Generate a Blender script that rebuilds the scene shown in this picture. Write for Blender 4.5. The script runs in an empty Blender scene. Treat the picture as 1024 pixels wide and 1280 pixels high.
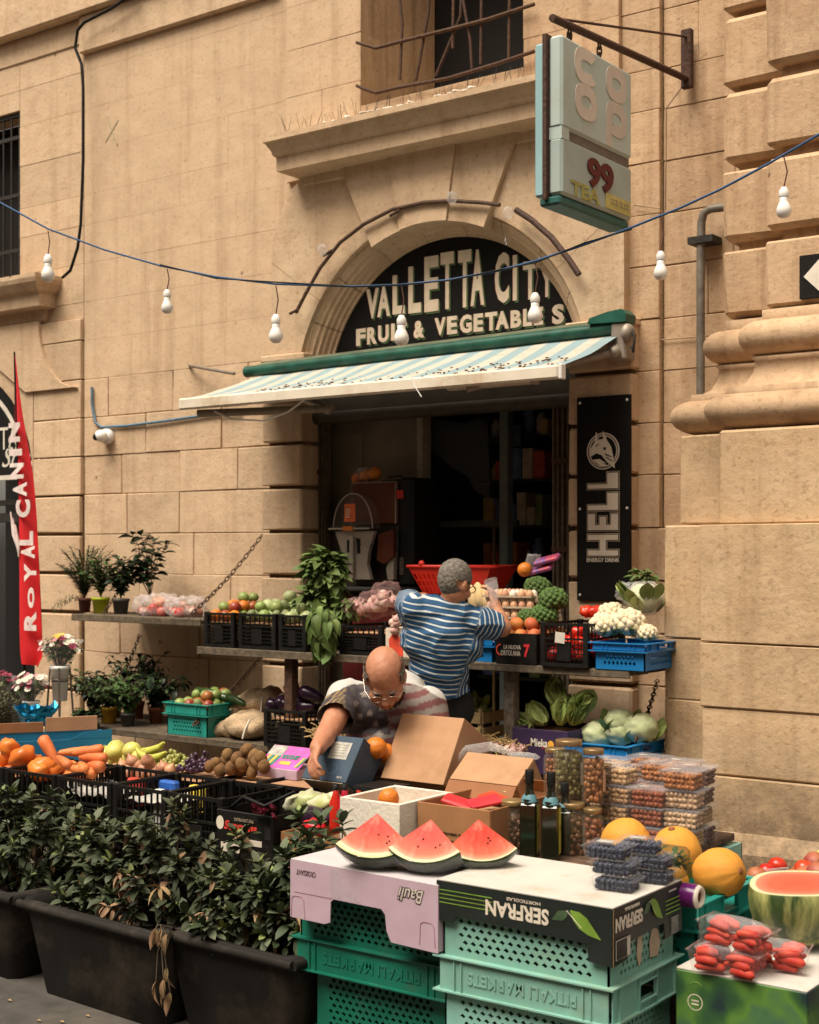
import bpy, bmesh, math, random
from mathutils import Vector, Matrix, Euler, noise
random.seed(7)
S = bpy.context.scene
PI = math.pi
# ------------------------------------------------------------------ camera, sky, sun, exposure
YAW = math.radians(36.4)
RV = Vector((math.cos(YAW), math.sin(YAW), 0)); FV = Vector((-math.sin(YAW), math.cos(YAW), 0))
CP = Vector((4.91, -6.94, 1.70)); FL = 1780.0
cd = bpy.data.cameras.new('camera'); cam = bpy.data.objects.new('camera', cd); S.collection.objects.link(cam)
cam.location = CP; cam.rotation_euler = (PI/2, 0, YAW)
cd.sensor_fit = 'HORIZONTAL'; cd.sensor_width = 36; cd.lens = FL/1024*36; cd.shift_y = 50/1024
cd.clip_start = .05; cd.clip_end = 500; S.camera = cam
cd.dof.use_dof = True; cd.dof.focus_distance = 5.6; cd.dof.aperture_fstop = 6.3
w = bpy.data.worlds.new("World"); S.world = w; w.use_nodes = True
nt = w.node_tree; bg = nt.nodes['Background']; sky = nt.nodes.new('ShaderNodeTexSky')
sky.sky_type = 'NISHITA'; sky.sun_disc = False; sky.sun_elevation = math.radians(58); sky.sun_rotation = math.radians(160)
sky.dust_density = 4; sky.air_density = 1.0; sky.ozone_density = .5
hs = nt.nodes.new('ShaderNodeHueSaturation'); hs.inputs['Saturation'].default_value = .25
mx = nt.nodes.new('ShaderNodeMixRGB'); mx.blend_type = 'MULTIPLY'; mx.inputs[0].default_value = 1; mx.inputs[2].default_value = (1, .90, .76, 1)
nt.links.new(sky.outputs[0], hs.inputs['Color']); nt.links.new(hs.outputs[0], mx.inputs[1]); nt.links.new(mx.outputs[0], bg.inputs[0])
bg.inputs[1].default_value = .10
sd = bpy.data.lights.new('sun', 'SUN'); sun = bpy.data.objects.new('sun', sd); S.collection.objects.link(sun)
sd.energy = 3.4; sd.angle = math.radians(34); sd.color = (1, .92, .80)
sun.rotation_euler = Vector((-.22, -.66, 1.3)).to_track_quat('Z', 'Y').to_euler()
S.view_settings.view_transform = 'Standard'; S.view_settings.look = 'None'; S.view_settings.gamma = 1
S.view_settings.exposure = .66; S.view_settings.use_curve_mapping = False
S.render.engine = 'CYCLES'
try:
    S.cycles.max_bounces = 7; S.cycles.transparent_max_bounces = 24
except Exception: pass

# ------------------------------------------------------------------ helpers
def P(px, py, Y):
    k = (px-512)/FL; d = RV*k+FV; t = (Y-CP.y)/d.y
    return Vector((CP.x+d.x*t, Y, CP.z-(py-690)/FL*t))
def PZ(px, py, Z):
    t = (CP.z-Z)*FL/(py-690); k = (px-512)/FL
    v = CP+(RV*k+FV)*t; v.z = Z; return v
def PX(px, py, X):
    k = (px-512)/FL; d = RV*k+FV; t = (X-CP.x)/d.x
    v = CP+d*t; v.z = CP.z-(py-690)/FL*t; return v
def PD(px, py, z):
    v = CP+(RV*((px-512)/FL)+FV)*z; v.z = CP.z-(py-690)/FL*z; return v
def dist(v): return (Vector(v)-CP).dot(FV)
V = Vector
col = S.collection

class MB:
    def __init__(s): s.v = []; s.f = []; s.sm = []
    def add(s, vs, fs, smooth=False, M=None):
        n = len(s.v)
        if M is not None: vs = [M @ V(v) for v in vs]
        s.v += [tuple(v) for v in vs]; s.f += [tuple(i+n for i in f) for f in fs]; s.sm += [smooth]*len(fs); return s
    def box(s, x0, x1, y0, y1, z0, z1, M=None):
        vs = [(x, y, z) for x in (x0, x1) for y in (y0, y1) for z in (z0, z1)]
        return s.add(vs, [(0,1,3,2),(4,6,7,5),(0,4,5,1),(2,3,7,6),(0,2,6,4),(1,5,7,3)], False, M)
    def chbox(s, x0, x1, y0, y1, z0, z1, c=.006, M=None, jit=0):
        vs = []; idx = {}
        X = (x0, x1); Y = (y0, y1); Z = (z0, z1); sg = (1, -1)
        for i in (0,1):
            for j in (0,1):
                for k in (0,1):
                    q = [random.uniform(-jit, jit) for _ in range(3)]
                    cx = c*(1+random.uniform(-.5, .9) if jit else 1)
                    for a in range(3):
                        p = [X[i]+q[0], Y[j]+q[1], Z[k]+q[2]]
                        for b, e in ((0,i),(1,j),(2,k)):
                            if b != a: p[b] += sg[e]*cx
                        idx[i,j,k,a] = len(vs); vs.append(p)
        g = lambda i,j,k,a: idx[i,j,k,a]
        fs = []
        for i in (0,1):
            o = [(0,0),(0,1),(1,1),(1,0)]
            if i: o = o[::-1]
            fs.append(tuple(g(i,a,b,0) for a,b in o))
            o2 = [(0,0),(1,0),(1,1),(0,1)]
            if i: o2 = o2[::-1]
            fs.append(tuple(g(a,i,b,1) for a,b in o2))
            o3 = [(0,0),(0,1),(1,1),(1,0)]
            if i: o3 = o3[::-1]
            fs.append(tuple(g(a,b,i,2) for a,b in o3))
        for a in (0,1):
            for b in (0,1):
                fs.append((g(0,a,b,1), g(1,a,b,1), g(1,a,b,2), g(0,a,b,2)))
                fs.append((g(a,0,b,0), g(a,1,b,0), g(a,1,b,2), g(a,0,b,2)))
                fs.append((g(a,b,0,0), g(a,b,1,0), g(a,b,1,1), g(a,b,0,1)))
        for i in (0,1):
            for j in (0,1):
                for k in (0,1): fs.append((g(i,j,k,0), g(i,j,k,1), g(i,j,k,2)))
        return s.add(vs, fs, False, M)
    def tube(s, pts, r, n=8, cap=True, M=None):
        pts = [V(p) for p in pts]; m = len(pts)
        rs = r if isinstance(r, (list, tuple)) else [r]*m
        vs = []; up = None
        for i, p in enumerate(pts):
            t = (pts[min(i+1, m-1)]-pts[max(i-1, 0)])
            if t.length < 1e-9: t = V((0,0,1))
            t.normalize()
            if up is None:
                a = V((0,0,1)) if abs(t.z) < .9 else V((1,0,0)); up = a.cross(t).normalized()
            up = (up-t*up.dot(t)).normalized(); b = t.cross(up)
            for k in range(n):
                a = 2*PI*k/n; vs.append(p+(up*math.cos(a)+b*math.sin(a))*rs[i])
        fs = [(i*n+k, i*n+(k+1)%n, (i+1)*n+(k+1)%n, (i+1)*n+k) for i in range(m-1) for k in range(n)]
        s.add(vs, fs, True, M)
        if cap:
            s.add([vs[k] for k in range(n)][::-1], [tuple(range(n))], False, M); s.add([vs[(m-1)*n+k] for k in range(n)], [tuple(range(n))], False, M)
        return s
    def lathe(s, prof, n=20, c=(0,0,0), M=None, smooth=True, wob=0):
        vs = []; m = len(prof)
        for r, z in prof:
            for k in range(n):
                a = 2*PI*k/n; rr = r*(1+wob*math.sin(a*3+z*20)) if wob else r
                vs.append((c[0]+rr*math.cos(a), c[1]+rr*math.sin(a), c[2]+z))
        fs = [(i*n+k, i*n+(k+1)%n, (i+1)*n+(k+1)%n, (i+1)*n+k) for i in range(m-1) for k in range(n)]
        return s.add(vs, fs, smooth, M)
    def ell(s, c, r, nu=12, nv=8, M=None, nz=0, sc=6, seed=0):
        vs = []; fs = []
        for j in range(nv+1):
            b = PI*j/nv
            for i in range(nu):
                a = 2*PI*i/nu
                d = V((math.sin(b)*math.cos(a), math.sin(b)*math.sin(a), -math.cos(b)))
                q = 1+(nz*noise.noise(d*sc+V((seed*7.3, seed, 0))) if nz else 0)
                vs.append((c[0]+d.x*r[0]*q, c[1]+d.y*r[1]*q, c[2]+d.z*r[2]*q))
        for j in range(nv):
            for i in range(nu):
                fs.append((j*nu+i, j*nu+(i+1)%nu, (j+1)*nu+(i+1)%nu, (j+1)*nu+i))
        return s.add(vs, fs, True, M)
    def prism(s, poly, y0, y1, M=None):          # poly in X,Z (counter-clockwise seen from -Y)
        n = len(poly); vs = [(x, y0, z) for x, z in poly]+[(x, y1, z) for x, z in poly]
        fs = [tuple(range(n)), tuple(range(2*n-1, n-1, -1))]+[(i, i+n, (i+1)%n+n, (i+1)%n) for i in range(n)]
        return s.add(vs, fs, False, M)
    def quad(s, a, b, c, d, M=None): return s.add([a,b,c,d], [(0,1,2,3)], False, M)
    def mesh(s, name):
        me = bpy.data.meshes.new(name); me.from_pydata(s.v, [], s.f)
        me.polygons.foreach_set('use_smooth', s.sm); me.update(); return me

WORLD = set()
def thing(name, label, cat, loc=(0,0,0), rz=0, group=None, rot=None):
    o = bpy.data.objects.new(name, None); col.objects.link(o); o.empty_display_size = .1
    o.location = loc; o.rotation_euler = rot if rot else (0,0,rz)
    o['label'] = label; o['category'] = cat
    if group: o['group'] = group
    return o
def obj(name, m, mat, parent=None, loc=(0,0,0), rot=(0,0,0), world=False, label=None, kind=None):
    me = m.mesh(name) if isinstance(m, MB) else m
    if mat is not None and not me.materials:
        for q in (mat if isinstance(mat, (list, tuple)) else [mat]): me.materials.append(q)
    o = bpy.data.objects.new(name, me); col.objects.link(o)
    if parent is not None:
        o.parent = parent
        if world: loc = -V(parent.location)
    o.location = loc; o.rotation_euler = rot
    if label: o['label'] = label
    if kind: o['kind'] = kind
    return o
def tag(o, label, cat, group=None):
    o['label'] = label; o['category'] = cat
    if group: o['group'] = group
    return o
def struct(name, m, mat): return obj(name, m, mat, kind='structure')
def kids(o): return KIDS(o)
def KIDS(o): return [c for c in bpy.data.objects if c.parent == o]
def dup(root, loc, rz=0, label=None, group=None, rot=None, scale=None, swap=None):
    def cp(o, par):
        c = o.copy(); col.objects.link(c)
        if par is not None: c.parent = par
        if swap and c.type == 'MESH' and swap in (True,): pass
        for ch in TREE.get(o, []): TREE.setdefault(c, []).append(cp(ch, c))
        return c
    if root not in TREE:
        def rec(o):
            TREE[o] = list(o.children)
            for ch in TREE[o]: rec(ch)
        rec(root)
    r = cp(root, None); r.location = loc; r.rotation_euler = rot if rot else (0,0,rz)
    if scale: r.scale = scale if isinstance(scale, (tuple, list)) else (scale,)*3
    if label: r['label'] = label
    if group: r['group'] = group
    return r
TREE = {}

# ------------------------------------------------------------------ materials (colour, grain, wear only)
def nodes(name):
    m = bpy.data.materials.new(name); m.use_nodes = True; t = m.node_tree; return m, t, t.nodes['Principled BSDF']
MC = {}
def mat(name, c, rough=.6, var=.18, scale=18, bump=.15, metal=0, rnd=.12, c2=None, spec=.4, alpha=1, trans=0, sub=0, coat=0, dirt=None, dscale=3):
    if name in MC: return MC[name]
    m, t, p = nodes(name); N = t.nodes.new; L = t.links.new
    tc = N('ShaderNodeTexCoord'); n1 = N('ShaderNodeTexNoise'); n1.inputs['Scale'].default_value = scale; n1.inputs['Detail'].default_value = 6
    L(tc.outputs['Object'], n1.inputs['Vector'])
    rp = N('ShaderNodeValToRGB'); rp.color_ramp.elements[0].position = .32; rp.color_ramp.elements[1].position = .68
    a = c2 or tuple(x*(1-var) for x in c); b = c if c2 else tuple(min(1, x*(1+var)) for x in c)
    rp.color_ramp.elements[0].color = (*a, 1); rp.color_ramp.elements[1].color = (*b, 1)
    L(n1.outputs['Fac'], rp.inputs[0]); out = rp.outputs[0]
    if dirt:
        n2 = N('ShaderNodeTexNoise'); n2.inputs['Scale'].default_value = dscale; n2.inputs['Detail'].default_value = 8; n2.inputs['Roughness'].default_value = .7
        L(tc.outputs['Object'], n2.inputs['Vector'])
        r2 = N('ShaderNodeValToRGB'); r2.color_ramp.elements[0].position = .5; r2.color_ramp.elements[1].position = .72
        L(n2.outputs['Fac'], r2.inputs[0]); mm = N('ShaderNodeMixRGB'); L(r2.outputs[0], mm.inputs[0]); L(out, mm.inputs[1]); mm.inputs[2].default_value = (*dirt, 1); out = mm.outputs[0]
    if rnd:
        oi = N('ShaderNodeObjectInfo'); mr = N('ShaderNodeMapRange'); mr.inputs[3].default_value = 1-rnd; mr.inputs[4].default_value = 1+rnd
        L(oi.outputs['Random'], mr.inputs[0]); h = N('ShaderNodeHueSaturation'); L(mr.outputs[0], h.inputs['Value']); L(out, h.inputs['Color'])
        mr2 = N('ShaderNodeMapRange'); mr2.inputs[3].default_value = .5-rnd*.06; mr2.inputs[4].default_value = .5+rnd*.06; L(oi.outputs['Random'], mr2.inputs[0]); L(mr2.outputs[0], h.inputs['Hue']); out = h.outputs[0]
    L(out, p.inputs['Base Color'])
    p.inputs['Metallic'].default_value = metal; p.inputs['Specular IOR Level'].default_value = spec
    rr = N('ShaderNodeMapRange'); rr.inputs[3].default_value = max(.02, rough-.1); rr.inputs[4].default_value = min(1, rough+.12); L(n1.outputs['Fac'], rr.inputs[0]); L(rr.outputs[0], p.inputs['Roughness'])
    if bump:
        bp = N('ShaderNodeBump'); bp.inputs['Strength'].default_value = bump; bp.inputs['Distance'].default_value = .01; L(n1.outputs['Fac'], bp.inputs['Height']); L(bp.outputs[0], p.inputs['Normal'])
    if alpha < 1: p.inputs['Alpha'].default_value = alpha
    if trans: p.inputs['Transmission Weight'].default_value = trans
    if coat: p.inputs['Coat Weight'].default_value = coat
    if sub:
        p.inputs['Subsurface Weight'].default_value = sub; p.inputs['Subsurface Radius'].default_value = (.02, .01, .006); p.inputs['Subsurface Scale'].default_value = .5
    MC[name] = m; return m

def stone(name, c, dark, pale, rough=.9, bump=.3, streak=1.0, patches=0.0, foot=0, vr=.07):
    m, t, p = nodes(name); N = t.nodes.new; L = t.links.new
    g = N('ShaderNodeNewGeometry'); oi = N('ShaderNodeObjectInfo')
    def nz(scale, det=8, vec=None, ro=.6):
        n = N('ShaderNodeTexNoise'); n.inputs['Scale'].default_value = scale; n.inputs['Detail'].default_value = det; n.inputs['Roughness'].default_value = ro
        L(vec or g.outputs['Position'], n.inputs['Vector']); return n.outputs['Fac']
    def ramp(fac, a, b, ca=(0,0,0,1), cb=(1,1,1,1)):
        r = N('ShaderNodeValToRGB'); r.color_ramp.elements[0].position = a; r.color_ramp.elements[1].position = b
        r.color_ramp.elements[0].color = ca; r.color_ramp.elements[1].color = cb; L(fac, r.inputs[0]); return r.outputs[0]
    def mix(f, a, b, mode='MIX'):
        x = N('ShaderNodeMixRGB'); x.blend_type = mode
        if isinstance(f, float): x.inputs[0].default_value = f
        else: L(f, x.inputs[0])
        for s, q in ((1, a), (2, b)):
            if isinstance(q, tuple): x.inputs[s].default_value = (*q[:3], 1)
            else: L(q, x.inputs[s])
        return x.outputs[0]
    base = mix(ramp(nz(1.3), .3, .7), c, tuple(x*.86 for x in c))
    base = mix(ramp(nz(6), .35, .75), base, mix(.5, base, pale))
    base = mix(mix(1.0, ramp(nz(2.6, 9, None, .72), .54, .70), (.42,.42,.42), 'MULTIPLY'), base, tuple(x*.72 for x in c))
    base = mix(mix(1.0, ramp(nz(38, 6), .55, .72), (.5,.5,.5), 'MULTIPLY'), base, dark)
    vo = N('ShaderNodeTexVoronoi'); vo.inputs['Scale'].default_value = 4.5; L(g.outputs['Position'], vo.inputs['Vector'])
    base = mix(mix(1.0, ramp(vo.outputs['Distance'], .035, .075, (1,1,1,1), (0,0,0,1)), ramp(nz(1.1), .45, .6), 'MULTIPLY'), base, tuple(x*.6 for x in dark))
    mp = N('ShaderNodeMapping'); mp.inputs['Scale'].default_value = (5, 5, .35); L(g.outputs['Position'], mp.inputs['Vector'])
    st = ramp(nz(1.4, 6, mp.outputs[0], .65), .5, .78)
    base = mix(mix(1.0, st, (.5*streak,)*3, 'MULTIPLY'), base, dark)
    if patches:
        base = mix(mix(1.0, ramp(nz(2.2, 10, None, .75), .64, .68), (patches,)*3, 'MULTIPLY'), base, (.66,.5,.36))
    if foot:
        sp = N('ShaderNodeSeparateXYZ'); L(g.outputs['Position'], sp.inputs[0]); mr = N('ShaderNodeMapRange')
        mr.inputs[1].default_value = .95; mr.inputs[2].default_value = .2; L(sp.outputs[2], mr.inputs[0])
        a = N('ShaderNodeMath'); a.operation = 'MULTIPLY'; L(mr.outputs[0], a.inputs[0]); L(ramp(nz(5, 10, None, .8), .25, .55), a.inputs[1])
        base = mix(a.outputs[0], base, (.075,.055,.038))
    mr = N('ShaderNodeMapRange'); mr.inputs[3].default_value = 1-vr; mr.inputs[4].default_value = 1+vr; L(oi.outputs['Random'], mr.inputs[0])
    h = N('ShaderNodeHueSaturation'); L(mr.outputs[0], h.inputs['Value']); L(base, h.inputs['Color']); L(h.outputs[0], p.inputs['Base Color'])
    p.inputs['Roughness'].default_value = rough; p.inputs['Specular IOR Level'].default_value = .15
    b1 = N('ShaderNodeBump'); b1.inputs['Strength'].default_value = bump; b1.inputs['Distance'].default_value = .012; L(nz(55, 8, None, .75), b1.inputs['Height'])
    b2 = N('ShaderNodeBump'); b2.inputs['Strength'].default_value = bump*.9; b2.inputs['Distance'].default_value = .05; L(nz(5, 6), b2.inputs['Height']); L(b1.outputs[0], b2.inputs['Normal'])
    L(b2.outputs[0], p.inputs['Normal']); return m
def film(name, c=(.9,.9,.9), fac=.22, rough=.12):
    if name in MC: return MC[name]
    m = bpy.data.materials.new(name); m.use_nodes = True; t = m.node_tree; t.nodes.remove(t.nodes['Principled BSDF']); N = t.nodes.new; L = t.links.new
    tr = N('ShaderNodeBsdfTransparent'); gl = N('ShaderNodeBsdfPrincipled'); gl.inputs['Base Color'].default_value = (*c,1); gl.inputs['Roughness'].default_value = rough
    lw = N('ShaderNodeLayerWeight'); lw.inputs[0].default_value = .35; mr = N('ShaderNodeMapRange'); mr.inputs[3].default_value = fac*.45; mr.inputs[4].default_value = min(1, fac*.7+.2); L(lw.outputs['Facing'], mr.inputs[0])
    n = N('ShaderNodeTexNoise'); n.inputs['Scale'].default_value = 30; b = N('ShaderNodeBump'); b.inputs['Strength'].default_value = .7; b.inputs['Distance'].default_value = .01; L(n.outputs['Fac'], b.inputs['Height']); L(b.outputs[0], gl.inputs['Normal'])
    mx = N('ShaderNodeMixShader'); L(mr.outputs[0], mx.inputs[0]); L(tr.outputs[0], mx.inputs[1]); L(gl.outputs[0], mx.inputs[2]); L(mx.outputs[0], t.nodes['Material Output'].inputs[0])
    MC[name] = m; return m

LIME = stone('limestone', (.575,.40,.255), (.27,.165,.085), (.65,.50,.335))
LIMES = stone('smooth_limestone', (.575,.40,.255), (.28,.17,.09), (.64,.49,.325), vr=.010, bump=.2, streak=1.2)
LIMER = stone('ochre_limestone', (.535,.35,.21), (.21,.12,.06), (.62,.46,.30), streak=1.6)
PIER = stone('pier_limestone', (.535,.365,.21), (.20,.12,.06), (.62,.46,.30), bump=.32, patches=.5, foot=1)
MORT = stone('mortar', (.46,.33,.19), (.26,.17,.09), (.5,.37,.22), bump=1)
JOINT = stone('old_joint', (.20,.12,.06), (.10,.06,.03), (.25,.16,.09), bump=1)
BLK = mat('black_plastic', (.008,.007,.006), .55, .3, 40, .1, spec=.2)
RUST = mat('rusty_iron', (.10,.045,.022), .8, .5, 60, .5, c2=(.035,.018,.012))
IRON = mat('dark_iron', (.02,.016,.013), .6, .4, 60, .3)
DWOOD = mat('grey_wood', (.13,.095,.06), .8, .35, 30, .5, c2=(.06,.045,.03))
CARD = mat('cardboard', (.42,.235,.125), .85, .08, 14, .25, c2=(.36,.195,.10), dirt=(.30,.16,.08), dscale=4)
CARDD = mat('brown_cardboard', (.30,.13,.055), .85, .12, 14, .12, c2=(.25,.11,.045))
WHT = mat('white_paint', (.62,.56,.47), .5, .08, 12, .08)
WPL = mat('white_plastic', (.78,.75,.70), .35, .05, 12, .05)
TEALD = mat('green_crate_plastic', (.006,.135,.085), .42, .15, 9, .08, dirt=(.04,.085,.055), dscale=5)
TEALL = mat('aqua_crate_plastic', (.20,.40,.33), .45, .12, 9, .08, dirt=(.22,.29,.20), dscale=4)
TEALM = mat('teal_crate_plastic', (.015,.22,.175), .42, .12, 9, .08)
BLUEC = mat('blue_crate_plastic', (.008,.16,.42), .4, .12, 9, .08)
SKIN = mat('skin', (.47,.22,.125), .55, .12, 40, .35, sub=.12, c2=(.40,.165,.09), rnd=.02)
CLEAR = film('clear_plastic', fac=.16); CLEARB = film('cloudy_plastic', (.85,.82,.8), .34, .2)
RED = mat('red_plastic', (.45,.008,.015), .35, .12, 9, .05)
GLASS = film('dark_glass', (.02,.02,.02), .02, .04)

def tmesh(s, w, h, c, u, v, depth=.002, bold=0, shear=0):
    cu = bpy.data.curves.new('t', 'FONT'); cu.body = s; cu.align_x = 'CENTER'; cu.extrude = 0; cu.offset = bold; cu.shear = shear; cu.resolution_u = 3
    ob = bpy.data.objects.new('t', cu); me = bpy.data.meshes.new_from_object(ob); bpy.data.objects.remove(ob)
    xs = [q.co.x for q in me.vertices]; ys = [q.co.y for q in me.vertices]
    x0, x1, y0, y1 = min(xs), max(xs), min(ys), max(ys); c, u, v = V(c), V(u).normalized(), V(v).normalized(); n = u.cross(v)
    vs = []
    for q in me.vertices:
        vs.append(c+u*((q.co.x-(x0+x1)/2)/(x1-x0)*w)+v*((q.co.y-(y0+y1)/2)/(y1-y0)*h))
    fs = [tuple(p.vertices) for p in me.polygons]; bpy.data.meshes.remove(me)
    ec = {}
    for f in fs:
        for i in range(len(f)):
            e = (f[i], f[(i+1)%len(f)]); ec[e] = 1
    k = len(vs); mb = MB(); side = []
    for (a, b) in list(ec):
        if (b, a) not in ec: side.append((b, a, a+k, b+k))
    mb.add(vs+[p+n*depth for p in vs], [tuple(i+k for i in f) for f in fs]+side)
    return mb
def text(s, w, h, c, u, v, m, parent, depth=.002, bold=0, shear=0, world=False, name='lettering'):
    return obj(name, tmesh(s, w, h, c, u, v, depth, bold, shear), m, parent, world=world)
def decal(poly, c, u, v, depth=.002):
    c, u, v = V(c), V(u).normalized(), V(v).normalized(); n = u.cross(v); k = len(poly)
    a = [c+u*x+v*y for x, y in poly]
    return MB().add(a+[p+n*depth for p in a], [tuple(range(k-1,-1,-1)), tuple(range(k, 2*k))]+[(i, (i+1)%k, (i+1)%k+k, i+k) for i in range(k)])
def rect(w, h): return [(-w/2,-h/2),(w/2,-h/2),(w/2,h/2),(-w/2,h/2)]
XU, YU, ZU = V((1,0,0)), V((0,1,0)), V((0,0,1))

# ------------------------------------------------------------------ ground
gm = mat('asphalt', (.06,.052,.045), .9, .3, 8, .6, dirt=(.10,.085,.065), dscale=1.5, rnd=0)
struct('road', MB().box(-60,60,-60,-1.95,-.3,0), gm)
struct('pavement', MB().box(-60,60,-1.95,.3,-.3,.10), mat('paving_stone', (.14,.115,.09), .9, .3, 5, .5, rnd=0))
ZJ = [-.16,.12,.41,.69,.98,1.26,1.545,1.83,2.115,2.395,2.675,2.955,3.24,3.52,3.80,4.08,4.30,4.62,4.92,5.20,5.59,5.9,6.2,6.5]

# ------------------------------------------------------------------ main building
bld = thing('stone_building', 'tan limestone building with the arched doorway of the fruit and vegetable shop', 'building')
def blocks(parent, x0, x1, za, zb, y=0, depth=.2, m=LIME, gap=.004, lmin=.42, lmax=.85, jy=.003, ch=.005, zj=ZJ, jit=.0015, name='stone_block'):
    for i in range(len(zj)-1):
        z0, z1 = max(zj[i], za), min(zj[i+1], zb)
        if z1-z0 < .03: continue
        x = x0; first = True
        while x < x1-.01:
            L = random.uniform(lmin, lmax)*(random.uniform(.4, 1) if first else 1); first = False
            xe = x+L
            if x1-xe < .22: xe = x1
            yy = y+random.uniform(-jy, jy)
            mb = MB().chbox(x+gap/2, xe-gap/2, yy, yy+depth, z0+gap/2, z1-gap/2, ch, None, jit)
            obj(name, mb, m, parent); x = xe
def mold(parent, name, prof, xl, xr, y0, m, ks=1.0, sm=False, rside=True):
    vs = []; n = len(prof)
    for o, z in prof: vs += [(xl-o*ks, y0+.15, z), (xl-o*ks, y0-o, z), (xr+o*ks, y0-o, z), (xr+o*ks, y0+.15, z)]
    fs = []
    for i in range(n-1):
        for k in range(3): fs.append((i*4+k, i*4+k+1, (i+1)*4+k+1, (i+1)*4+k))
    mb = MB(); mb.add(vs, fs, sm); mb.add([vs[(n-1)*4+k] for k in range(4)], [(0,1,2,3)]); mb.add([vs[k] for k in range(4)], [(3,2,1,0)])
    return obj(name, mb, m, parent)
# backing behind the joints
bk = MB()
bk.box(-3.69,-1.08,.012,.6,-.2,6.6); bk.box(-1.08,1.02,.02,.6,3.95,4.46); bk.box(-1.08,-.575,.02,.72,4.46,6.6); bk.box(.635,1.3,.02,.72,4.46,6.6); bk.box(1.02,1.46,.02,.6,-.2,6.6); bk.box(1.461,3.6,.06,.6,-.2,6.6)
bk.box(-.56,.62,.02,.72,6.15,6.6); bk.box(-1.08,-1.0,.36,.6,-.2,4.0); bk.box(.95,1.02,.36,.6,-.2,4.0)
obj('wall_core', bk, MORT, bld)
blocks(bld, -3.15, -1.29, -.16, 2.955, 0, .2, LIME, .004, .5, .95, .003, .0035, jit=.003)
blocks(bld, -3.15, -1.29, 2.955, 4.08, 0, .2, LIMES, .0012, .6, 1.1, .0006, .0006, jit=0)
blocks(bld, -3.15, -1.17, 4.08, 5.59, 0, .2, LIMES, .0008, .6, 1.1, .0004, .0004, jit=0)
blocks(bld, -1.17, -.56, 4.08, 6.2, -.03, .2, LIMES, .0015, .35, .65, .001, .001)
blocks(bld, .62, 1.23, 4.08, 6.2, -.03, .2, LIMER, .0015, .35, .65, .001, .001)
blocks(bld, -.56, .62, 4.08, 4.46, -.03, .2, LIMES, .0015, .4, .6, .001, .001)
blocks(bld, 1.26, 1.46, -.16, 4.08, .0, .2, LIMER, .004, .5, .9, .003, .003)
blocks(bld, 1.23, 1.46, 4.08, 6.2, .0, .2, LIMER, .003, .5, .9, .002, .002)
blocks(bld, 1.463, 2.3, 1.83, 6.2, .035, .2, LIMER, .004, .4, .7, .003, .003)
blocks(bld, 1.463, 2.3, -.16, 1.83, -.03, .2, LIMER, .006, .4, .7, .003, .003)
for q in (((134,145),(146,182)),((148,150),(132,178))): obj('faint_mark', MB().tube([P(*q[0],-.0005),P(*q[1],-.0005)], .0035, 4), mat('faint_pencil', (.30,.27,.17), .9), bld)
# string course: two bands
obj('string_course', MB().chbox(-5.7, -1.25, -.10, .1, 5.59, 5.95, .012), LIME, bld)
obj('string_course', MB().chbox(-3.16, -1.25, -.045, .1, 5.32, 5.588, .008), LIME, bld)
obj('string_course', MB().chbox(-5.7, -3.165, -.012, .1, 5.40, 5.588, .008), LIME, bld)
# door quoins
for i in range(1, 11):
    z0, z1 = ZJ[i], ZJ[i+1]
    for (a, b) in ((-1.335, -.995), (.945, 1.335)):
        obj('quoin', MB().chbox(a, b, -.085, .2, z0+.012, z1-.012, .008, None, .003), LIME, bld)
for a, b in ((-1.31,-1.01),(.96,1.31)): obj('quoin_joint', MB().box(a,b,-.035,.2,.1,2.95), JOINT, bld)
obj('impost', MB().chbox(-1.345,-.975,-.09,.2,2.925,2.965,.006), LIME, bld)
obj('impost', MB().chbox(.925,1.345,-.09,.2,2.925,2.965,.006), LIME, bld)
for a, b in ((-1.29,-.9),(.9,1.26)): obj('stone_block', MB().box(a,b,.0005,.2,3.3,4.08), LIMES, bld)
# arched surround cut into voussoirs
AC = V((0, 0, 2.665)); 
def side_curve(sx):
    pts = []
    for k in range(9):
        t = k/8; a = PI/2*t
        pts.append((AC.x+sx*(1.28-.32*(1-math.cos(a))), 3.42+.66*math.sin(a)))
    return pts
outl = [(AC.x-1.28, 2.967)]+side_curve(-1)+side_curve(1)[::-1]+[(AC.x+1.28, 2.967)]
def ray(a):
    d = (math.cos(a), math.sin(a)); best = 9
    P0 = outl
    for i in range(len(P0)-1):
        (x1,z1),(x2,z2) = P0[i],P0[i+1]; x1-=AC.x; x2-=AC.x; z1-=AC.z; z2-=AC.z
        ex, ez = x2-x1, z2-z1; den = d[0]*ez-d[1]*ex
        if abs(den) < 1e-9: continue
        t = (x1*ez-z1*ex)/den; s = (x1*d[1]-z1*d[0])/den
        if t > .9 and -1e-6 <= s <= 1+1e-6: best = min(best, t)
    return best
def ang(px, py): p = P(px, py, -.06); return math.atan2(p.z-AC.z, p.x-AC.x)
js = [ang(620,255), ang(567,252), ang(503,272), ang(467,305)]
amin = math.asin((2.967-2.665)/1.06)+.001
angs = [amin, .62, js[0], js[1], js[2], js[3], PI-.62, PI-amin]
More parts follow.
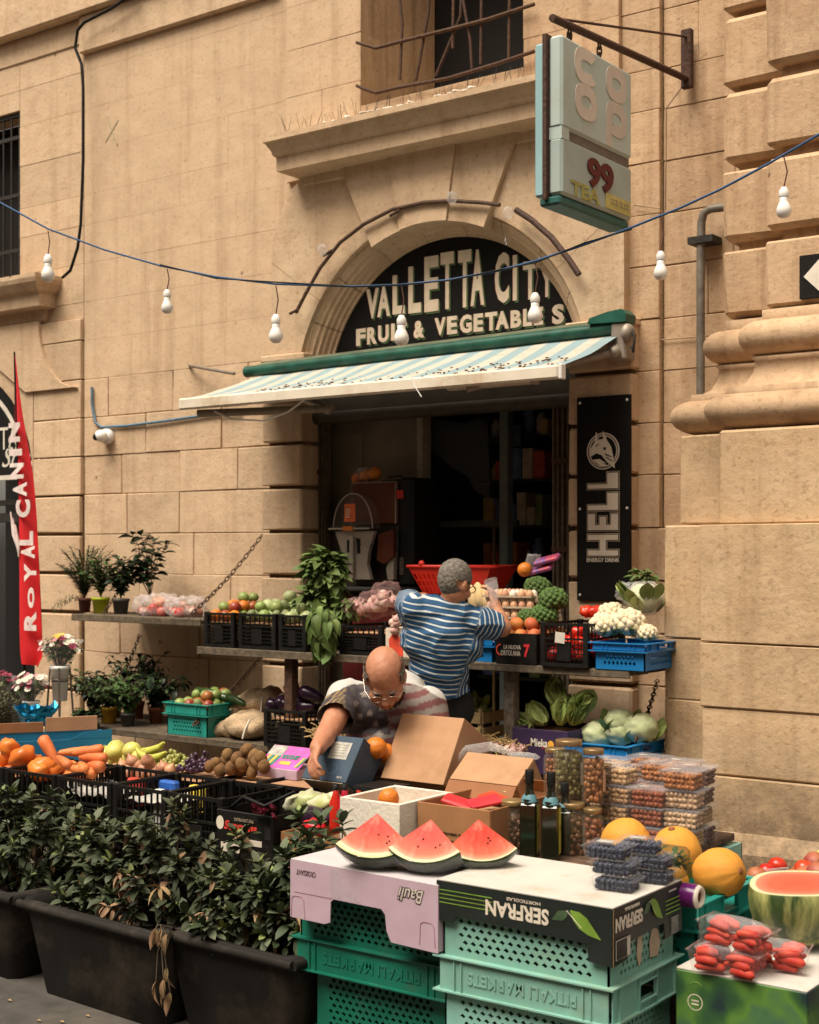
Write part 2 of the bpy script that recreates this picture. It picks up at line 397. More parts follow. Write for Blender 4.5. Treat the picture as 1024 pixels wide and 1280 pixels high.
for i in range(7):
    a0, a1 = angs[i]+.0012, angs[i+1]-.0012
    proud = i in (2,3,4); r0 = .985 if proud else 1.06; y0 = -.115 if i == 3 else (-.10 if proud else -.065)
    n = 10; inner = []; outer = []
    for k in range(n+1):
        a = a0+(a1-a0)*k/n
        inner.append((AC.x+r0*math.cos(a), AC.z+r0*math.sin(a))); r = ray(a); outer.append((AC.x+r*math.cos(a), AC.z+r*math.sin(a)))
    if proud: outer = [(x, min(z, 4.08)) for x, z in outer]
    if i == 0: outer = [(1.28, 2.967)]+outer
    if i == 6: outer = outer+[(-1.28, 2.967)]
    obj('voussoir', MB().prism(inner+outer[::-1], y0, .1), LIME, bld)
prof = [(1.08,-.03),(1.045,-.03),(1.04,-.02),(1.03,-.01),(1.015,-.005),(1.01,.015),(.99,.02),(.985,.045),(.972,.05),(.968,.075),(.95,.08),(.947,.10),(.93,.103),(.925,.30)]
for s in range(9):
    b0 = math.radians(10+160*s/9)+.0025; b1 = math.radians(10+160*(s+1)/9)-.0025; vs = []; n = 6
    for k in range(n+1):
        a = b0+(b1-b0)*k/n
        vs += [(AC.x+r*math.cos(a), y, AC.z+r*math.sin(a)) for r, y in prof]
    m_ = len(prof); fs = [(k*m_+j, (k+1)*m_+j, (k+1)*m_+j+1, k*m_+j+1) for k in range(n) for j in range(m_-1)]
    obj('arch_moulding', MB().add(vs, fs), LIME, bld)
obj('arch_core', MB().prism([(AC.x+1.1*math.cos(a), AC.z+1.1*math.sin(a)) for a in [math.radians(5+170*k/24) for k in range(25)]]+[(AC.x+1.0*math.cos(a), AC.z+1.0*math.sin(a)) for a in [math.radians(175-170*k/24) for k in range(25)]], .02, .5), MORT, bld)
# cornice ledge
mold(bld, 'cornice', [(.0,3.93),(.03,3.95),(.05,4.0),(.075,4.03),(.08,4.075),(.25,4.085),(.25,4.17),(.275,4.18),(.285,4.205),(.325,4.245),(.345,4.25),(.345,4.285),(.30,4.30),(.0,4.33)], -.97, .93, -.0, LIME, .36)
sp = MB()
for k in range(46):
    t = k/45; x = -.97+t*1.8+random.uniform(-.02,.02); y = -.2+random.uniform(-.08,.05); z = 4.30
    for q in range(2): sp.tube([(x,y,z),(x+random.uniform(-.05,.05), y+random.uniform(-.04,.04), z+random.uniform(.07,.13))], .0011, 4)
obj('bird_spikes', sp, IRON, bld)
wf = MB()
for k in range(90):
    t = random.random()**.8; x = -.7+t*1.2; y = -.27+random.uniform(-.05,.06)
    wf.ell((x,y,4.30), (random.uniform(.01,.03), random.uniform(.008,.02), random.uniform(.004,.012)), 6, 4, None, .4)
obj('torn_netting', wf, mat('white_fluff', (.62,.56,.5), .95, .1, 60, .6), bld)
# upper window
rv = MB(); rv.box(-.60,-.56,-.02,.76,4.462,6.15); rv.box(.62,.66,-.02,.76,4.462,6.15); rv.box(-.6,.66,.02,.76,4.42,4.458)
uw = obj('upper_window', rv, LIMER, bld)
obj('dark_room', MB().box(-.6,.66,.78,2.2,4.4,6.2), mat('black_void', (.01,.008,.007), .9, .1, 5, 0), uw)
def bar(pts, r=.009, Y=-.07, m=RUST, par=None): 
    pp = []
    for i, (a, b) in enumerate(pts): pp.append(P(a, b, Y))
    obj('bar', MB().tube(pp, r, 6), m, par)
for b_ in ([(446,53),(470,60),(500,52),(560,37),(610,24),(668,5)], [(446,107),(455,111),(470,116),(500,109),(560,98),(620,80),(668,64)]): bar(b_, .011, -.07, RUST, uw)
for b_ in ([(500,0),(503,30),(500,100)], [(537,-5),(535,20),(520,101)], [(567,-5),(566,60)], [(577,-10),(576,20),(545,95)], [(578,-5),(588,50),(590,86)], [(602,-5),(601,80)], [(637,-5),(636,72)]): bar(b_, .009, -.055, RUST, uw)
# bent cables and conduits on the wall
def P3(l, Y): return [P(a, b, Y) for a, b in l]
tag(obj('black_cable', MB().tube(P3([(168,-10),(140,10),(105,28),(97,38),(94,60),(102,80),(104,110),(104,200),(101,280),(97,310),(88,338),(78,347)], -.11), .011, 8), BLK), 'thick black cable running down the wall beside the barred window', 'cable')
ct = mat('blue_grey_conduit', (.10,.17,.23), .5, .2, 20, .1)
tag(obj('wall_conduit', MB().tube(P3([(115,484),(115,505),(119,528),(127,534),(160,532),(200,527),(265,518),(300,514)], -.02), .010, 8), ct), 'grey blue conduit bent along the wall above the small camera', 'conduit')
tag(obj('wall_rod', MB().tube([P(237,457,.0), P(237,457,-.05), P(293,467,-.25)], .011, 8), mat('dull_steel', (.3,.25,.2), .5, .2, 20, .1, .6)), 'short steel rod sticking out of the wall left of the awning', 'rod')
cm = thing('security_camera', 'small white dome security camera under the conduit on the stone wall', 'security camera', P(138,546,-.0))
obj('camera_base', MB().lathe([(0,0),(.055,0),(.055,.05),(.04,.06),(0,.06)], 18, M=Matrix.Rotation(PI/2,4,'X')), WPL, cm)
obj('camera_head', MB().ell((-.0,-.085,0), (.045,.05,.045), 14, 10), WPL, cm)
obj('lens', MB().ell((-.018,-.118,-.008), (.026,.022,.026), 12, 8), BLK, cm)
tag(obj('pipe_cable', MB().tube(P3([(822,210),(823,470),(806,458),(824,425),(905,418)], .02), .004, 6), mat('tan_cable', (.35,.24,.14), .7)), 'thin tan cable pinned to the wall left of the grey downpipe', 'cable')
dp = thing('downpipe', 'grey metal downpipe with bracket on the wall beside the rusticated pier', 'pipe', P(877,500,-.06))
pm = mat('grey_pipe', (.17,.145,.12), .5, .2, 20, .2, .3)
obj('pipe', MB().tube([P(876,520,-.06),P(876,330,-.06),P(877,278,-.06),P(880,266,-.06),P(888,261,-.06),P(915,258,-.06)], .022, 12), pm, dp, world=True)
obj('pipe_clamp', MB().box(*(lambda p: (p.x-.07,p.x+.07,-.09,.03,p.z-.018,p.z+.018))(P(878,300,-.06))), IRON, dp, world=True)

# ------------------------------------------------------------------ right hand pier
pier = thing('stone_pier', 'massive rusticated limestone pier with rounded base mouldings right of the shop', 'pillar', (2.3,-.3,0))
def pier_step(Yu, pxb, pxt2, pxt1, pxp, pxp0, blocks_z, xr):
    xb = P(pxb,200,Yu).x
    for z0, z1 in blocks_z:
        obj('rusticated_block', MB().chbox(xb, xr, Yu, .3, z0, z1, .016, None, .003), LIMER, pier, world=True)
    obj('pier_core', MB().box(xb+.06, xr, Yu+.07, .3, .1, 6.2), LIMER, pier, world=True)
    d1, d2 = .09, .20
    x2 = P(pxt2, 440, Yu-d1).x+.03; x1 = P(pxt1, 520, Yu-d2).x+.03
    def sweep(prof, xl):
        vs = []
        for o, z in prof: vs += [(xl-o, .2, z), (xl-o, Yu-o, z), (xr, Yu-o, z)]
        return MB().add(vs, [(i*3+k, i*3+k+1, (i+1)*3+k+1, (i+1)*3+k) for i in range(len(prof)-1) for k in range(2)], True)
    def torus(z0, z1, o0, o1): 
        n = 10; return [(o0+(o1-o0)*math.sin(PI*k/n), z0+(z1-z0)*(1-math.cos(PI*k/n))/2) for k in range(n+1)]
    xs = x2+.09
    obj('upper_torus', sweep([(.0,2.62)]+torus(2.625,2.795,.03,.115)+[(.03,2.80),(.03,2.845),(0,2.85)], xs), LIMER, pier, world=True)
    obj('scotia', sweep([(.16,2.445),(.155,2.475),(.12,2.477),(.085,2.50),(.06,2.55),(.055,2.6),(.07,2.62),(.05,2.63)], xs), LIMER, pier, world=True)
    obj('lower_torus', sweep([(.10,2.28)]+torus(2.275,2.45,.12,.235)+[(.12,2.452),(0,2.46)], xs), LIMER, pier, world=True)
    return xb
zs2 = [(2.86+.0,3.175),(3.225,3.565),(3.615,3.955),(4.005,4.345),(4.395,4.735),(4.785,5.2)]
pz = lambda y, z: 1.7+(690-y)/FL*z
z6 = dist(P(980,300,-.5)); z7 = dist(P(925,300,-.3))
B2 = [(pz(383,z6), pz(299,z6)), (pz(284,z6), pz(195,z6)), (pz(178,z6), pz(93,z6)), (pz(77,z6), pz(-12,z6)), (pz(-28,z6), pz(-120,z6))]
B1 = [(pz(396,z7), pz(312,z7)), (pz(299,z7), pz(212,z7)), (pz(200,z7), pz(113,z7)), (pz(103,z7), pz(19,z7)), (pz(9,z7), pz(-80,z7)), (pz(-90,z7), pz(-180,z7))]
pier_step(-.3, 903, 880, 852, 850, 831, B1, 2.6)
pier_step(-.5, 957, 924, 890, 897, 876, B2, 3.9)
yb1, yb2 = -.52, -.72
xa = P(850,600,yb1).x; xb_ = P(898,600,yb2).x
for (x0,x1) in ((xa, xa+.55),): obj('plinth_block', MB().chbox(x0,x1,yb1,.2,1.835,2.272,.008,None,.002), PIER, pier, world=True)
for (x0,x1) in ((xb_, xb_+.9),(xb_+.905,xb_+1.9)): obj('plinth_block', MB().chbox(x0,x1,yb2,.2,1.832,2.27,.008,None,.002), PIER, pier, world=True)
yc1, yc2 = -.57, -.78
xc = P(831,800,yc1).x; xd = P(876,800,yc2).x
zc = [.0,.29,.56,.87,1.355,1.83]
zq = [1.83]+[pz(y, dist(P(950,700,yc2))) for y in (806, 888, 975, 1062)]+[-.05]
for i in range(len(zq)-1):
    z1, z0 = zq[i], zq[i+1]
    x = xd
    lens = [1.2,.9] if i % 2 == 0 else [.75,1.4]
    for L_ in lens:
        obj('plinth_block', MB().chbox(x, x+L_-.002, yc2+random.uniform(-.008,.008)*(i>1), .2, z0+.0015, z1-.0015, .005, None, .004), PIER, pier, world=True); x += L_
    obj('plinth_block', MB().chbox(xc, xc+.5, yc1+random.uniform(-.006,.006), .2, z0+.0015, z1-.0015, .005, None, .003), PIER, pier, world=True)
obj('footing_stone', MB().chbox(xd-.03, xd+2.2, yc2-.07, .2, -.02, .43, .05, None, .02), PIER, pier, world=True)
sg = thing('diamond_sign', 'black square sign with a white diamond on the right pier', 'sign', P(1020,346,-.52))
q0, q1 = P(1000,320,-.52), P(1000,374,-.52); hh = q0.z-q1.z
obj('sign_plate', MB().box(q0.x,q0.x+hh,-.525,-.505,q1.z,q0.z), BLK, sg, world=True)
obj('diamond', decal([(-hh*.36,0),(0,-hh*.36),(hh*.36,0),(0,hh*.36)], (q0.x+hh*.47,-.527,(q0.z+q1.z)/2), XU, ZU, .003), WHT, sg, world=True)

# ------------------------------------------------------------------ left neighbour front
lb = thing('neighbour_building', 'limestone front with arched pet shop opening left of the fruit shop', 'building', (-4.5,0,0))
blocks(lb, -3.69, -3.155, -.16, 2.115, -.03, .2, LIME, .024, .9, 1.2, .001, .006); 
blocks(lb, -3.69, -3.155, 2.115, 3.4, -.03, .2, LIME, .006, .9, 1.2, .001, .004)
for o in list(bpy.data.objects):
    if o.parent == lb: o.location = -V(lb.location)
def lp(n, m_, mt): return obj(n, m_, mt, lb, world=True)
lp('joint_backing', MB().box(-3.68,-3.16,-.0,.3,-.1,3.4), JOINT)
LC = (-4.55, 2.25); arc = [(LC[0]+.86*math.cos(a), LC[1]+.86*math.sin(a)) for a in [PI*k/20 for k in range(21)]]
lp('arch_wall', MB().prism([(-3.69,2.25)]+[(-3.69,3.4),(-5.7,3.4),(-5.7,2.25)]+arc[::-1], -.03, .2), LIME)
cur = [(-3.60,3.42)]+[(-3.60+.42*(1-math.cos(PI/2*k/8)), 3.42-.52*math.sin(PI/2*k/8)) for k in range(9)]
lp('scroll_plate', MB().prism([(-5.7,2.9),(-4.1,3.12),(-3.75,2.9)]+[(x,z) for x,z in cur[::-1]]+[(-5.7,3.42)], -.055, -.031), LIME)
for (x0,x1,z0,z1) in ((-3.88,-3.155,3.4,5.4),(-5.7,-3.88,3.4,3.79),(-5.7,-3.88,5.05,5.4),(-5.7,-4.62,3.79,5.05)):
    zz = [z for z in ZJ if z0 < z < z1]; zz = [z0]+zz+[z1]
    for i in range(len(zz)-1): lp('stone_block', MB().chbox(x0+.001,x1-.001,random.uniform(-.002,.002),.25,zz[i]+.001,zz[i+1]-.001,.0015), LIME)
prof2 = [(.0,3.40),(.04,3.43),(.05,3.50),(.15,3.51),(.16,3.60),(.20,3.62),(.24,3.67),(.25,3.70),(.25,3.73),(0,3.75)]
vs = []
for o, z in prof2: vs += [(-5.7,-o,z), (-3.58+o*.75,-o,z), (-3.58+o*.75,.05,z)]
lp('window_sill', MB().add(vs, [(i*3+k, i*3+k+1, (i+1)*3+k+1, (i+1)*3+k) for i in range(len(prof2)-1) for k in range(2)]), LIME)
bwn = lp('barred_window', MB().box(-4.62,-3.88,.25,.3,3.79,5.05), mat('black_void', (.01,.008,.007)))
for k in range(8):
    x = -3.92-k*.095; obj('bar', MB().tube([(x,.03,3.79),(x,.03,5.05)], .009, 6), IRON, bwn)
for z in (4.0,4.42,4.86,5.03): obj('bar', MB().box(-4.62,-3.885,.02,.045,z-.014,z+.014), IRON, bwn)
lp('dark_shop', MB().box(-5.6,-3.6,1.2,1.25,0,3.2), mat('black_void', (.01,.008,.007)))
lp('shop_glass', MB().box(-5.5,-3.67,.12,.13,.1,2.25), GLASS)
fr = MB(); fr.box(-5.5,-3.67,.06,.14,1.93,2.0); fr.box(-3.74,-3.68,.06,.14,.1,2.25); fr.box(-5.5,-3.67,.06,.14,2.06,2.10); lp('door_frame', fr, IRON)
for k in range(5):
    lp('shop_goods', MB().ell((-3.95-random.random()*.1,.5,.95+.17*k), (.09,.05,.05), 10, 6), mat('dim_goods', (.14,.06,.04)))
ls = thing('arched_shop_sign', 'black half round shop sign with white ring beyond the red flag', 'sign', (-4.55,0,2.25))
a2 = [(.855*math.cos(PI*k/28), .855*math.sin(PI*k/28)) for k in range(29)]
obj('sign_board', MB().prism(a2, -.02, .02), BLK, ls)
ring = [(.77*math.cos(PI*k/28), .77*math.sin(PI*k/28)) for k in range(29)]+[(.735*math.cos(PI*(28-k)/28), .735*math.sin(PI*(28-k)/28)) for k in range(29)]
obj('white_ring', MB().prism(ring, -.024, -.0205), WHT, ls)
obj('white_line', MB().box(-.85,.84,-.024,-.0205,.0,.035), WHT, ls)
p_ = P(6,548,-.02); text('BA  ETA', .5*1.2, .17, (p_.x+4.55-.14, -.022, p_.z-2.25), XU, ZU, WHT, ls)
p_ = P(16,575,-.02); text('Shop', .45, .2, (p_.x+4.55+.1, -.022, p_.z-2.25), XU, ZU, WHT, ls, shear=.4)

# ------------------------------------------------------------------ doorway, interior
dr = thing('shop_doorway', 'dark open shop doorway with folded metal gates under the awning', 'doorway', (0,.2,.1))
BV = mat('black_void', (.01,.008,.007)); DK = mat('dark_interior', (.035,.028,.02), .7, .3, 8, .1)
def dp_(n, m_, mt): return obj(n, m_, mt, dr, world=True)
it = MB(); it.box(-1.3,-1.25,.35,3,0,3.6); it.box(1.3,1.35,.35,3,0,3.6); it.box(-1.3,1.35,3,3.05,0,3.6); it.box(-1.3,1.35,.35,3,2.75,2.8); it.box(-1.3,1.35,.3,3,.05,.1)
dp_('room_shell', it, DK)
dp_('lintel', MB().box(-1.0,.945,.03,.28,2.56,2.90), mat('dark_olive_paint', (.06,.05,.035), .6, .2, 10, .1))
dp_('lintel_roll', MB().tube([(-1.0,.06,2.56),(.945,.06,2.56)], .045, 12), mat('dark_olive_paint', (.06,.05,.035)))
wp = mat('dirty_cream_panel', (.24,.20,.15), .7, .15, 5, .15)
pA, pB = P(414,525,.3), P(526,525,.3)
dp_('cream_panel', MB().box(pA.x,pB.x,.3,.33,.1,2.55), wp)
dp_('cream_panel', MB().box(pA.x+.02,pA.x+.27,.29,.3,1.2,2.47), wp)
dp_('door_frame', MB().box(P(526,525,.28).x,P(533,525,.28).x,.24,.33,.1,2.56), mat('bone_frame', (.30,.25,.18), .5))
gl = MB(); 
dp_('door_glass', MB().box(pB.x+.05,P(632,525,.3).x,.30,.306,.1,2.52), GLASS)
fm = mat('grey_green_frame', (.09,.10,.09), .5)
dp_('door_frame', MB().box(P(628,525,.3).x,P(638,525,.3).x,.27,.33,.1,2.56), fm)
q = P(580,655,.45); dp_('shelf_rail', MB().box(pB.x+.05,P(632,525,.3).x,.42,.46,q.z-.02,q.z+.02), fm)
dp_('door_post', MB().box(P(617,600,.5).x-.008,P(617,600,.5).x+.008,.5,.515,.3,2.0), mat('brass_post', (.22,.13,.05), .5))
dp_('plastic_bag', MB().add([P(540+i*9+random.uniform(-3,3), 525+j*9+i*8*(j>0)+random.uniform(-4,4), .36) for i in range(9) for j in range(5)], [(i*5+j,(i+1)*5+j,(i+1)*5+j+1,i*5+j+1) for i in range(8) for j in range(4)], True), film('dim_film', (.5,.5,.5), .15))
for k in range(3):
    lx = P(690-k*11,500,.10).x
# folding gates
gm_ = mat('gate_metal', (.135,.10,.065), .65, .35, 30, .3, .3)
for gx0, gx1, gy in ((P(381,600,.0).x, P(411,600,.12).x, .1), (P(693,600,.08).x, P(718,600,.08).x, .08)):
    g = thing('folding_gate', 'folded %s security gate of narrow upright metal channels' % ('left hand' if gx0 < 0 else 'right hand'), 'gate', (gx0, gy, .1))
    n = 8; w_ = (gx1-gx0)/n
    for k in range(n): obj('channel', MB().chbox(k*w_+.002,(k+1)*w_-.003,-.03+.012*(k%2),.02+.012*(k%2),0,2.43,.004), gm_, g)
    for z in (.5,1.05,1.6,2.1): obj('hinge_strip', MB().box(0,gx1-gx0,-.034,-.028,z,z+.03), RUST, g)
# shelves with goods inside
sh = thing('shop_shelves', 'dim shelves of packets and jars inside the dark shop', 'shelves', (.45,1.0,.1))
cols = [(.60,.10,.06),(.24,.32,.12),(.62,.46,.14),(.14,.22,.42),(.6,.52,.42),(.55,.22,.08)]
gmt = [mat('dim_packet_%s' % n, c, .5) for n, c in zip('red green yellow blue grey orange'.split(), cols)]
for i, z in enumerate((.8,1.15,1.5,1.78,2.08,2.36)):
    obj('shelf', MB().box(-.75,.85,-.12,.3,z-.03,z-.01), DK, sh)
    x = -.72
    while x < .8:
        ww = random.uniform(.05,.11); h = random.uniform(.1,.22)
        if random.random() < .85:
            m_ = random.choice(gmt)
            if random.random() < .5: obj('packet', MB().chbox(x,x+ww*.9,-.1,.1,z-.01,z-.01+h,.006), m_, sh)
            else: obj('jar', MB().lathe([(0,0),(ww*.42,0),(ww*.42,h*.75),(ww*.25,h*.85),(ww*.25,h),(0,h)], 10, (x+ww/2,0,z-.01)), m_, sh)
        x += ww
obj('blue_window', MB().box(P(640,515,1.0).x-.45,P(665,515,1.0).x-.45,-.14,-.13,2.28,2.42), mat('blue_lit_glass', (.08,.14,.20), .3), sh)  # small window, its blue light put into the pane's colour

# ------------------------------------------------------------------ lunette sign
sgn = thing('lunette_sign', 'black arched signboard reading VALLETTA CITY FRUIT & VEGETABLES over the door', 'sign', (AC.x,.115,AC.z))
lu = [(.93*math.cos(a), .93*math.sin(a)) for a in [math.radians(12+156*k/40) for k in range(41)]]
obj('sign_board', MB().prism(lu, .0, .05), mat('sign_black', (.008,.007,.006), .7, .2, 30, .05, spec=.12), sgn)
cr = mat('cream_letter', (.62,.50,.36), .7, .1, 20, .05, rnd=0); gr = mat('green_letter_edge', (.07,.11,.04), .7, rnd=0); rd_ = mat('red_letter_edge', (.20,.03,.03), .7, rnd=0)
def sign_word(s, x0, y0t, y0b, x1, y1t, y1b, bold=.0):
    a = P(420+x0/3.2, 280+y0t/3.2, .11); b = P(420+x0/3.2, 280+y0b/3.2, .11); c = P(420+x1/3.2, 280+y1t/3.2, .11); d = P(420+x1/3.2, 280+y1b/3.2, .11)
    w_ = c.x-a.x; h = ((a.z-b.z)+(c.z-d.z))/2; cc = (a+b+c+d)/4; cc = cc-V((AC.x,.115,AC.z)); cc.y = -.002
    for off, m_, dd in (((.009,-.012), gr, .002), ((-.005,.0), rd_, .003), ((0,0), cr, .006)):
        text(s, w_, h, cc+V((off[0],0,off[1])), XU, ZU, m_, sgn, dd, bold, name='letter' if len(s) == 1 else 'lettering')
for s, x, t, b, ww in (('V',147,258,378,50),('A',192,248,370,50),('L',252,203,360,48),('L',316,168,356,50),('E',383,128,350,56),('T',446,112,340,52),('T',516,104,333,52),('A',567,102,326,54),('C',665,114,316,56),('I',717,124,306,16),('T',778,148,302,56),('Y',845,166,292,52)):
    sl = -.07*ww/2; sign_word(s, x-ww/2, t-sl, b-sl, x+ww/2, t+sl, b+sl, .035 if s != 'I' else .01)
for s, x0, x1, t, b in (('F',82,120,420,488),('R',126,164,414,482),('U',170,212,406,474),('I',222,236,400,468),('T',246,284,396,464),('&',312,354,388,458),('V',396,440,376,446),('E',446,486,370,442),('G',497,544,364,438),('E',552,590,360,432),('T',598,646,354,428),('A',640,692,350,422),('B',700,742,346,416),('L',750,786,340,410),('E',794,830,334,406),('S',866,914,322,402)):
    sign_word(s, x0, t, b, x1, t-3, b-3, .045 if s != 'I' else .01)

# ------------------------------------------------------------------ awning
aw = thing('awning', 'faded blue and white striped awning with white front bar over the doorway', 'awning', (0,-.1,2.8))
def ap(n, m_, mt, par=None): return obj(n, m_, mt, aw, world=True)
gp = mat('green_awning_paint', (.012,.075,.05), .4, .3, 12, .1)
ax0, ax1 = -1.44, 1.36
tb0, tb1 = P(308,465,-.16), P(782,409,-.16); za_, zb_ = tb0.z, tb1.z
ap('roller_tube', MB().tube([tb0, tb1], .036, 14), gp)
obj('cover_sheet', MB().add([(x, y, z+k+h) for h in (.035,.025) for x, y, z, k in ((-1.30,-.09,za_,.03),(1.33,-.09,zb_,.03),(1.33,-.17,zb_,0),(-1.30,-.17,za_,0))], [(0,1,2,3),(7,6,5,4),(0,3,7,4),(1,5,6,2),(3,2,6,7)]), mat('cover_green', (.10,.11,.065), .6, .3, 10, .2), aw, world=True)
fl = [P(735,405,-.2), P(783,402,-.2), P(784,392,-.2), P(778,386,-.2), P(760,390,-.2), P(738,398,-.2)]
fp = [(p.x, p.z) for p in fl][::1]
ap('end_flap', MB().prism(fp, -.21, -.10), gp)
fm_, t, p = nodes('striped_awning_cloth'); N = t.nodes.new; L = t.links.new
tc = N('ShaderNodeTexCoord'); sx = N('ShaderNodeSeparateXYZ'); L(tc.outputs['UV'], sx.inputs[0])
def math_(op, a, b=None):
    x = N('ShaderNodeMath'); x.operation = op
    for i, q in enumerate((a, b)):
        if q is None: continue
        if isinstance(q, (int, float)): x.inputs[i].default_value = q
        else: L(q, x.inputs[i])
    return x.outputs[0]
st = math_('GREATER_THAN', math_('FRACT', math_('MULTIPLY', sx.outputs[0], 15)), .5)
mxx = N('ShaderNodeMixRGB'); L(st, mxx.inputs[0]); mxx.inputs[1].default_value = (.44,.41,.34,1); mxx.inputs[2].default_value = (.22,.31,.33,1)
nn = N('ShaderNodeTexNoise'); nn.inputs['Scale'].default_value = 9; nn.inputs['Detail'].default_value = 10; nn.inputs['Roughness'].default_value = .8; rr_ = N('ShaderNodeValToRGB'); rr_.color_ramp.elements[0].position = .5; rr_.color_ramp.elements[1].position = .75; L(nn.outputs[0], rr_.inputs[0])
m3 = N('ShaderNodeMixRGB'); L(math_('MULTIPLY', rr_.outputs[0], .75), m3.inputs[0]); L(mxx.outputs[0], m3.inputs[1]); m3.inputs[2].default_value = (.25,.19,.12,1); L(m3.outputs[0], p.inputs['Base Color']); p.inputs['Roughness'].default_value = .85
nxa, nya = 40, 8; vs = []; YF = -.80; ZF = 2.625
fx0, fx1 = -1.33, 1.31
for j in range(nya+1):
    v = j/nya
    for i in range(nxa+1):
        u = i/nxa; x = (-1.33+u*2.64); y = -.17+(YF+.17)*v; z = (za_-.04+(zb_-za_)*u)*(1-v)+ZF*v-.022*math.sin(PI*v)*(.6+.4*math.sin(u*9))+.006*noise.noise(V((u*14,v*3,0)))
        vs.append((x,y,z))
am = MB().add(vs, [(j*(nxa+1)+i, j*(nxa+1)+i+1, (j+1)*(nxa+1)+i+1, (j+1)*(nxa+1)+i) for j in range(nya) for i in range(nxa)], True).mesh('canopy')
uv = am.uv_layers.new(name='uv')
for lp_ in am.loops:
    k = lp_.vertex_index; uv.data[lp_.index].uv = ((k % (nxa+1))/nxa, (k//(nxa+1))/nya)
obj('canopy', am, fm_, aw, world=True)
db = MB()
for k in range(150):
    u = random.uniform(.2,.98); v = random.uniform(.55,.97); x = -1.33+2.64*u; y = -.17+(YF+.17)*v; z = (za_-.04+(zb_-za_)*u)*(1-v)+ZF*v-.022*math.sin(PI*v)*.7+.005
    db.ell((x,y,z), (random.uniform(.004,.013), random.uniform(.004,.01), .004), 5, 3, None, .5)
obj('dry_leaf_litter', db, mat('dry_litter', (.12,.055,.02), .9), aw, world=True, kind='stuff')
ap('front_bar', MB().chbox(fx0-.01, fx1+.01, YF-.03, YF+.01, ZF-.065, ZF+.005, .010), mat('cream_bar', (.66,.58,.47), .45, .08, 8, .05, dirt=(.45,.33,.2)))
ap('bar_end_cap', MB().chbox(fx1+.011, fx1+.03, YF-.032, YF+.012, ZF-.068, ZF+.008, .004), WPL)
grm = mat('grey_arm', (.30,.25,.20), .5, .2, 10, .1, .3)
for pts in ([(-1.25,YF+.05,2.54),(-.55,-.35,2.56),(-1.30,-.12,2.80)], [(.72,YF+.05,2.56),(1.30,-.22,2.76),(1.30,-.12,2.84)]):
    for a, b in zip(pts[:-1], pts[1:]): ap('folding_arm', MB().tube([a, b], .026, 6), grm)
    ap('arm_joint', MB().ell(pts[1], (.04,.04,.035), 10, 6), grm)
ap('wall_bracket', MB().chbox(1.27,1.36,-.2,-.085,2.72,2.92,.01), grm); ap('gear_box', MB().ell((1.37,-.19,2.86), (.035,.05,.05), 12, 8), grm)
ap('crank_loop', MB().tube([(1.39,-.2,2.88),(1.42,-.21,2.84),(1.41,-.21,2.75),(1.395,-.2,2.78)], .008, 6), IRON)
pL, pR = P(557,481,-.72), P(664,470,-.72)
tl = thing('tube_light', 'unlit white fluorescent tube fitting hung beneath the awning bar', 'light fitting', ((pL.x+pR.x)/2,-.7,pL.z))
hw = (pR.x-pL.x)/2
obj('housing', MB().chbox(-hw,hw,-.03,.03,-.03,.035,.012), mat('off_white_housing', (.55,.46,.36), .4), tl)
obj('end_cap', MB().chbox(hw+.001,hw+.02,-.034,.034,-.034,.04,.006), grm, tl)
tag(obj('white_cord', MB().tube(P3([(268,514),(290,524),(330,526),(360,515),(380,500)], -.72), .006, 6), WPL), 'white cord drooping below the left end of the awning', 'cord')
tag(obj('white_cord', MB().tube(P3([(514,466),(518,482),(527,496)], -.83), .003, 5), WPL), 'loose white string hanging from the middle of the awning bar', 'cord')

# ------------------------------------------------------------------ unseen building across the street, added to shade and bounce light
op = thing('added_opposite_building', 'plain unseen limestone building added across the street behind the viewpoint to shade and bounce light', 'building', (0,-12.5,0))
obj('wall', MB().box(-16,16,-4,0,0,9.0), LIMER, op); obj('cornice', MB().box(-16.1,16.1,.001,.35,8.7,9.05), LIME, op)
for i_ in range(9):
    for z_ in (1.0,5.0):
        wq = obj('window', MB().box(-14.5+i_*3.4,-13.3+i_*3.4,.001,.03,z_,z_+2.1), BV, op)

# ------------------------------------------------------------------ hanging lightbox sign
XS = 1.68
cs = thing('hanging_sign', 'pale blue lightbox sign with CO OP letters and 99 TEA hung from an iron bracket', 'sign', (1.62,-1.05,3.66))
pb = mat('pale_blue_plastic', (.37,.44,.41), .4, .07, 4, .08, dirt=(.30,.33,.28), dscale=2); pb2 = mat('sky_blue_plastic', (.30,.47,.50), .4, .06, 4, .05)
tg = mat('dark_teal', (.02,.10,.09), .5, .2); dk = mat('sign_slot', (.15,.12,.10), .6)
y0, y1, z0, z1 = -.36, .31, -.355, .36
obj('front_shell', MB().chbox(-.01,.06,y0,y1,z0+.30,z1,.012), pb, cs)
obj('front_shell', MB().chbox(-.01,.06,y0,y1,z0,z0+.255,.012), pb, cs)
obj('slot', MB().box(-.01,.045,y0+.07,y1-.005,z0+.25,z0+.305), dk, cs)
obj('slot_edge', MB().box(-.008,.057,y0+.004,y0+.07,z0+.25,z0+.305), pb, cs)
obj('back_shell', MB().chbox(-.085,-.03,y0,y1,z0,z1-.02,.01), pb2, cs)
obj('frame_strip', MB().box(-.03,-.01,y0-.02,y1,z0-.02,z1+.01), RUST, cs)
obj('bottom_tray', MB().chbox(-.06,.05,y0+.0,y1-.01,z0-.045,z0-.003,.01), tg, cs)
ov = mat('pink_white_letter', (.56,.49,.42), .5, .05)
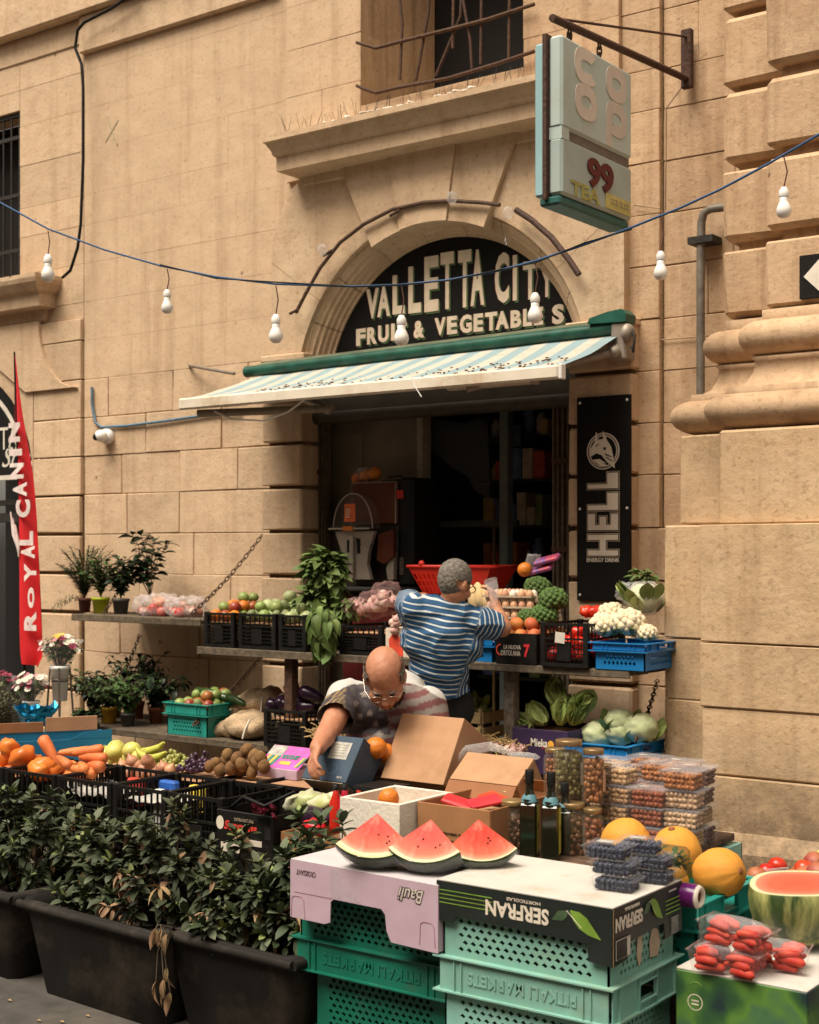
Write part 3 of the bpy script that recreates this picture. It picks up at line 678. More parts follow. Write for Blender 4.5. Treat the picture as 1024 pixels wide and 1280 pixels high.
def oring(cy, cz, w_, h_, t, a0=0, a1=360, flip=False):
    n = 28; o = []; i_ = []
    for k in range(n+1):
        a = math.radians(a0+(a1-a0)*k/n); c_, s_ = math.cos(a), math.sin(a)
        e = .75; sg_ = lambda x: (abs(x)**e)*(1 if x >= 0 else -1)
        o.append((cy+w_/2*sg_(c_), cz+h_/2*sg_(s_))); i_.append((cy+(w_/2-t)*sg_(c_), cz+(h_/2-t)*sg_(s_)))
    mb = MB(); vs = [(.064, a, b) for a, b in o]+[(.064, a, b) for a, b in i_]+[(.058, a, b) for a, b in o]+[(.058, a, b) for a, b in i_]; m_ = n+1
    fs = []
    for k in range(n): fs += [(k, k+1, m_+k+1, m_+k), (2*m_+k, k, k+1, 2*m_+k+1)[::-1], (m_+k, m_+k+1, 3*m_+k+1, 3*m_+k)]
    return mb.add(vs, fs)
obj('letter', oring(-.145,.268,.21,.165,.055,38,322), ov, cs)
obj('letter', oring(.145,.262,.20,.165,.055), ov, cs)
obj('letter', oring(-.145,.105,.20,.165,.055), ov, cs)
lpm = oring(.145,.095,.20,.165,.055,-125,180); lpm.box(.0585,.0635,.046,.1005,-.045,.097); obj('letter', lpm, ov, cs)
text('99', .25, .14, (.061,-.01,-.205), YU, ZU, mat('maroon', (.075,.003,.008), .5), cs, .006, .04)
ol = mat('olive_yellow', (.30,.27,.08), .6)
text('TEA', .27, .068, (.061,-.15,-.31), YU, ZU, ol, cs, .004, .04)
obj('price_strip', decal(rect(.25,.07), (.061,.165,-.305), YU, ZU, .003), mat('yellow_strip', (.45,.38,.13), .6), cs)
text(':22 222', .19, .026, (.065,.175,-.300), YU, ZU, mat('grey_print', (.25,.22,.15)), cs, .001)
br = thing('sign_bracket', 'rusty iron bracket on the wall carrying the hanging lightbox sign', 'bracket', (1.63,0,4.2))
w0, w1 = P(866,36,-.01), P(866,110,-.01)
obj('wall_plate', MB().chbox(-.03,.03,-.04,.0,w1.z-4.2,w0.z-4.2,.006), RUST, br)
be = PX(690,22,1.63); bs = P(860,98,-.03)
obj('beam', MB().tube([V((0,-.03,bs.z-4.2)), V((0,be.y,be.z-4.2))], .018, 6), RUST, br)
we = P(862,45,-.03); obj('stay_wire', MB().tube([V((0,-.03,we.z-4.2)), V((0,be.y+.05,be.z-4.19))], .007, 5), RUST, br)
for f in (.20,.62):
    yy = -1.05-.36+.67*f+.02; zt = 4.2+(bs.z-4.2)+(be.z-bs.z)*(yy/(be.y)); zb = 4.02
    for k in range(3):
        zc_ = zb+(zt-zb)*(k+.5)/3
        obj('chain_link', MB().tube([(0+.012*math.cos(a)*(k%2), yy+.012*math.cos(a)*((k+1)%2), zc_-4.2+.03*math.sin(a)) for a in [2*PI*q/10 for q in range(11)]], .0045, 5, False), RUST, br)
# ------------------------------------------------------------------ upright panel sign
hp = thing('energy_drink_sign', 'tall black sign panel reading HELL with a horned creature emblem beside the door', 'sign', (1.12,-.09,1.44))
a = P(722,497,-.1); b = P(788,750,-.1); wl, wr = a.x-1.12, P(789,600,-.1).x-1.12; hz = P(755,495,-.1).z-1.44; lz = P(755,751,-.1).z-1.44
obj('panel', MB().chbox(wl, wr, -.018,.0, lz, hz,.003), MC['sign_black'], hp)
silv = mat('warm_white_print', (.60,.52,.42), .5, .04); tan_ = mat('tan_print', (.33,.26,.18), .6); CXh = (wl+wr)/2
def hz_(py): return P(755,py,-.1).z-1.44
ww_ = P(776,600,-.1).x-P(735,600,-.1).x
for s, ya, yb in (('L',589,613),('L',614,640),('E',640,665),('H',666,697)):
    za, zb = hz_(ya), hz_(yb); h = za-zb; c_ = (CXh, -.019, (za+zb)/2)
    # block letters, reading upwards: letter width runs along Z, letter height along -X
    u, v = ZU, -XU
    def lpoly(s, W, H, g):
        t_ = H*.30; T = W*.30
        if s == 'L': q = [(-W/2+g,-H/2+g),(W/2-g,-H/2+g),(W/2-g,-H/2+t_*1.35-g),(-W/2+T*1.3-g,-H/2+t_*1.35-g),(-W/2+T*1.3-g,H/2-g),(-W/2+g,H/2-g)]
        elif s == 'H': q = [(-W/2+g,-H/2+g),(-W/2+T*1.15-g,-H/2+g),(-W/2+T*1.15-g,-H*.13+g),(W/2-T*1.15+g,-H*.13+g),(W/2-T*1.15+g,-H/2+g),(W/2-g,-H/2+g),(W/2-g,H/2-g),(W/2-T*1.15+g,H/2-g),(W/2-T*1.15+g,H*.13-g),(-W/2+T*1.15-g,H*.13-g),(-W/2+T*1.15-g,H/2-g),(-W/2+g,H/2-g)]
        else: q = [(-W/2+g,-H/2+g),(W/2-g,-H/2+g),(W/2-g,-H/2+t_-g),(-W/2+T*1.4-g,-H/2+t_-g),(-W/2+T*1.4-g,-H*.14+g),(W/2-T*.5-g,-H*.14+g),(W/2-T*.5-g,H*.14-g),(-W/2+T*1.4-g,H*.14-g),(-W/2+T*1.4-g,H/2-t_+g),(W/2-g,H/2-t_+g),(W/2-g,H/2-g),(-W/2+g,H/2-g)]
        return q
    obj('letter', decal(lpoly(s, h*.96, ww_, 0), c_, u, v, .001), tan_, hp)
    obj('letter', decal(lpoly(s, h*.96, ww_, .004), (c_[0], -.0205, c_[2]), u, v, .0008), BLK, hp)
    obj('letter', decal(lpoly(s, h*.96, ww_, .008), (c_[0], -.0218, c_[2]), u, v, .0008), silv, hp)
text('ENERGY DRINK', ww_, .022, (CXh,-.019,hz_(700)), XU, ZU, silv, hp, .001, .02)
ec = V((CXh,-.019,hz_(564))); R_ = ww_*.5
def rg(r0, r1, y, m_):
    q = []
    n = 32; mb = MB(); vs = []
    for k in range(n): a = 2*PI*k/n; vs += [(ec.x+r0*math.cos(a), y, ec.z+r0*math.sin(a)), (ec.x+r1*math.cos(a), y, ec.z+r1*math.sin(a))]
    obj('emblem_ring', MB().add(vs, [(2*k, 2*((k+1)%n), 2*((k+1)%n)+1, 2*k+1) for k in range(n)]), m_, hp)
rg(R_*.80, R_, -.0195, silv); rg(R_*.87, R_*.92, -.0203, BLK)
k_ = R_
obj('emblem', decal([(x*k_,z*k_) for x, z in [(-.78,-.28),(-.80,.10),(-.5,.5),(-.42,1.05),(-.25,.62),(.02,.66),(.0,1.08),(.22,.62),(.5,.2),(.62,-.35),(.72,-.95),(.25,-.6),(-.1,-.2),(-.4,-.1)]], ec, XU, ZU, .003), silv, hp)
for pl in ([(.02,.18),(.18,.22),(.2,.08),(.08,.04)], [(.12,-.12),(.55,-.32),(.56,-.36),(.14,-.22)], [(.2,-.3),(.6,-.55),(.6,-.60),(.22,-.38)], [(-.45,.3),(-.2,.45),(-.22,.40),(-.42,.24)], [(-.3,.55),(-.36,.85),(-.27,.62)]):
    obj('emblem', decal([(x*k_,z*k_) for x, z in pl], (ec.x,-.0225,ec.z), XU, ZU, .0008), BLK, hp)
obj('emblem', decal([(x*k_,z*k_) for x, z in [(-.65,-.45),(-.2,-.42),(.2,-.68),(-.1,-.62),(.3,-.8),(-.15,-.8)]], ec, XU, ZU, .003), silv, hp)
for (x, z) in ((wl+.02,hz-.03),(wr-.02,hz-.03),(wl+.02,(hz+lz)*.45),(wr-.02,(hz+lz)*.45),(wl+.02,lz+.03),(wr-.02,lz+.03)):
    obj('screw', MB().ell((x,-.019,z), (.008,.003,.008), 8, 6), WPL, hp)
# ------------------------------------------------------------------ feather flag
ff = thing('feather_flag', 'tall red feather flag with white lettering on a pole in front of the left shop', 'flag', P(30,840,-.75))
def fpt(px, py): return P(px, py, -.75)-ff.location
obj('pole', MB().tube([fpt(32,900), fpt(28,750), fpt(19,470), fpt(18,440)], [.014,.012,.008,.006], 8), BLK, ff)
edges = [(445,18,19.5),(470,18.5,22),(520,18.5,27),(560,19,32),(600,19,37),(650,20,42),(700,21,47),(750,23,52),(790,25,56),(815,27,58),(829,30,50)]
vs = []; nn_ = 12
def edge(py):
    for i in range(len(edges)-1):
        a, b = edges[i], edges[i+1]
        if a[0] <= py <= b[0]:
            t_ = (py-a[0])/(b[0]-a[0]); return a[1]+(b[1]-a[1])*t_, a[2]+(b[2]-a[2])*t_
    return edges[-1][1:]
rows = 60
for r in range(rows+1):
    py = 445+(829-445)*r/rows; l, rr = edge(py); 
    for k in range(nn_+1):
        u = k/nn_; p = fpt(l+(rr-l)*u, py+ (u*6 if py > 800 else 0)); p.y += .035*math.sin(u*7+py*.012)*min(1,(py-440)/150); vs.append(p)
obj('flag_cloth', MB().add(vs, [(r*(nn_+1)+k, r*(nn_+1)+k+1, (r+1)*(nn_+1)+k+1, (r+1)*(nn_+1)+k) for r in range(rows) for k in range(nn_)], True), mat('red_flag_cloth', (.55,.012,.035), .6, .08, 6, .1), ff)
fw = mat('flag_white', (.68,.56,.52), .7)
for ch, py, pc, hh_, ww in (('N',541,25,26,14),('I',566,26.5,9,16),('N',589,28,21,17),('A',612,32,19,17),('C',636,36,24,18),('L',673,40,19,17),('A',690,42,17,17),('Y',716,45,24,15),('O',747,46,28,8),('R',776,45,26,15)):
    c = fpt(pc, py); w_ = (fpt(pc+ww/2,py)-fpt(pc-ww/2,py)).x; h_ = (fpt(pc,py-hh_/2)-fpt(pc,py+hh_/2)).z
    c.y -= .045; obj('letter', tmesh(ch, h_*.92, w_, c, ZU, -XU, .004, .05), fw, ff)
for k in range(3):
    obj('emblem', MB().tube([fpt(20+k*3,640+k*8)+V((0,-.045,0)), fpt(24+k*3,668+k*6)+V((0,-.045,0)), fpt(30,690+k*3)+V((0,-.045,0))], [.004,.014,.004], 6), fw, ff)
# ------------------------------------------------------------------ string lights
blc = mat('blue_cord', (.015,.07,.16), .6, .2)
cpts = [(-60,230),(0,253),(60,286),(130,312),(200,332),(270,346),(345,355),(440,358),(500,356),(560,350),(620,339),(670,326),(730,306),(790,284),(850,260),(900,237),(960,205),(1024,168),(1100,120)]
def zc2(px): return 7.9-px/1024*1.9
cord = thing('light_string_cord', 'blue cord with hanging bulb leads strung across the whole shop front', 'cord', PD(440,358,zc2(440)))
obj('cord', MB().tube([PD(a,b,zc2(a)) for a,b in cpts], .0055, 6), blc, cord, world=True)
obj('cord', MB().tube([PD(a,b+2.5*math.sin(a*.05),zc2(a)-.004) for a,b in cpts[4:14]], .0035, 5), BLK, cord, world=True)
bm_ = mat('opal_bulb', (.78,.74,.68), .25, .03, 5, 0, rnd=0)
bl0 = None
bl = [(60,288,318,352,'leftmost bulb of the string, before the wall near the barred window'),(209,336,362,392,'bulb of the string in front of the blank wall, second from the left'),(345,357,393,429,'bulb of the string hanging over the left end of the awning'),(502,357,394,432,'bulb of the string hanging over the words FRUIT &'),(669,328,366,404,'bulb of the string hanging over the word VEGETABLES'),(826,271,314,350,'bulb of the string between the hanging sign and the downpipe'),(980,196,234,273,'rightmost bulb of the string, in front of the rusticated pier')]
for i, (px, pa, pt, pbm, lab) in enumerate(bl):
    z = zc2(px); top = PD(px, pt, z); bot = PD(px, pbm, z); L_ = top.z-bot.z; t_ = thing('light_bulb', lab, 'light bulb', bot, group='bulbs hung on the blue cord')
    s_ = L_/.125
    obj('glass', MB().lathe([(0,0),(.015,.002),(.026,.012),(.031,.028),(.029,.042),(.022,.058),(.017,.068)], 16), bm_, t_).scale = (s_,)*3
    obj('cap', MB().lathe([(.017,.068),(.0165,.088),(0,.09)], 14), WPL, t_).scale = (s_,)*3
    obj('socket', MB().lathe([(.018,.085),(.020,.09),(.020,.108),(.010,.125),(0,.127)], 14), WPL, t_).scale = (s_,)*3
    a_ = PD(px, pa, z)-bot; b_ = V((0,0,.125*s_)); mid = (a_+b_)/2+V((.015,0,0))
    obj('lead', MB().tube([a_, mid, b_], .0032, 5), mat('brown_lead', (.08,.03,.02)), t_)
# rope light tube on the arch
rl = thing('arch_lights', 'dark ribbed conduit with clear bulbs following the arch above the sign', 'light fitting', (-.02,-.12,3.6))
rp = [(370,391),(382,367),(400,335),(425,303),(455,280),(490,262),(530,253),(565,251),(600,253),(625,256)]; rp2 = [(645,262),(665,275),(690,297),(712,325),(724,343)]
rpm = mat('old_brown_conduit', (.07,.035,.02), .7, .4, 60, .4)
obj('conduit', MB().tube(P3(rp, -.13), .012, 7), rpm, rl, world=True); obj('conduit', MB().tube(P3(rp2, -.13), .018, 7), rpm, rl, world=True)
for q in ((370,391),(412,318),(496,268)):
    c = P(*q, -.13); obj('clip', MB().tube([c+V((-.05,0,0)), c+V((.03,-.01,.02))], .010, 5), rpm, rl, world=True)
for q in ((403,312),(565,247),(635,266)):
    c = P(*q, -.18); obj('clear_bulb', MB().ell(c, (.032,.032,.036), 14, 10), CLEARB, rl, world=True)
tag(obj('loose_cable', MB().tube(P3([(707,272),(712,285),(722,292),(735,284),(732,274)], -.05), .007, 6), mat('tan_cable', (.35,.24,.14))), 'loop of tan cable on the wall under the hanging sign', 'cable')
tag(obj('loose_cable', MB().tube(P3([(738,290),(737,318),(727,345)], -.05), .004, 5), mat('tan_cable', (.35,.24,.14))), 'thin cable dropping beside the right end of the arch', 'cable')
tag(obj('loose_cable', MB().tube(P3([(860,100),(848,115),(833,135),(832,262),(792,256)], -.02), .004, 5), mat('tan_cable', (.35,.24,.14))), 'thin tan cable running down from the sign bracket', 'cable')

# ------------------------------------------------------------------ shelves
def plank_shelf(label, x0, x1, y0, y1, z, cat='shelf', boards=3, m=DWOOD):
    s = thing('wooden_shelf', label, cat, ((x0+x1)/2, (y0+y1)/2, z-.03))
    w_ = (y1-y0)/boards
    for k in range(boards): obj('plank', MB().chbox(x0-s.location.x, x1-s.location.x, y0+k*w_+.002-s.location.y, y0+(k+1)*w_-.002-s.location.y, 0, .028, .004, None, .003), m, s)
    obj('edge_rail', MB().chbox(x0-s.location.x, x1-s.location.x, y0-.02-s.location.y, y0-.001-s.location.y, -.012, .03, .003, None, .002), m, s)
    return s
ZU1 = 1.285; ZT = 1.135; ZL = .585
s1 = plank_shelf('narrow upper plank shelf under the potted plants and bagged fruit', -2.56, -1.36, -.60, -.02, ZU1)
tb = plank_shelf('long waist high plank table across the doorway carrying crates of produce', -1.16, 1.72, -.83, -.25, ZT, 'table', 3)
for (px) in (357, 633):
    p = P(px, 830, -.80); obj('leg', MB().chbox(p.x-tb.location.x-.03, p.x-tb.location.x+.03, -.81-tb.location.y+.03, -.75-tb.location.y+.03, -ZT+.13, -.005, .004), RUST if px < 500 else mat('galvanised_leg', (.14,.11,.08), .7, .4, 40, .4), tb)
s2 = plank_shelf('lower plank shelf under the potted herbs and potato sacks', -2.42, .55, -.80, -.10, ZL)
s3 = plank_shelf('low plank shelf under the crates of cabbages', .56, 1.66, -.80, -.10, .60)
def chain(a, b, label, r=.012, m=RUST):
    a, b = V(a), V(b); L_ = (b-a).length; n = max(4, int(L_/.034)); t_ = thing('chain', label, 'chain', a); d = (b-a).normalized()
    q = d.to_track_quat('Z', 'Y'); base = MB().tube([(r*math.cos(x), 0, r*1.9*math.sin(x)) for x in [2*PI*k/8 for k in range(9)]], r*.32, 4, False).mesh('chain_link'); base.materials.append(m)
    for k in range(n):
        o = bpy.data.objects.new('chain_link', base); col.objects.link(o); o.parent = t_; o.location = d*(L_*(k+.5)/n)-V((0,0,.03*math.sin(PI*k/n))); e = q @ Euler((0,0,PI/2*(k%2))).to_quaternion(); o.rotation_euler = e.to_euler()
    return t_
chain(P(187,668,0), (-2.3,-.58,ZU1), 'rusty chain holding the upper plank shelf behind the potted plants')
chain(P(329,668,-.01), P(236,770,-.62), 'rusty chain slanting across the wall to the bagged fruit shelf')
chain(P(175,793,0), P(150,845,-.4), 'short rusty chain above the potted herbs')
chain(P(333,812,-.0), P(243,905,-.82), 'dark heavy chain slanting down behind the green crate of peppers', .016)
chain(P(822,850,-.1), P(795,925,-.8), 'dark chain hanging beside the blue crate of cabbages', .012)

# ------------------------------------------------------------------ foliage helpers
def leafmesh(name, L=.05, W=.02, m=None, bend=.25, fold=.25, n=4):
    mb = MB(); vs = []
    for k in range(n+1):
        t_ = k/n; w_ = W/2*math.sin(PI*min(1, t_*.92+.06))**.7 if k < n else .0005; y = L*t_; z = -bend*L*t_*t_
        vs += [(-w_, y, z+fold*w_), (0, y, z), (w_, y, z+fold*w_)]
    fs = []
    for k in range(n): fs += [(3*k,3*k+1,3*k+4,3*k+3),(3*k+1,3*k+2,3*k+5,3*k+4)]
    me = mb.add(vs, fs, True).mesh(name)
    if m: me.materials.append(m)
    return me
def leafmat(name, c, c2, rough=.45):
    m_ = mat(name, c, rough+.12, .2, 9, .1, c2=c2, rnd=.25, spec=.3); return m_
def foliage(root, leaves, meshes, n_ind=100, name='leaf', kind_name='foliage', m=None):
    # leaves: list of (matrix, mesh index); nearest to the street become single objects
    leaves.sort(key=lambda l: dist(root.location+l[0].translation))
    step = 1
    for M_, k in leaves[:n_ind]:
        o = bpy.data.objects.new(name, meshes[k]); col.objects.link(o); o.parent = root
        o.matrix_local = M_
    rest = leaves[n_ind:]
    if not rest: return
    groups = {}
    for M_, k in rest: groups.setdefault(k, []).append(M_)
    mats = []; vs = []; fs = []; mi = []
    for k, Ms in groups.items():
        me = meshes[k]; cv = [v.co.copy() for v in me.vertices]; cf = [tuple(p.vertices) for p in me.polygons]
        mats.append(me.materials[0]); mid = len(mats)-1
        for M_ in Ms:
            n = len(vs); vs += [M_ @ v for v in cv]; fs += [tuple(i+n for i in f) for f in cf]; mi += [mid]*len(cf)
    me = bpy.data.meshes.new(kind_name); me.from_pydata([tuple(v) for v in vs], [], fs); me.polygons.foreach_set('use_smooth', [True]*len(fs)); me.polygons.foreach_set('material_index', mi)
    for q in mats: me.materials.append(q)
    o = bpy.data.objects.new(kind_name, me); col.objects.link(o); o.parent = root; o['kind'] = 'stuff'
def frame(pos, d, roll=0, s=1):
    d = V(d).normalized(); q = d.to_track_quat('Y', 'Z'); return Matrix.Translation(pos) @ q.to_matrix().to_4x4() @ Matrix.Rotation(roll,4,'Y') @ Matrix.Diagonal((s,s,s,1))
def rdir(up=.5):
    a = random.uniform(0,2*PI); z = random.uniform(-.4,1)*1; r = math.sqrt(max(0,1-z*z*.8)); return V((r*math.cos(a), r*math.sin(a), z+up)).normalized()
PG = [leafmat('shrub_leaf_dark',(.050,.068,.030),(.026,.036,.016)), leafmat('shrub_leaf_grey',(.125,.14,.08),(.06,.075,.04)), leafmat('shrub_leaf_new',(.22,.25,.08),(.11,.14,.045)), leafmat('shrub_leaf_dry',(.33,.22,.12),(.20,.12,.06), .8)]
PL = [leafmesh('leaf', .060, .029, PG[0]), leafmesh('leaf', .054, .027, PG[1], .15), leafmesh('leaf', .040, .017, PG[2], .1), leafmesh('leaf', .06, .022, PG[3], .5, .6)]
STEM = mat('shrub_stem', (.09,.065,.04), .8, .3)
# planters
plm = mat('planter_plastic', (.013,.011,.009), .7, .25, 7, .2, dirt=(.060,.047,.035), dscale=3, spec=.2)
soil = mat('dark_soil', (.03,.02,.013), .95, .4, 30, 1)
def planter(x0, y0, rz, label, L_=.83, h=.36):
    t_ = thing('planter', label, 'planter', (x0, y0, .0), rz, 'long black plant troughs')
    D = .38; b = .09
    vs = []; prof = [(b,.0),(b*.95,.01),(.02,h-.05),(.018,h-.045),(.0,h-.042),(0,h),(.035,h),(.05,h-.05),(.11,.03)]
    pts = []
    for o_, z in prof:
        cx = .035; x_0, x_1, y_0, y_1 = o_*.85, L_-o_*.85, o_*.6, D-o_*.6
        pts.append([(x_0+cx,y_0,z),(x_1-cx,y_0,z),(x_1,y_0+cx,z),(x_1,y_1-cx,z),(x_1-cx,y_1,z),(x_0+cx,y_1,z),(x_0,y_1-cx,z),(x_0,y_0+cx,z)])
    mb = MB(); mb.add([q for r in pts for q in r], [(i*8+k, i*8+(k+1)%8, (i+1)*8+(k+1)%8, (i+1)*8+k) for i in range(len(pts)-1) for k in range(8)], True)
    obj('trough', mb, plm, t_); rim = MB()
    rim.tube([(.0,0,h-.02),(L_,0,h-.02)], .018, 8); rim.tube([(L_,0,h-.02),(L_,D,h-.02)], .018, 8); obj('rim', rim, plm, t_)
    obj('soil', MB().box(.05,L_-.05,.05,D-.05,h-.1,h-.05), soil, t_)
    return t_
pl1 = PZ(20,1148,.34); 
planter(-.46, -3.34, -.06, 'black plastic trough cut off by the left edge of the picture')
planter(.42, -3.40, -.06, 'black plastic trough full of shrubs, the middle one, with dead leaves at its corner')
planter(1.17, -3.38, -.04, 'black plastic trough of shrubs next to the green crates', .66)
def shrub(x, y, z, rx, ry, rz_, label, n_tips=60, seed=1, dry=.08, n_ind=60):
    random.seed(seed); t_ = thing('shrub', label, 'shrub', (x,y,z), group='pittosporum bushes in the troughs')
    st = MB(); lv = []
    for k in range(n_tips):
        a = random.uniform(0,2*PI); el = math.acos(random.uniform(-.1,1)); rr = random.uniform(.55,1.05)
        tip = V((rx*rr*math.sin(el)*math.cos(a), ry*rr*math.sin(el)*math.sin(a), .06+rz_*rr*abs(math.cos(el))*1.0+.04*random.random()))
        bs_ = V((random.uniform(-.08,.08), random.uniform(-.05,.05), 0)); mid = bs_.lerp(tip,.5)+V((random.uniform(-.03,.03),random.uniform(-.03,.03),.03))
        st.tube([bs_, mid, tip], [.006,.004,.0025], 4, False)
        d = (tip-mid).normalized(); d = (d+V((0,0,.5))).normalized()
        isdry = random.random() < dry and tip.z < rz_*.5
        for ring, (cnt, ev, ds) in enumerate(((4,.9,0),(6,.45,-.012),(7,.05,-.03),(6,-.1,-.06),(4,0,-.10))):
            off = random.uniform(0,6)
            for q in range(cnt):
                b = off+2*PI*q/cnt+random.uniform(-.3,.3); side = d.orthogonal().normalized(); s2_ = d.cross(side)
                dd = (side*math.cos(b)+s2_*math.sin(b))*math.cos(ev)+d*math.sin(ev+random.uniform(-.2,.2)); dd.z += .12
                kk = 3 if isdry or random.random() < .03 else (2 if ring <= 1 and random.random() < .35 else random.choice((0,0,1,1,0)))
                if kk == 3: dd.z -= .9
                lv.append((frame(tip+d*ds, dd, random.uniform(-.5,.5), random.uniform(.5,1.25)), kk))
    obj('stem', st, STEM, t_); foliage(t_, lv, PL, n_ind)
    return t_
sh_ = [(-.30,-3.12,.30,.30,.24,.44,'dark leathery bush at the far left of the troughs'),(.12,-3.14,.30,.27,.22,.40,'dark leathery bush above the joint of the two left troughs'),(.66,-3.16,.30,.26,.22,.30,'shrub in the left half of the middle trough'),(1.02,-3.16,.30,.27,.22,.37,'shrub in the right half of the middle trough with dry leaves'),(1.42,-3.18,.30,.22,.22,.30,'shrub in the right trough below the black crate label'),(1.74,-3.14,.30,.22,.20,.40,'tallest shrub of the right trough, touching the lavender box')]
for i, (x,y,z,rx,ry,rz_,lab) in enumerate(sh_): shrub(x,y,z,rx*1.06,ry,rz_*random.uniform(.9,1.08),lab, 54, 20+i, .25 if i in (3,4) else .07)
random.seed(77)
dl = thing('dry_leaf_spray', 'spray of dead tan leaves hanging over the corner of the middle trough', 'dry leaves', (1.27,-3.45,.36)); st = MB(); lv = []
for k in range(9):
    tip = V((random.uniform(-.06,.06), random.uniform(-.05,.0), random.uniform(-.2,.05))); st.tube([(0,.04,.02), tip*.5+V((0,-.01,.03)), tip], .002, 4, False)
    for q in range(2): lv.append((frame(tip, V((random.uniform(-.4,.4),random.uniform(-.6,0),-1)), random.uniform(-1,1), random.uniform(.7,1.2)), 3))
obj('stem', st, STEM, dl); foliage(dl, lv, PL, 60)
lit = MB(); 
for k in range(60):
    x = random.uniform(-.5,2); y = random.uniform(-3.9,-3.45); lit.add([(x-.012,y,.006),(x,y-.006,.010),(x+.014,y+.002,.006),(x,y+.008,.010)], [(0,1,2,3)])
tag(obj('ground_litter', lit, PG[3], kind='stuff'), 'scattered dry leaves on the asphalt in front of the troughs', 'leaf litter')

# ------------------------------------------------------------------ produce helpers
def applem(name, r=.036, m=None, k=.12, squash=.9, n=14):
    pr = []
    for i in range(11):
        a = PI*i/10; rr = r*math.sin(a)*(1+.08*math.cos(a)); z = -r*squash*math.cos(a)
        if i > 7: z -= r*k*(i-7)**2*.12
        pr.append((max(rr,.0004), z))
    mb = MB().lathe(pr, n); mb.tube([(0,0,r*.6),(r*.08,0,r*1.05)], r*.045, 4); me = mb.mesh(name); me.materials.append(m); return me
def ellm(name, r, m, nz=.06, nu=14, nv=10, sc=2, seed=1):
    me = MB().ell((0,0,0), r, nu, nv, None, nz, sc, seed).mesh(name); me.materials.append(m); return me
def put(name, me, loc, label, cat, group=None, rot=None, s=1):
    o = bpy.data.objects.new(name, me); col.objects.link(o); o.location = loc
    o.rotation_euler = rot if rot is not None else (random.uniform(-.6,.6), random.uniform(-.6,.6), random.uniform(0,6))
    o.scale = (s*random.uniform(.93,1.07),)*3; tag(o, label, cat, group); return o
def heap(name, me, r, x0, x1, y0, y1, z, label, cat, group, layers=2, vr=.12, dome=.5, rot=None, front=None, s=(.9,1.1)):
    out = []
    for k in range(layers):
        ins = k*r*.9
        xa, xb, ya, yb = x0+r+ins, x1-r-ins, y0+r+ins, y1-r-ins
        if xb < xa or yb < ya: break
        nx = max(1, int((xb-xa)/(1.95*r))+1); ny = max(1, int((yb-ya)/(1.95*r))+1)
        for i in range(nx):
            for j in range(ny):
                if k == layers-1 and layers > 1 and random.random() < .2: continue
                x = xa+(xb-xa)*(i+.5)/nx if nx > 1 else (xa+xb)/2; y = ya+(yb-ya)*(j+.5)/ny
                if nx > 1: x = xa+(xb-xa)*i/(nx-1)
                if ny > 1: y = ya+(yb-ya)*j/(ny-1)
                p = (x+random.uniform(-vr,vr)*r, y+random.uniform(-vr,vr)*r, z+r+k*r*1.45+random.uniform(-vr,vr)*r*.6)
                m_ = random.choice(me) if isinstance(me, list) else me
                out.append(put(name, m_, p, label, cat, group, rot, random.uniform(*s)))
    return out

def slat_crate(label, x0, x1, y0, y1, z0, z1, group=None, m=BLK, nv=9, card=True, liner=None, name='plastic_crate', rz=0):
    c = thing(name, label, 'crate', ((x0+x1)/2, (y0+y1)/2, z0), rz, group)
    W, D, H = x1-x0, y1-y0, z1-z0; w2, d2 = W/2, D/2; t_ = .009
    def panel(L_, flip):
        mb = MB(); mb.box(-L_/2,L_/2,0,t_,H-.014,H); mb.box(-L_/2,L_/2,0,t_,0,.02); mb.box(-L_/2,L_/2,0,t_,H*.62,H*.62+.010)
        n = max(4, int(L_/.034))
        for k in range(n+1): x = -L_/2+L_*k/n; mb.box(x-.003,x+.003,.001,t_-.001,H*.62,H-.014)
        for k in range(4): z = .02+(H*.62-.02)*(k+1)/5; mb.box(-L_/2,L_/2,.002,t_-.002,z-.0028,z+.0028)
        for k in range(n*2+1): x = -L_/2+L_*k/(2*n); mb.box(x-.0018,x+.0018,.003,t_-.003,.02,H*.62)
        if card: mb.box(-L_*.16,L_*.16,-.001,t_,.03,H*.58)
        return mb
    obj('side_panel', panel(W-.03,0), m, c, (0,-d2,0)); obj('side_panel', panel(W-.03,0), m, c, (0,d2-t_,0))
    obj('side_panel', panel(D-.03,0), m, c, (w2,0,0), (0,0,PI/2)); obj('side_panel', panel(D-.03,0), m, c, (-w2+t_,0,0), (0,0,PI/2))
    pst = MB().chbox(-.014,.014,-.014,.014,0,H+.004,.003).mesh('corner_post'); pst.materials.append(m)
    for sx_ in (-1,1):
        for sy in (-1,1): obj('corner_post', pst, None, c, (sx_*(w2-.013), sy*(d2-.013), 0))
    bb = MB(); 
    for k in range(7): bb.box(-w2+.01,w2-.01,-d2+.01+(D-.02)*k/7,-d2+.01+(D-.02)*(k+.7)/7,.004,.012)
    obj('base', bb, m, c)
    if liner is not None: obj('liner', MB().box(-w2+.02,w2-.02,-d2+.02,d2-.02,liner-.004,liner), CARD, c)
    return c
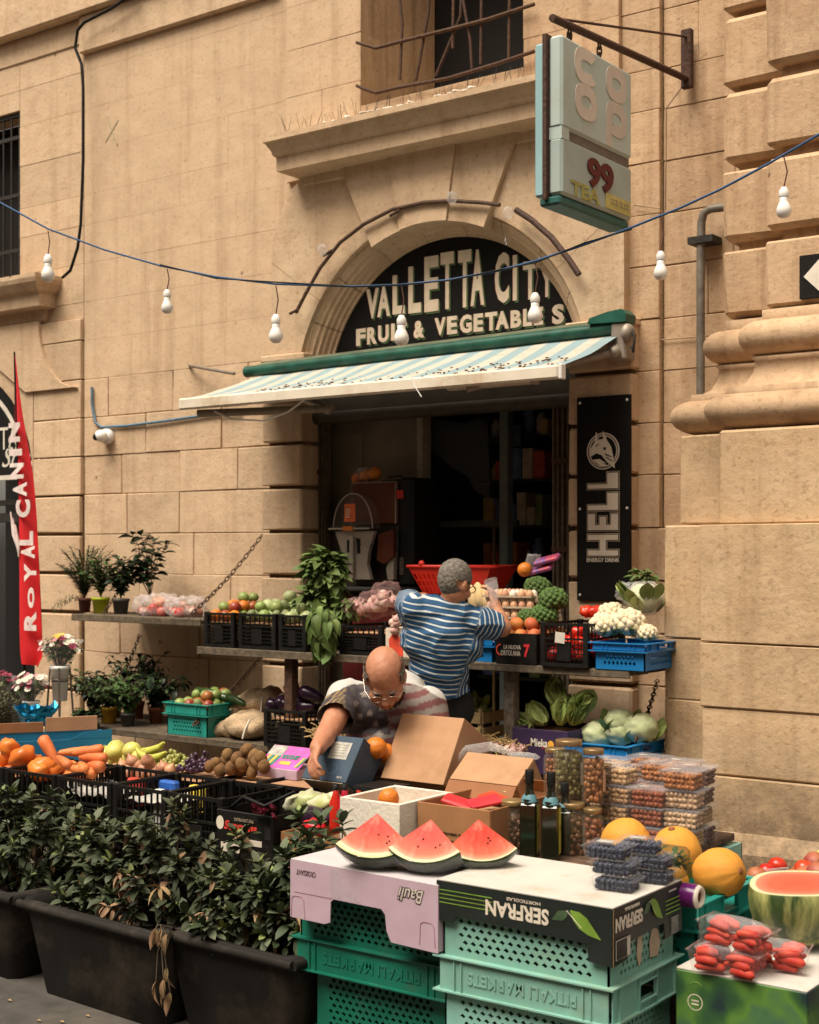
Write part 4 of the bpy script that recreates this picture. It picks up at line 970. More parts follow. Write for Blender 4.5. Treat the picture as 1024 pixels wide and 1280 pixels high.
def lattice(L_, z0, z1, cw, chh, a=.36, t_=.006):
    mb = MB(); rows = max(1, int((z1-z0)/chh)); n = int(L_/cw); ch_ = (z1-z0)/rows; cw = L_/n
    def cell(xa, xb, za, zb, hole=True):
        cx, cz = (xa+xb)/2, (za+zb)/2
        if not hole: mb.add([(xa,0,za),(xb,0,za),(xb,0,zb),(xa,0,zb)], [(0,1,2,3)]); return
        dx, dz = cw*a, ch_*a*1.12
        q = [(xa,0,za),(xb,0,za),(xb,0,zb),(xa,0,zb),(cx,0,cz-dz),(cx+dx,0,cz),(cx,0,cz+dz),(cx-dx,0,cz)]
        q += [(x, t_, z) for x, _, z in q[4:]]
        mb.add(q, [(0,1,4),(1,5,4),(1,2,5),(2,6,5),(2,3,6),(3,7,6),(3,0,7),(0,4,7),(4,5,9,8),(5,6,10,9),(6,7,11,10),(7,4,8,11)])
    for j in range(rows):
        za, zb = z0+ch_*j, z0+ch_*(j+1)
        if j % 2 == 0:
            for i in range(n): cell(-L_/2+i*cw, -L_/2+(i+1)*cw, za, zb)
        else:
            cell(-L_/2, -L_/2+cw/2, za, zb, False); cell(L_/2-cw/2, L_/2, za, zb, False)
            for i in range(n-1): cell(-L_/2+(i+.5)*cw, -L_/2+(i+1.5)*cw, za, zb)
    return mb
def lattice_crate(label, x0, x1, y0, y1, z0, z1, m, inv=True, group=None, rz=0, txt=None, band=.42, cw=.026, chh=.019, name='plastic_crate', insert=None):
    c = thing(name, label, 'crate', ((x0+x1)/2, (y0+y1)/2, z0), rz, group)
    W, D, H = x1-x0, y1-y0, z1-z0; w2, d2 = W/2, D/2; e = .018
    bz0, bz1 = (0, H*band) if inv else (H*(1-band), H)         # rim band
    pz0, pz1 = (bz1, H) if inv else (0, bz0)
    for rot, L_, off, k in ((0, W-2*e, d2-e, 0), (PI, W-2*e, d2-e, 1), (PI/2, D-2*e, w2-e, 2), (-PI/2, D-2*e, w2-e, 3)):
        a_ = .05 if L_ > .35 else .045
        if k < 2: lat = lattice(L_-2*a_, pz0+.018, pz1-.018, cw, chh)
        else: lat = lattice(L_-2*a_-.02, pz0+.018, pz1-.018, cw*.85, chh)
        ll = L_-2*a_-(0 if k < 2 else .02)
        lat.box(-L_/2,-ll/2,0,.006,pz0,pz1); lat.box(ll/2,L_/2,0,.006,pz0,pz1); lat.box(-ll/2,ll/2,0,.006,pz0,pz0+.018); lat.box(-ll/2,ll/2,0,.006,pz1-.018,pz1)
        loc = V((math.sin(rot)*off, -math.cos(rot)*off, 0))
        obj('side_panel', lat, m, c, loc, (0,0,rot))
        bd = MB(); o_ = -e+.006
        if k < 2:
            bd.box(-L_/2-.004,L_/2+.004,o_,o_+.004,bz0+.004,bz1-.004)
            for xx in (-L_/2+.05, -L_/2+.075, L_/2-.075, L_/2-.05): bd.box(xx-.002,xx+.002,-e-.0,o_+.001,bz0+.004,bz1-.004)
        else:
            hw = .052; hz0, hz1 = bz0+(bz1-bz0)*.3, bz0+(bz1-bz0)*.78
            bd.box(-L_/2,-hw,o_,o_+.004,bz0+.004,bz1-.004); bd.box(hw,L_/2,o_,o_+.004,bz0+.004,bz1-.004); bd.box(-hw,hw,o_,o_+.004,bz0+.004,hz0); bd.box(-hw,hw,o_,o_+.004,hz1,bz1-.004)
            bd.box(-hw,hw,-e-.004,0,hz0-.005,hz0); bd.box(-hw,hw,-e-.004,0,hz1,hz1+.005)
            for xx in (-L_/2+.03,-hw-.004,hw+.004,L_/2-.03,-.0): 
                if abs(xx) > .01: bd.box(xx-.002,xx+.002,-e-.003,o_+.001,bz0+.004,bz1-.004)
        obj('rim_band', bd, m, c, loc, (0,0,rot))
    fl_ = MB()
    for z in ((bz0, bz1) if inv else (bz1-.005, bz0-.005)):
        w_ = w2+.006; d_ = d2+.006
        fl_.box(-w_,w_,-d_,-d2+e+.001,z,z+.005); fl_.box(-w_,w_,d2-e-.001,d_,z,z+.005); fl_.box(-w_,-w2+e+.001,-d2+e+.001,d2-e-.001,z,z+.005); fl_.box(w2-e-.001,w_,-d2+e+.001,d2-e-.001,z,z+.005)
    obj('lip', fl_, m, c)
    zz = H-.006 if inv else .002
    obj('base', MB().box(-w2+e+.007,w2-e-.007,-d2+e+.007,d2-e-.007,zz,zz+.004), m, c)
    if insert is not None: obj('liner', MB().box(-w2+e+.008,w2-e-.008,-d2+e+.008,d2-e-.008,insert-.004,insert), m, c)
    if txt: text(txt, W*.62, (bz1-bz0)*.36, (0,-d2-.0+.006-.0005,(bz0+bz1)/2), -XU if inv else XU, -ZU if inv else ZU, m, c, .0025, .015, name='raised_lettering')
    return c
def carton(label, x0, x1, y0, y1, z0, z1, m, top=None, rz=0, rot=None, name='cardboard_box', inside=None, open_=False, cat='box', t_=.006, group=None, loc=None):
    c = thing(name, label, cat, loc if loc is not None else ((x0+x1)/2, (y0+y1)/2, z0), rz, group, rot)
    w2, d2, H = (x1-x0)/2, (y1-y0)/2, z1-z0
    obj('side_wall', MB().chbox(-w2,w2,-d2,-d2+t_,0,H,.0015,None,.001), m, c); obj('side_wall', MB().chbox(-w2,w2,d2-t_,d2,0,H,.0015,None,.001), m, c)
    obj('side_wall', MB().chbox(-w2,-w2+t_,-d2+t_,d2-t_,0,H,.0015), m, c); obj('side_wall', MB().chbox(w2-t_,w2,-d2+t_,d2-t_,0,H,.0015), m, c)
    obj('bottom', MB().box(-w2+t_,w2-t_,-d2+t_,d2-t_,0,t_), m, c)
    if not open_: obj('top_panel', MB().chbox(-w2+.001,w2-.001,-d2+.001,d2-.001,H+.0005,H+t_,.0015), top or m, c)
    if inside is not None: obj('liner', MB().box(-w2+t_,w2-t_,-d2+t_,d2-t_,inside-.004,inside), CARD, c)
    return c
def table(label, x0, x1, y0, y1, z, m=DWOOD):
    t_ = thing('trestle_table', label, 'table', ((x0+x1)/2,(y0+y1)/2,0)); w2, d2 = (x1-x0)/2,(y1-y0)/2
    for k in range(4): obj('plank', MB().chbox(-w2,w2,-d2+2*d2*k/4+.002,-d2+2*d2*(k+1)/4-.002,z-.03,z,.004,None,.002), m, t_)
    for a in (-1,1):
        for b in (-1,1): obj('leg', MB().chbox(a*(w2-.05)-.02,a*(w2-.05)+.02,b*(d2-.04)-.02,b*(d2-.04)+.02,0,z-.03,.003), m, t_)
    return t_
def xr(a, b, Y, py=900): return P(a,py,Y).x, P(b,py,Y).x

# fruit materials and meshes
gA = mat('green_apple', (.26,.31,.09), .4, .2, 9, .05, c2=(.18,.24,.06), rnd=.15); rA = mat('red_apple', (.27,.03,.02), .35, .2, 9, .05, c2=(.30,.12,.03), rnd=.15)
oR = mat('orange_peel', (.58,.17,.015), .45, .1, 60, .35, rnd=.08); pG = mat('pale_green_fruit', (.33,.37,.17), .5, .2, 12, .1, rnd=.15)
av = mat('dull_green_fruit', (.17,.20,.075), .5, .25, 12, .15, rnd=.2); yA = mat('yellow_apple', (.52,.47,.12), .35, .15, 9, .05, rnd=.12)
kw = mat('kiwi_skin', (.16,.08,.03), .9, .25, 60, .3, rnd=.15); on = mat('onion_skin', (.52,.27,.15), .45, .3, 14, .1, c2=(.38,.16,.09), rnd=.15)
gc = mat('garlic_skin', (.62,.44,.36), .5, .25, 14, .15, c2=(.42,.19,.17), rnd=.15); pk = mat('peach_skin', (.62,.28,.06), .6, .2, 6, .1, c2=(.48,.07,.03), rnd=.12)
dpk = mat('dark_peach', (.28,.04,.04), .5, .3, 6, .05, c2=(.42,.17,.06), rnd=.15); aub = mat('aubergine_skin', (.02,.008,.02), .2, .2, 6, 0, rnd=.1); tomr = mat('tomato_red', (.50,.03,.012), .25, .12, 9, 0, rnd=.12)
cg = mat('cut_stem', (.10,.12,.04), .7)
APG = applem('apple', .036, gA); APR = applem('apple', .036, rA); APY = applem('apple', .038, yA); APP = applem('apple', .040, pG); AVO = ellm('avocado', (.030,.030,.040), av, .08)
ORA = ellm('orange', (.04,.04,.038), oR, .02); KIW = ellm('kiwi', (.027,.027,.034), kw, .05); PEA = applem('peach', .036, pk); DPE = applem('peach', .036, dpk); TOM = applem('tomato', .034, tomr)
oni = MB().lathe([(.0005,-.024),(.018,-.022),(.03,-.008),(.032,.004),(.024,.020),(.008,.032),(.003,.045)], 14).mesh('onion'); oni.materials.append(on)
gar = MB().lathe([(.0005,-.02),(.018,-.018),(.027,-.004),(.026,.008),(.016,.020),(.005,.030),(.004,.05)], 12, wob=.08).mesh('garlic_bulb'); gar.materials.append(gc)

# ------------------------------------------------------------------ crates and goods behind the troughs
ft = table('low plank bench under the black fruit crates', -.9, 1.42, -2.97, -2.15, .47)
G1 = 'black crates standing in the front row'; G2 = 'black crates under the fruit in the second row'
fr_x = [(-.62,-.26),(-.25,.09),(.10,.44),(.45,.76),(.77,1.07)]
fl_ = ['leftmost black crate of the front row, under the orange vegetables','second black crate of the front row behind the left bush','third black crate of the front row, with newspaper in it','fourth black crate of the front row, with striped packets in it','fifth black crate of the front row, beside the crate with red lettering']
for i, (a, b) in enumerate(fr_x): slat_crate(fl_[i], a, b, -2.95, -2.58, .47, .745, G1, liner=.225 if i == 0 else None)
slat_crate('black crate at the left frame edge, filled with orange peppers', -1.02, -.63, -2.95, -2.58, .47, .735, G1, liner=.215)
bkx = [(-.92,-.46),(-.45,-.05),(-.04,.28),(.29,.58),(.59,.88),(.89,1.22)]
bl_ = ['orange peppers','carrots','apples and onions','bananas and green grapes','dark grapes','kiwis']
bz_ = [.655,.67,.69,.71,.725,.745]
for i, (a, b) in enumerate(bkx): slat_crate('black crate of the second row holding the %s' % bl_[i], a, b, -2.56, -2.18, .47, bz_[i], G2, liner=bz_[i]-.47-.012)
# newspaper and packets inside the front crates
npm = mat('newsprint', (.45,.42,.37), .8, .3, 40, .1, c2=(.25,.24,.22))
for i, (x, y, lab) in enumerate(((.27,-2.8,'crumpled newspaper in the third black front crate'),(.60,-2.78,'folded newspaper in the fourth black front crate'),(.05,-2.75,'white paper sheet in the second black front crate'))):
    vs = []; n = 7
    for a in range(n):
        for b in range(n): vs.append((x-.12+.24*a/(n-1), y-.13+.26*b/(n-1), .66+.03*noise.noise(V((a*.7,b*.7,i*3)))+.02))
    tag(obj('newspaper', MB().add(vs, [(a*n+b,(a+1)*n+b,(a+1)*n+b+1,a*n+b+1) for a in range(n-1) for b in range(n-1)], True), npm), lab, 'newspaper')
EGB = ellm('walnut', (.017,.017,.017), mat('nut_brown', (.42,.25,.14), .7, .3, 40, .5), .2)
heap('walnut', EGB, .018, .12, .42, -2.93, -2.6, .49, 'brown nut showing through the side of the third black crate', 'nut', 'nuts loose in the front crates', 3)
heap('walnut', EGB, .018, -.23, .07, -2.93, -2.6, .49, 'brown nut showing through the side of the second black crate', 'nut', 'nuts loose in the second front crate', 2)
pkm = [mat('packet_blue', (.02,.10,.35), .4), mat('packet_white', (.7,.68,.62), .4), mat('packet_redp', (.5,.03,.02), .4), mat('packet_yellow', (.6,.42,.05), .4)]
for k, (x, y, lab) in enumerate(((.50,-2.68,'blue packet in the fourth black crate'),(.66,-2.86,'white packet in the fourth black crate'),(.35,-2.72,'red packet standing in the third black crate'),(.70,-2.70,'yellow packet in the fourth black crate'))):
    tag(obj('packet', MB().chbox(x-.05,x+.05,y-.02,y+.02,.53,.73,.008), pkm[k]), lab, 'packet')
# carton with red lettering
sb = carton('black cardboard tray with red script lettering behind the right trough', 1.07, 1.36, -2.98, -2.62, .46, .715, BLK, open_=True)
rl_ = mat('red_print', (.60,.04,.03), .5); 
text('Suprema', .17, .045, (-.02,-.181,.195), XU, ZU, rl_, sb, .001, .03, .3); text('EXTRA NATURAL', .10, .012, (.0,-.181,.225), XU, ZU, tan_, sb, .001)
obj('label', decal(rect(.10,.035), (-.07,-.181,.115), XU, ZU, .001), silv, sb); obj('label', decal(rect(.08,.022), (.05,-.181,.145), XU, ZU, .001), silv, sb)
obj('crest', decal([(.02*math.cos(a), .026*math.sin(a)) for a in [2*PI*k/14 for k in range(14)]], (-.125,-.181,.205), XU, ZU, .001), silv, sb)
obj('slot', decal(rect(.03,.05), (.12,-.181,.19), XU, ZU, .001), mat('black_void',(0,0,0)), sb)
obj('handle_hoop', MB().tube([(-.14,-.1,.25),(-.06,-.12,.30),(.03,-.1,.27),(.14,-.05,.33)], .008, 6), BLK, sb)
# orange peppers, carrots
bp_ = mat('orange_pepper', (.62,.16,.025), .35, .12, 8, .05, rnd=.08); BPm = ellm('pepper', (.045,.062,.042), bp_, .3, 16, 10, 1.6, 3)
for q in ((4,948),(22,957),(42,954),(12,936),(8,962),(33,962),(52,958),(-8,950),(60,964),(0,968),(28,945),(48,965),(-14,940),(18,966)):
    p = P(*q, -2.76+random.uniform(-.07,.10)); put('orange_pepper', BPm, p, 'large orange pepper heaped at the far left of the stall', 'pepper', 'orange peppers')
cm_ = mat('carrot_skin', (.60,.17,.045), .55, .15, 30, .2, rnd=.1)
car = MB().lathe([(.0005,0),(.012,.01),(.020,.06),(.025,.13),(.024,.155),(.010,.165),(.0005,.166)], 10, M=Matrix.Rotation(PI/2,4,'X')).mesh('carrot'); car.materials.append(cm_)
for k, (a, b, an) in enumerate(((86,955,-.6),(98,950,1.7),(72,945,2.4),(110,960,1.2),(90,946,2.0),(72,950,1.2),(82,962,1.8),(62,955,2.2),(95,963,1.6),(76,968,1.3),(100,958,1.0),(58,966,1.9),(88,972,1.5),(66,975,1.2))):
    p = P(a,b-4,-2.72+random.uniform(-.08,.08)); 
    if k: put('carrot', car, p, 'thick carrot lying in the heap beside the blue cardboard tray', 'carrot', 'carrots in the heap', (random.uniform(-.2,.2),random.uniform(-.2,.2),an), 1)
p = P(78,966,-2.68); put('carrot', car, p, 'carrot standing up out of the heap in front of the blue cardboard tray', 'carrot', None, (-.95,0,.45-PI/2-.2), 1.25)
tag(obj('black_bag', MB().ell(P(72,948,-2.45), (.07,.04,.045), 14, 10, None, .5, 3), film('black_film', (.02,.02,.02), .75, .15)), 'knotted black plastic bag behind the carrots', 'bag')
# second row fruit
def many(name, me, pts, Y, label, cat, group, s=1.0):
    for a, b in pts: put(name, me, P(a, b, Y+random.uniform(-.03,.03)), label, cat, group, None, s)
many('apple', APY, [(125,955),(137,950),(150,948),(161,947),(143,940),(170,955),(155,957),(132,943),(146,936),(165,938),(175,946),(128,958)], -2.40, 'yellow green apple heaped beside the blue cardboard tray', 'apple', 'yellow green apples', 1.15)
many('mango', AVO, [(92,950),(112,957),(122,958),(104,960)], -2.4, 'green mango beside the carrots', 'mango', 'green mangoes', 1.2)
many('onion', oni, [(135,963),(145,962),(153,958),(162,962),(171,957),(180,962),(188,957),(196,963),(205,960),(213,963),(140,968),(158,968),(176,968),(192,968),(165,952),(184,951)], -2.48, 'small pink brown onion in front of the yellow green apples', 'onion', 'pink brown onions', .95)
bn = mat('banana_green', (.38,.42,.06), .5, .15, 8, .05, c2=(.48,.45,.08)); 
def banana(a, b, Y, lab):
    pts = [P(x,y,Y) for x, y in a]; tag(obj('banana', MB().tube(pts, b, 7), bn), lab, 'banana', None)
banana([(167,932),(172,937),(180,940),(190,938),(200,934),(205,928)], [.004,.014,.019,.019,.016,.006], -2.36, 'upper green banana lying on the apples')
banana([(169,932),(174,941),(182,947),(192,948),(201,945),(208,940)], [.004,.014,.019,.019,.016,.006], -2.42, 'lower green banana lying beside the grapes')
gp_ = mat('green_grape', (.32,.30,.08), .25, .2, 5, 0, c2=(.24,.25,.06), rnd=.05); dg = mat('dark_grape', (.045,.02,.04), .25, .3, 5, 0)
def grapes(px, py, Y, n, sx_, sz, m_, lab, seed):
    random.seed(seed); t_ = thing('grape_bunch', lab, 'grapes', P(px,py,Y)); mb = MB(); i = 0
    vis = []
    for k in range(n):
        p = (random.gauss(0,sx_), random.uniform(-.05,.04), abs(random.gauss(0,sz)))
        mb.ell(p, (.0115,.0115,.0135), 8, 6)
    o = obj('grapes', mb, m_, t_, kind='stuff'); obj('stalk', MB().tube([(0,0,.02),(.02,0,.05),(.01,-.01,.08)], .0025, 5), STEM, t_)
grapes(200,962,-2.40, 40,.03,.02,gp_,'bunch of green grapes next to the bananas',1); grapes(222,958,-2.38,80,.035,.024,gp_,'larger bunch of green grapes in front of the wall shadow',2)
grapes(240,962,-2.42,40,.03,.016,dg,'bunch of dark grapes left of the kiwis',3); grapes(256,955,-2.34,40,.03,.018,dg,'bunch of dark grapes behind the kiwis',4)
many('kiwi', KIW, [(270,955),(282,952),(296,948),(302,956),(312,958),(289,960),(275,962),(318,946),(308,938),(322,954),(326,948),(262,958),(300,963),(315,965),(284,944),(330,958)], -2.4, 'brown kiwi in the heap beside the pink box', 'kiwi', 'kiwis', 1.0)
# blue tray box behind, with flaps
_c = PD(140,953,6.75); _a = math.radians(57); _m = V((_c.x-.33*math.cos(_a)-.17*math.sin(_a), _c.y-.33*math.sin(_a)+.17*math.cos(_a), .50))
bt = carton('open blue cardboard tray with white handwriting style lettering at the left of the stall', -.33,.33,-.17,.17,.52,.84, mat('blue_card', (.006,.14,.27), .6, .1, 10, .05, rnd=0), open_=True, loc=_m, rz=_a)
text('Classica', .20, .055, (.13,-.1705,.20), XU, ZU, WHT, bt, .001, .01, .3); obj('label', decal(rect(.05,.035), (-.17,-.1705,.27), XU, ZU, .001), npm, bt)
obj('flap', MB().chbox(-.32,.05,.16,.164,.32,.37,.002), CARDD, bt, (0,0,0)); obj('flap', MB().chbox(.06,.31,.16,.164,.32,.39,.002), CARD, bt)
obj('raised_corner', MB().prism([(.14,.321),(.33,.321),(.33,.36),(.2,.352),(.16,.33)], -.17,-.165), MC['blue_card'], bt)
bf = mat('blue_foil', (.01,.22,.42), .15, .4, 9, .3, .8, rnd=0); 
vs = []; n = 16; m_ = 22
for j in range(9):
    for i in range(m_):
        a = 2*PI*i/m_; r = .03+.085*(j/8)**.7+.022*noise.noise(V((math.cos(a)*3,math.sin(a)*3,j*.8))); vs.append((r*math.cos(a)*1.3, r*math.sin(a), .12*(j/8)+.05*noise.noise(V((math.cos(a)*4,math.sin(a)*4,j*.5)))*(j/8)))
o = obj('gift_foil', MB().add(vs, [(j*m_+i, j*m_+(i+1)%m_, (j+1)*m_+(i+1)%m_, (j+1)*m_+i) for j in range(8) for i in range(m_)]), bf); o.location = P(45,908,-1.45); tag(o, 'crumpled shiny blue foil wrap standing behind the blue tray', 'foil wrap')
# pink biscuit box
pbx = thing('biscuit_box', 'pink and yellow patterned box lying at the right end of the fruit row', 'box', P(357,962,-2.33), rot=(.0,0,0))
pm1 = mat('pink_card', (.62,.10,.38), .5, rnd=0); ym = mat('yellow_card', (.60,.42,.06), .5); tm_ = mat('teal_print', (.03,.20,.16), .5)
obj('box_body', MB().chbox(-.115,.115,-.06,.12,-.03,.012,.002), mat('pale_pink_card', (.5,.35,.42), .6), pbx)
tilt = Matrix.Rotation(-.95,4,'X')
obj('lid', MB().chbox(-.115,.115,0,.006,0,.14,.002, Matrix.Translation((0,-.055,.012)) @ tilt), pm1, pbx)
u, v = XU, (tilt @ V((0,0,1))); nrm = u.cross(v); o0 = V((0,-.055,.012))
obj('label', decal(rect(.085,.06), o0+u*-.068+v*.105+nrm*.001, u, v, .001), npm, pbx)
for k in range(6): obj('stripe', decal([(-.008,-.03),(.006,-.03),(.02,.03),(.006,.03)], o0+u*(-.1+k*.018 if k < 4 else .06+k*.008)+v*.045+nrm*.001, u, v, .001), (ym, tm_)[k%2], pbx)
text('BOUQUET', .095, .03, o0+u*.03+v*.07+nrm*.0015, u, v, tm_, pbx, .001, .05); obj('label', decal(rect(.06,.02), o0+u*.02+v*.035+nrm*.001, u, v, .001), ym, pbx)

# ------------------------------------------------------------------ upper shelf goods
def pot(label, px, pyb, pyt, pw, Y, z, m_, cat='potted plant'):
    c = P(px, pyb, Y); t_ = thing('potted_plant', label, cat, (c.x, Y, z)); zz = dist((c.x,Y,z)); r = pw/2/FL*zz; h = (pyb-pyt)/FL*zz
    obj('pot', MB().lathe([(.001,0),(r*.75,0),(r*.93,h*.82),(r*1.02,h*.82),(r*1.02,h),(r*.93,h),(r*.9,h*.85),(.001,h*.82)], 18), m_, t_)
    return t_, r, h
LFG = leafmat('bright_leaf', (.07,.13,.03), (.04,.08,.02)); LFD = leafmat('dark_glossy_leaf', (.018,.035,.014), (.012,.022,.010), .3); FRN = leafmat('fern_leaf', (.06,.11,.03), (.03,.065,.02))
LM = [leafmesh('leaf', .05, .03, LFG), leafmesh('leaf', .075, .042, LFD, .5), leafmesh('frond_leaf', .035, .006, FRN)]
def spray(t_, h0, n, rx, hz, meshes, per=6, ln=.2, n_ind=20, seed=3, droop=.3, start=.2, sc=1.0):
    random.seed(seed); st = MB(); lv = []
    for k in range(n):
        a = random.uniform(0,2*PI); r = rx*random.uniform(.2,1); hh = hz*random.uniform(.5,1)
        p0 = V((0,0,h0)); p2 = V((r*math.cos(a), r*math.sin(a), h0+hh)); p1 = V((r*.35*math.cos(a), r*.35*math.sin(a), h0+hh*.65)); st.tube([p0,p1,p2], .0028, 4, False)
        for q in range(per):
            t2 = start+(1-start)*q/(per-1); p = p0.lerp(p1,t2).lerp(p1.lerp(p2,t2),t2); d = (p2-p0).normalized(); sd_ = V((math.cos(a+PI/2+q*2.2),math.sin(a+PI/2+q*2.2),random.uniform(-droop,.5)))
            lv.append((frame(p, sd_+d*.4, random.uniform(-.5,.5), random.uniform(.7,1.2)*sc), random.choice(meshes)))
    obj('stem', st, STEM, t_); foliage(t_, lv, LM, n_ind)
t_, r, h = pot('fern in a brown pot with a white sticker, leftmost on the upper shelf', 106, 763, 745, 17, -.42, ZU1, mat('brown_pot', (.12,.03,.018), .5)); spray(t_, h, 34, .19, .36, [2], 60, seed=4, sc=1.0, n_ind=30, droop=.2, start=.1)
st = MB(); lv = []
for k in range(3):
    a = V((-.26,-.05,.04-.03*k)); 
    for q in range(40): t2 = q/39; lv.append((frame(V((0,0,h)).lerp(a, t2)+V((0,0,.03*math.sin(PI*t2))), V((random.uniform(-1,.3),random.uniform(-1,1),random.uniform(-.5,1))), 0, 1), 2))
foliage(t_, lv, LM, 0)
t_, r, h = pot('leafy green plant in a bright lime pot on the upper shelf', 126, 763, 743, 23, -.42, ZU1, mat('lime_pot', (.38,.45,.015), .4)); spray(t_, h, 34, .14, .28, [0,2], 18, seed=5, n_ind=40, sc=.8); spray(t_, h, 3, .04, .36, [2], 40, seed=6, n_ind=4)
t_, r, h = pot('bushy plant in a dark grey pot on the upper shelf', 151, 763, 744, 22, -.40, ZU1, mat('grey_pot', (.06,.055,.05), .5)); spray(t_, h, 26, .14, .28, [0,1], 10, seed=7, n_ind=30, sc=.8); spray(t_, h, 3, .09, .34, [1], 5, seed=8, n_ind=15)
t_, r, h = pot('tall plant with glossy dark leaves, rightmost on the upper shelf', 188, 763, 742, 26, -.30, ZU1, CLEARB); spray(t_, h, 13, .27, .42, [1], 10, seed=9, n_ind=60, start=.35, sc=1.15)
t_['label'] = 'tall plant with glossy dark leaves in a clear pot behind the bagged fruit'
random.seed(11)
def bag(name, label, cat, c, size, me, n, fm, nzz=.35, r=.03, filmer=True):
    t_ = thing(name, label, cat, c)
    for k in range(n):
        for _ in range(20):
            d = V((random.uniform(-1,1), random.uniform(-1,1), random.uniform(-.2,1)))
            if d.length < 1: break
        o = bpy.data.objects.new('fruit', me if not isinstance(me, list) else random.choice(me)); col.objects.link(o); o.parent = t_; o.location = (d.x*(size[0]-r), d.y*(size[1]-r), max(r*.8, d.z*(size[2]-r))); o.rotation_euler = (random.uniform(0,6),)*3
    if filmer: obj('film', MB().ell((0,0,size[2]*.35), (size[0]*1.04,size[1]*1.04,size[2]*.72), 22, 14, None, nzz, 3.5), fm, t_)
    return t_
wrapf = film('wrap_film', (.85,.78,.76), .30, .15)
bag('fruit_bag', 'clear bag of red fruit, left of the two on the upper shelf', 'bag', P(197,768,-.42).xy.to_3d()+V((0,0,ZU1)), (.16,.12,.13), [APR,TOM,ORA,gar], 26, wrapf, .5, .034)
bag('fruit_bag', 'clear bag of red fruit at the right end of the upper shelf near the chain', 'bag', P(234,768,-.42).xy.to_3d()+V((0,0,ZU1)), (.14,.12,.12), [APR,TOM,gar], 22, wrapf, .5, .034)
# black crates on the table
G3 = 'black crates on the waist high table'
cx = [xr(258,295,-.8), xr(301,347,-.8), xr(351,385,-.8)]
for i, (a, b) in enumerate(cx):
    slat_crate(['black crate holding red apples and a green melon, left end of the table','black crate holding pale green fruit, middle one of the three','black crate holding small green fruit beside the leafy greens'][i], a, b, -.82, -.40, ZT, ZT+.205, G3, liner=.15)
heap('apple', [APR,ORA,APG,APR], .036, cx[0][0]+.01, cx[0][1]-.01, -.80, -.42, ZT+.15, 'red or orange fruit heaped in the left black crate on the table', 'apple', 'mixed apples in the left crate', 3)
heap('pale_fruit', [APP,APG,AVO], .038, cx[1][0]+.01, cx[1][1]-.01, -.80, -.42, ZT+.155, 'pale green fruit heaped in the middle black crate on the table', 'fruit', 'pale green fruit in the middle crate', 3)
heap('green_fruit', [AVO,APP], .034, cx[2][0]+.01, cx[2][1]-.01, -.80, -.42, ZT+.155, 'small dull green fruit heaped in the black crate next to the leafy greens', 'fruit', 'small green fruit', 3)
LFS = leafmat('chard_leaf', (.12,.175,.04), (.065,.10,.022), .5); LFS2 = leafmat('chard_leaf_pale', (.21,.27,.08), (.12,.17,.045), .5)
CHM = [leafmesh('leaf', .085, .058, LFS, .9, .55, 5), leafmesh('leaf', .07, .046, LFS2, .9, .6, 5)]
def greens(label, px, py, Y, rx, rz_, n, down=False, seed=1, s=1, name='leafy_greens', cat='leafy greens', ms=CHM, nd=60):
    random.seed(seed); c = P(px, py, Y); t_ = thing(name, label, cat, c); lv = []
    for k in range(n):
        a = random.uniform(0,2*PI); q = random.random()**.6; zz = random.uniform(-1,1); rr = math.sqrt(1-zz*zz)
        p = V((rx*.8*rr*math.cos(a)*q, rx*.6*rr*math.sin(a)*q, rz_*.85*zz*q)); d = V((p.x/rx, p.y/rx-.25, p.z/rz_*.6+(-.9 if down else .25)))+V([random.uniform(-.4,.4) for _ in range(3)])
        lv.append((frame(p, d, random.uniform(-.8,.8), random.uniform(.6,1.1)*s), random.choice((0,0,1))))
    foliage(t_, lv, ms, nd); return t_
greens('large bunch of chard heaped on the table against the left gate', 406, 718, -.55, .14, .15, 330, seed=21)
greens('second part of the chard heap, just above the hanging bunch', 396, 752, -.62, .12, .10, 150, seed=22); greens('bunch of chard hanging down over the edge of the table', 404, 785, -.90, .09, .16, 230, True, 23)
greens('small bunch of chard between the hanging bunch and the garlic bags', 436, 760, -.66, .10, .06, 90, seed=24, s=.8)
random.seed(31)
a, b = xr(427,480,-.8); slat_crate('black crate under the pink garlic bags', a, b, -.82, -.40, ZT, ZT+.16, G3, liner=.12)
for i, (px, py, lab) in enumerate(((446,768,'left'),(468,764,'middle'),(484,758,'right'))):
    c = P(px, py, -.66); bag('garlic_bag', 'net bag of pink garlic bulbs, %s one of the three beside the striped shirt' % lab, 'garlic bag', c, (.085,.08,.09+.02*i), gar, 26, film('pink_net', (.6,.35,.33), .12, .4), .3, .026)
c = P(494,785,-.84); 
for k in range(5): put('garlic_bulb', gar, c+V((random.uniform(-.02,.02),-.01,random.uniform(-.02,.06))), 'loose garlic bulb hanging by the striped shirt', 'garlic', 'loose garlic bulbs')
a, b = xr(482,500,-.84); rbx = carton('red and white fruit carton behind the bent man', a, b+.1, -.84,-.5, ZT, ZT+.15, mat('cream_card', (.62,.52,.40), .6)); 
obj('print', decal([(-.04,-.06),(.05,-.07),(.05,.0),(.02,.04),(-.02,.05),(-.045,.02)], (-.03,-.171,.075), XU, ZU, .001), rl_, rbx)
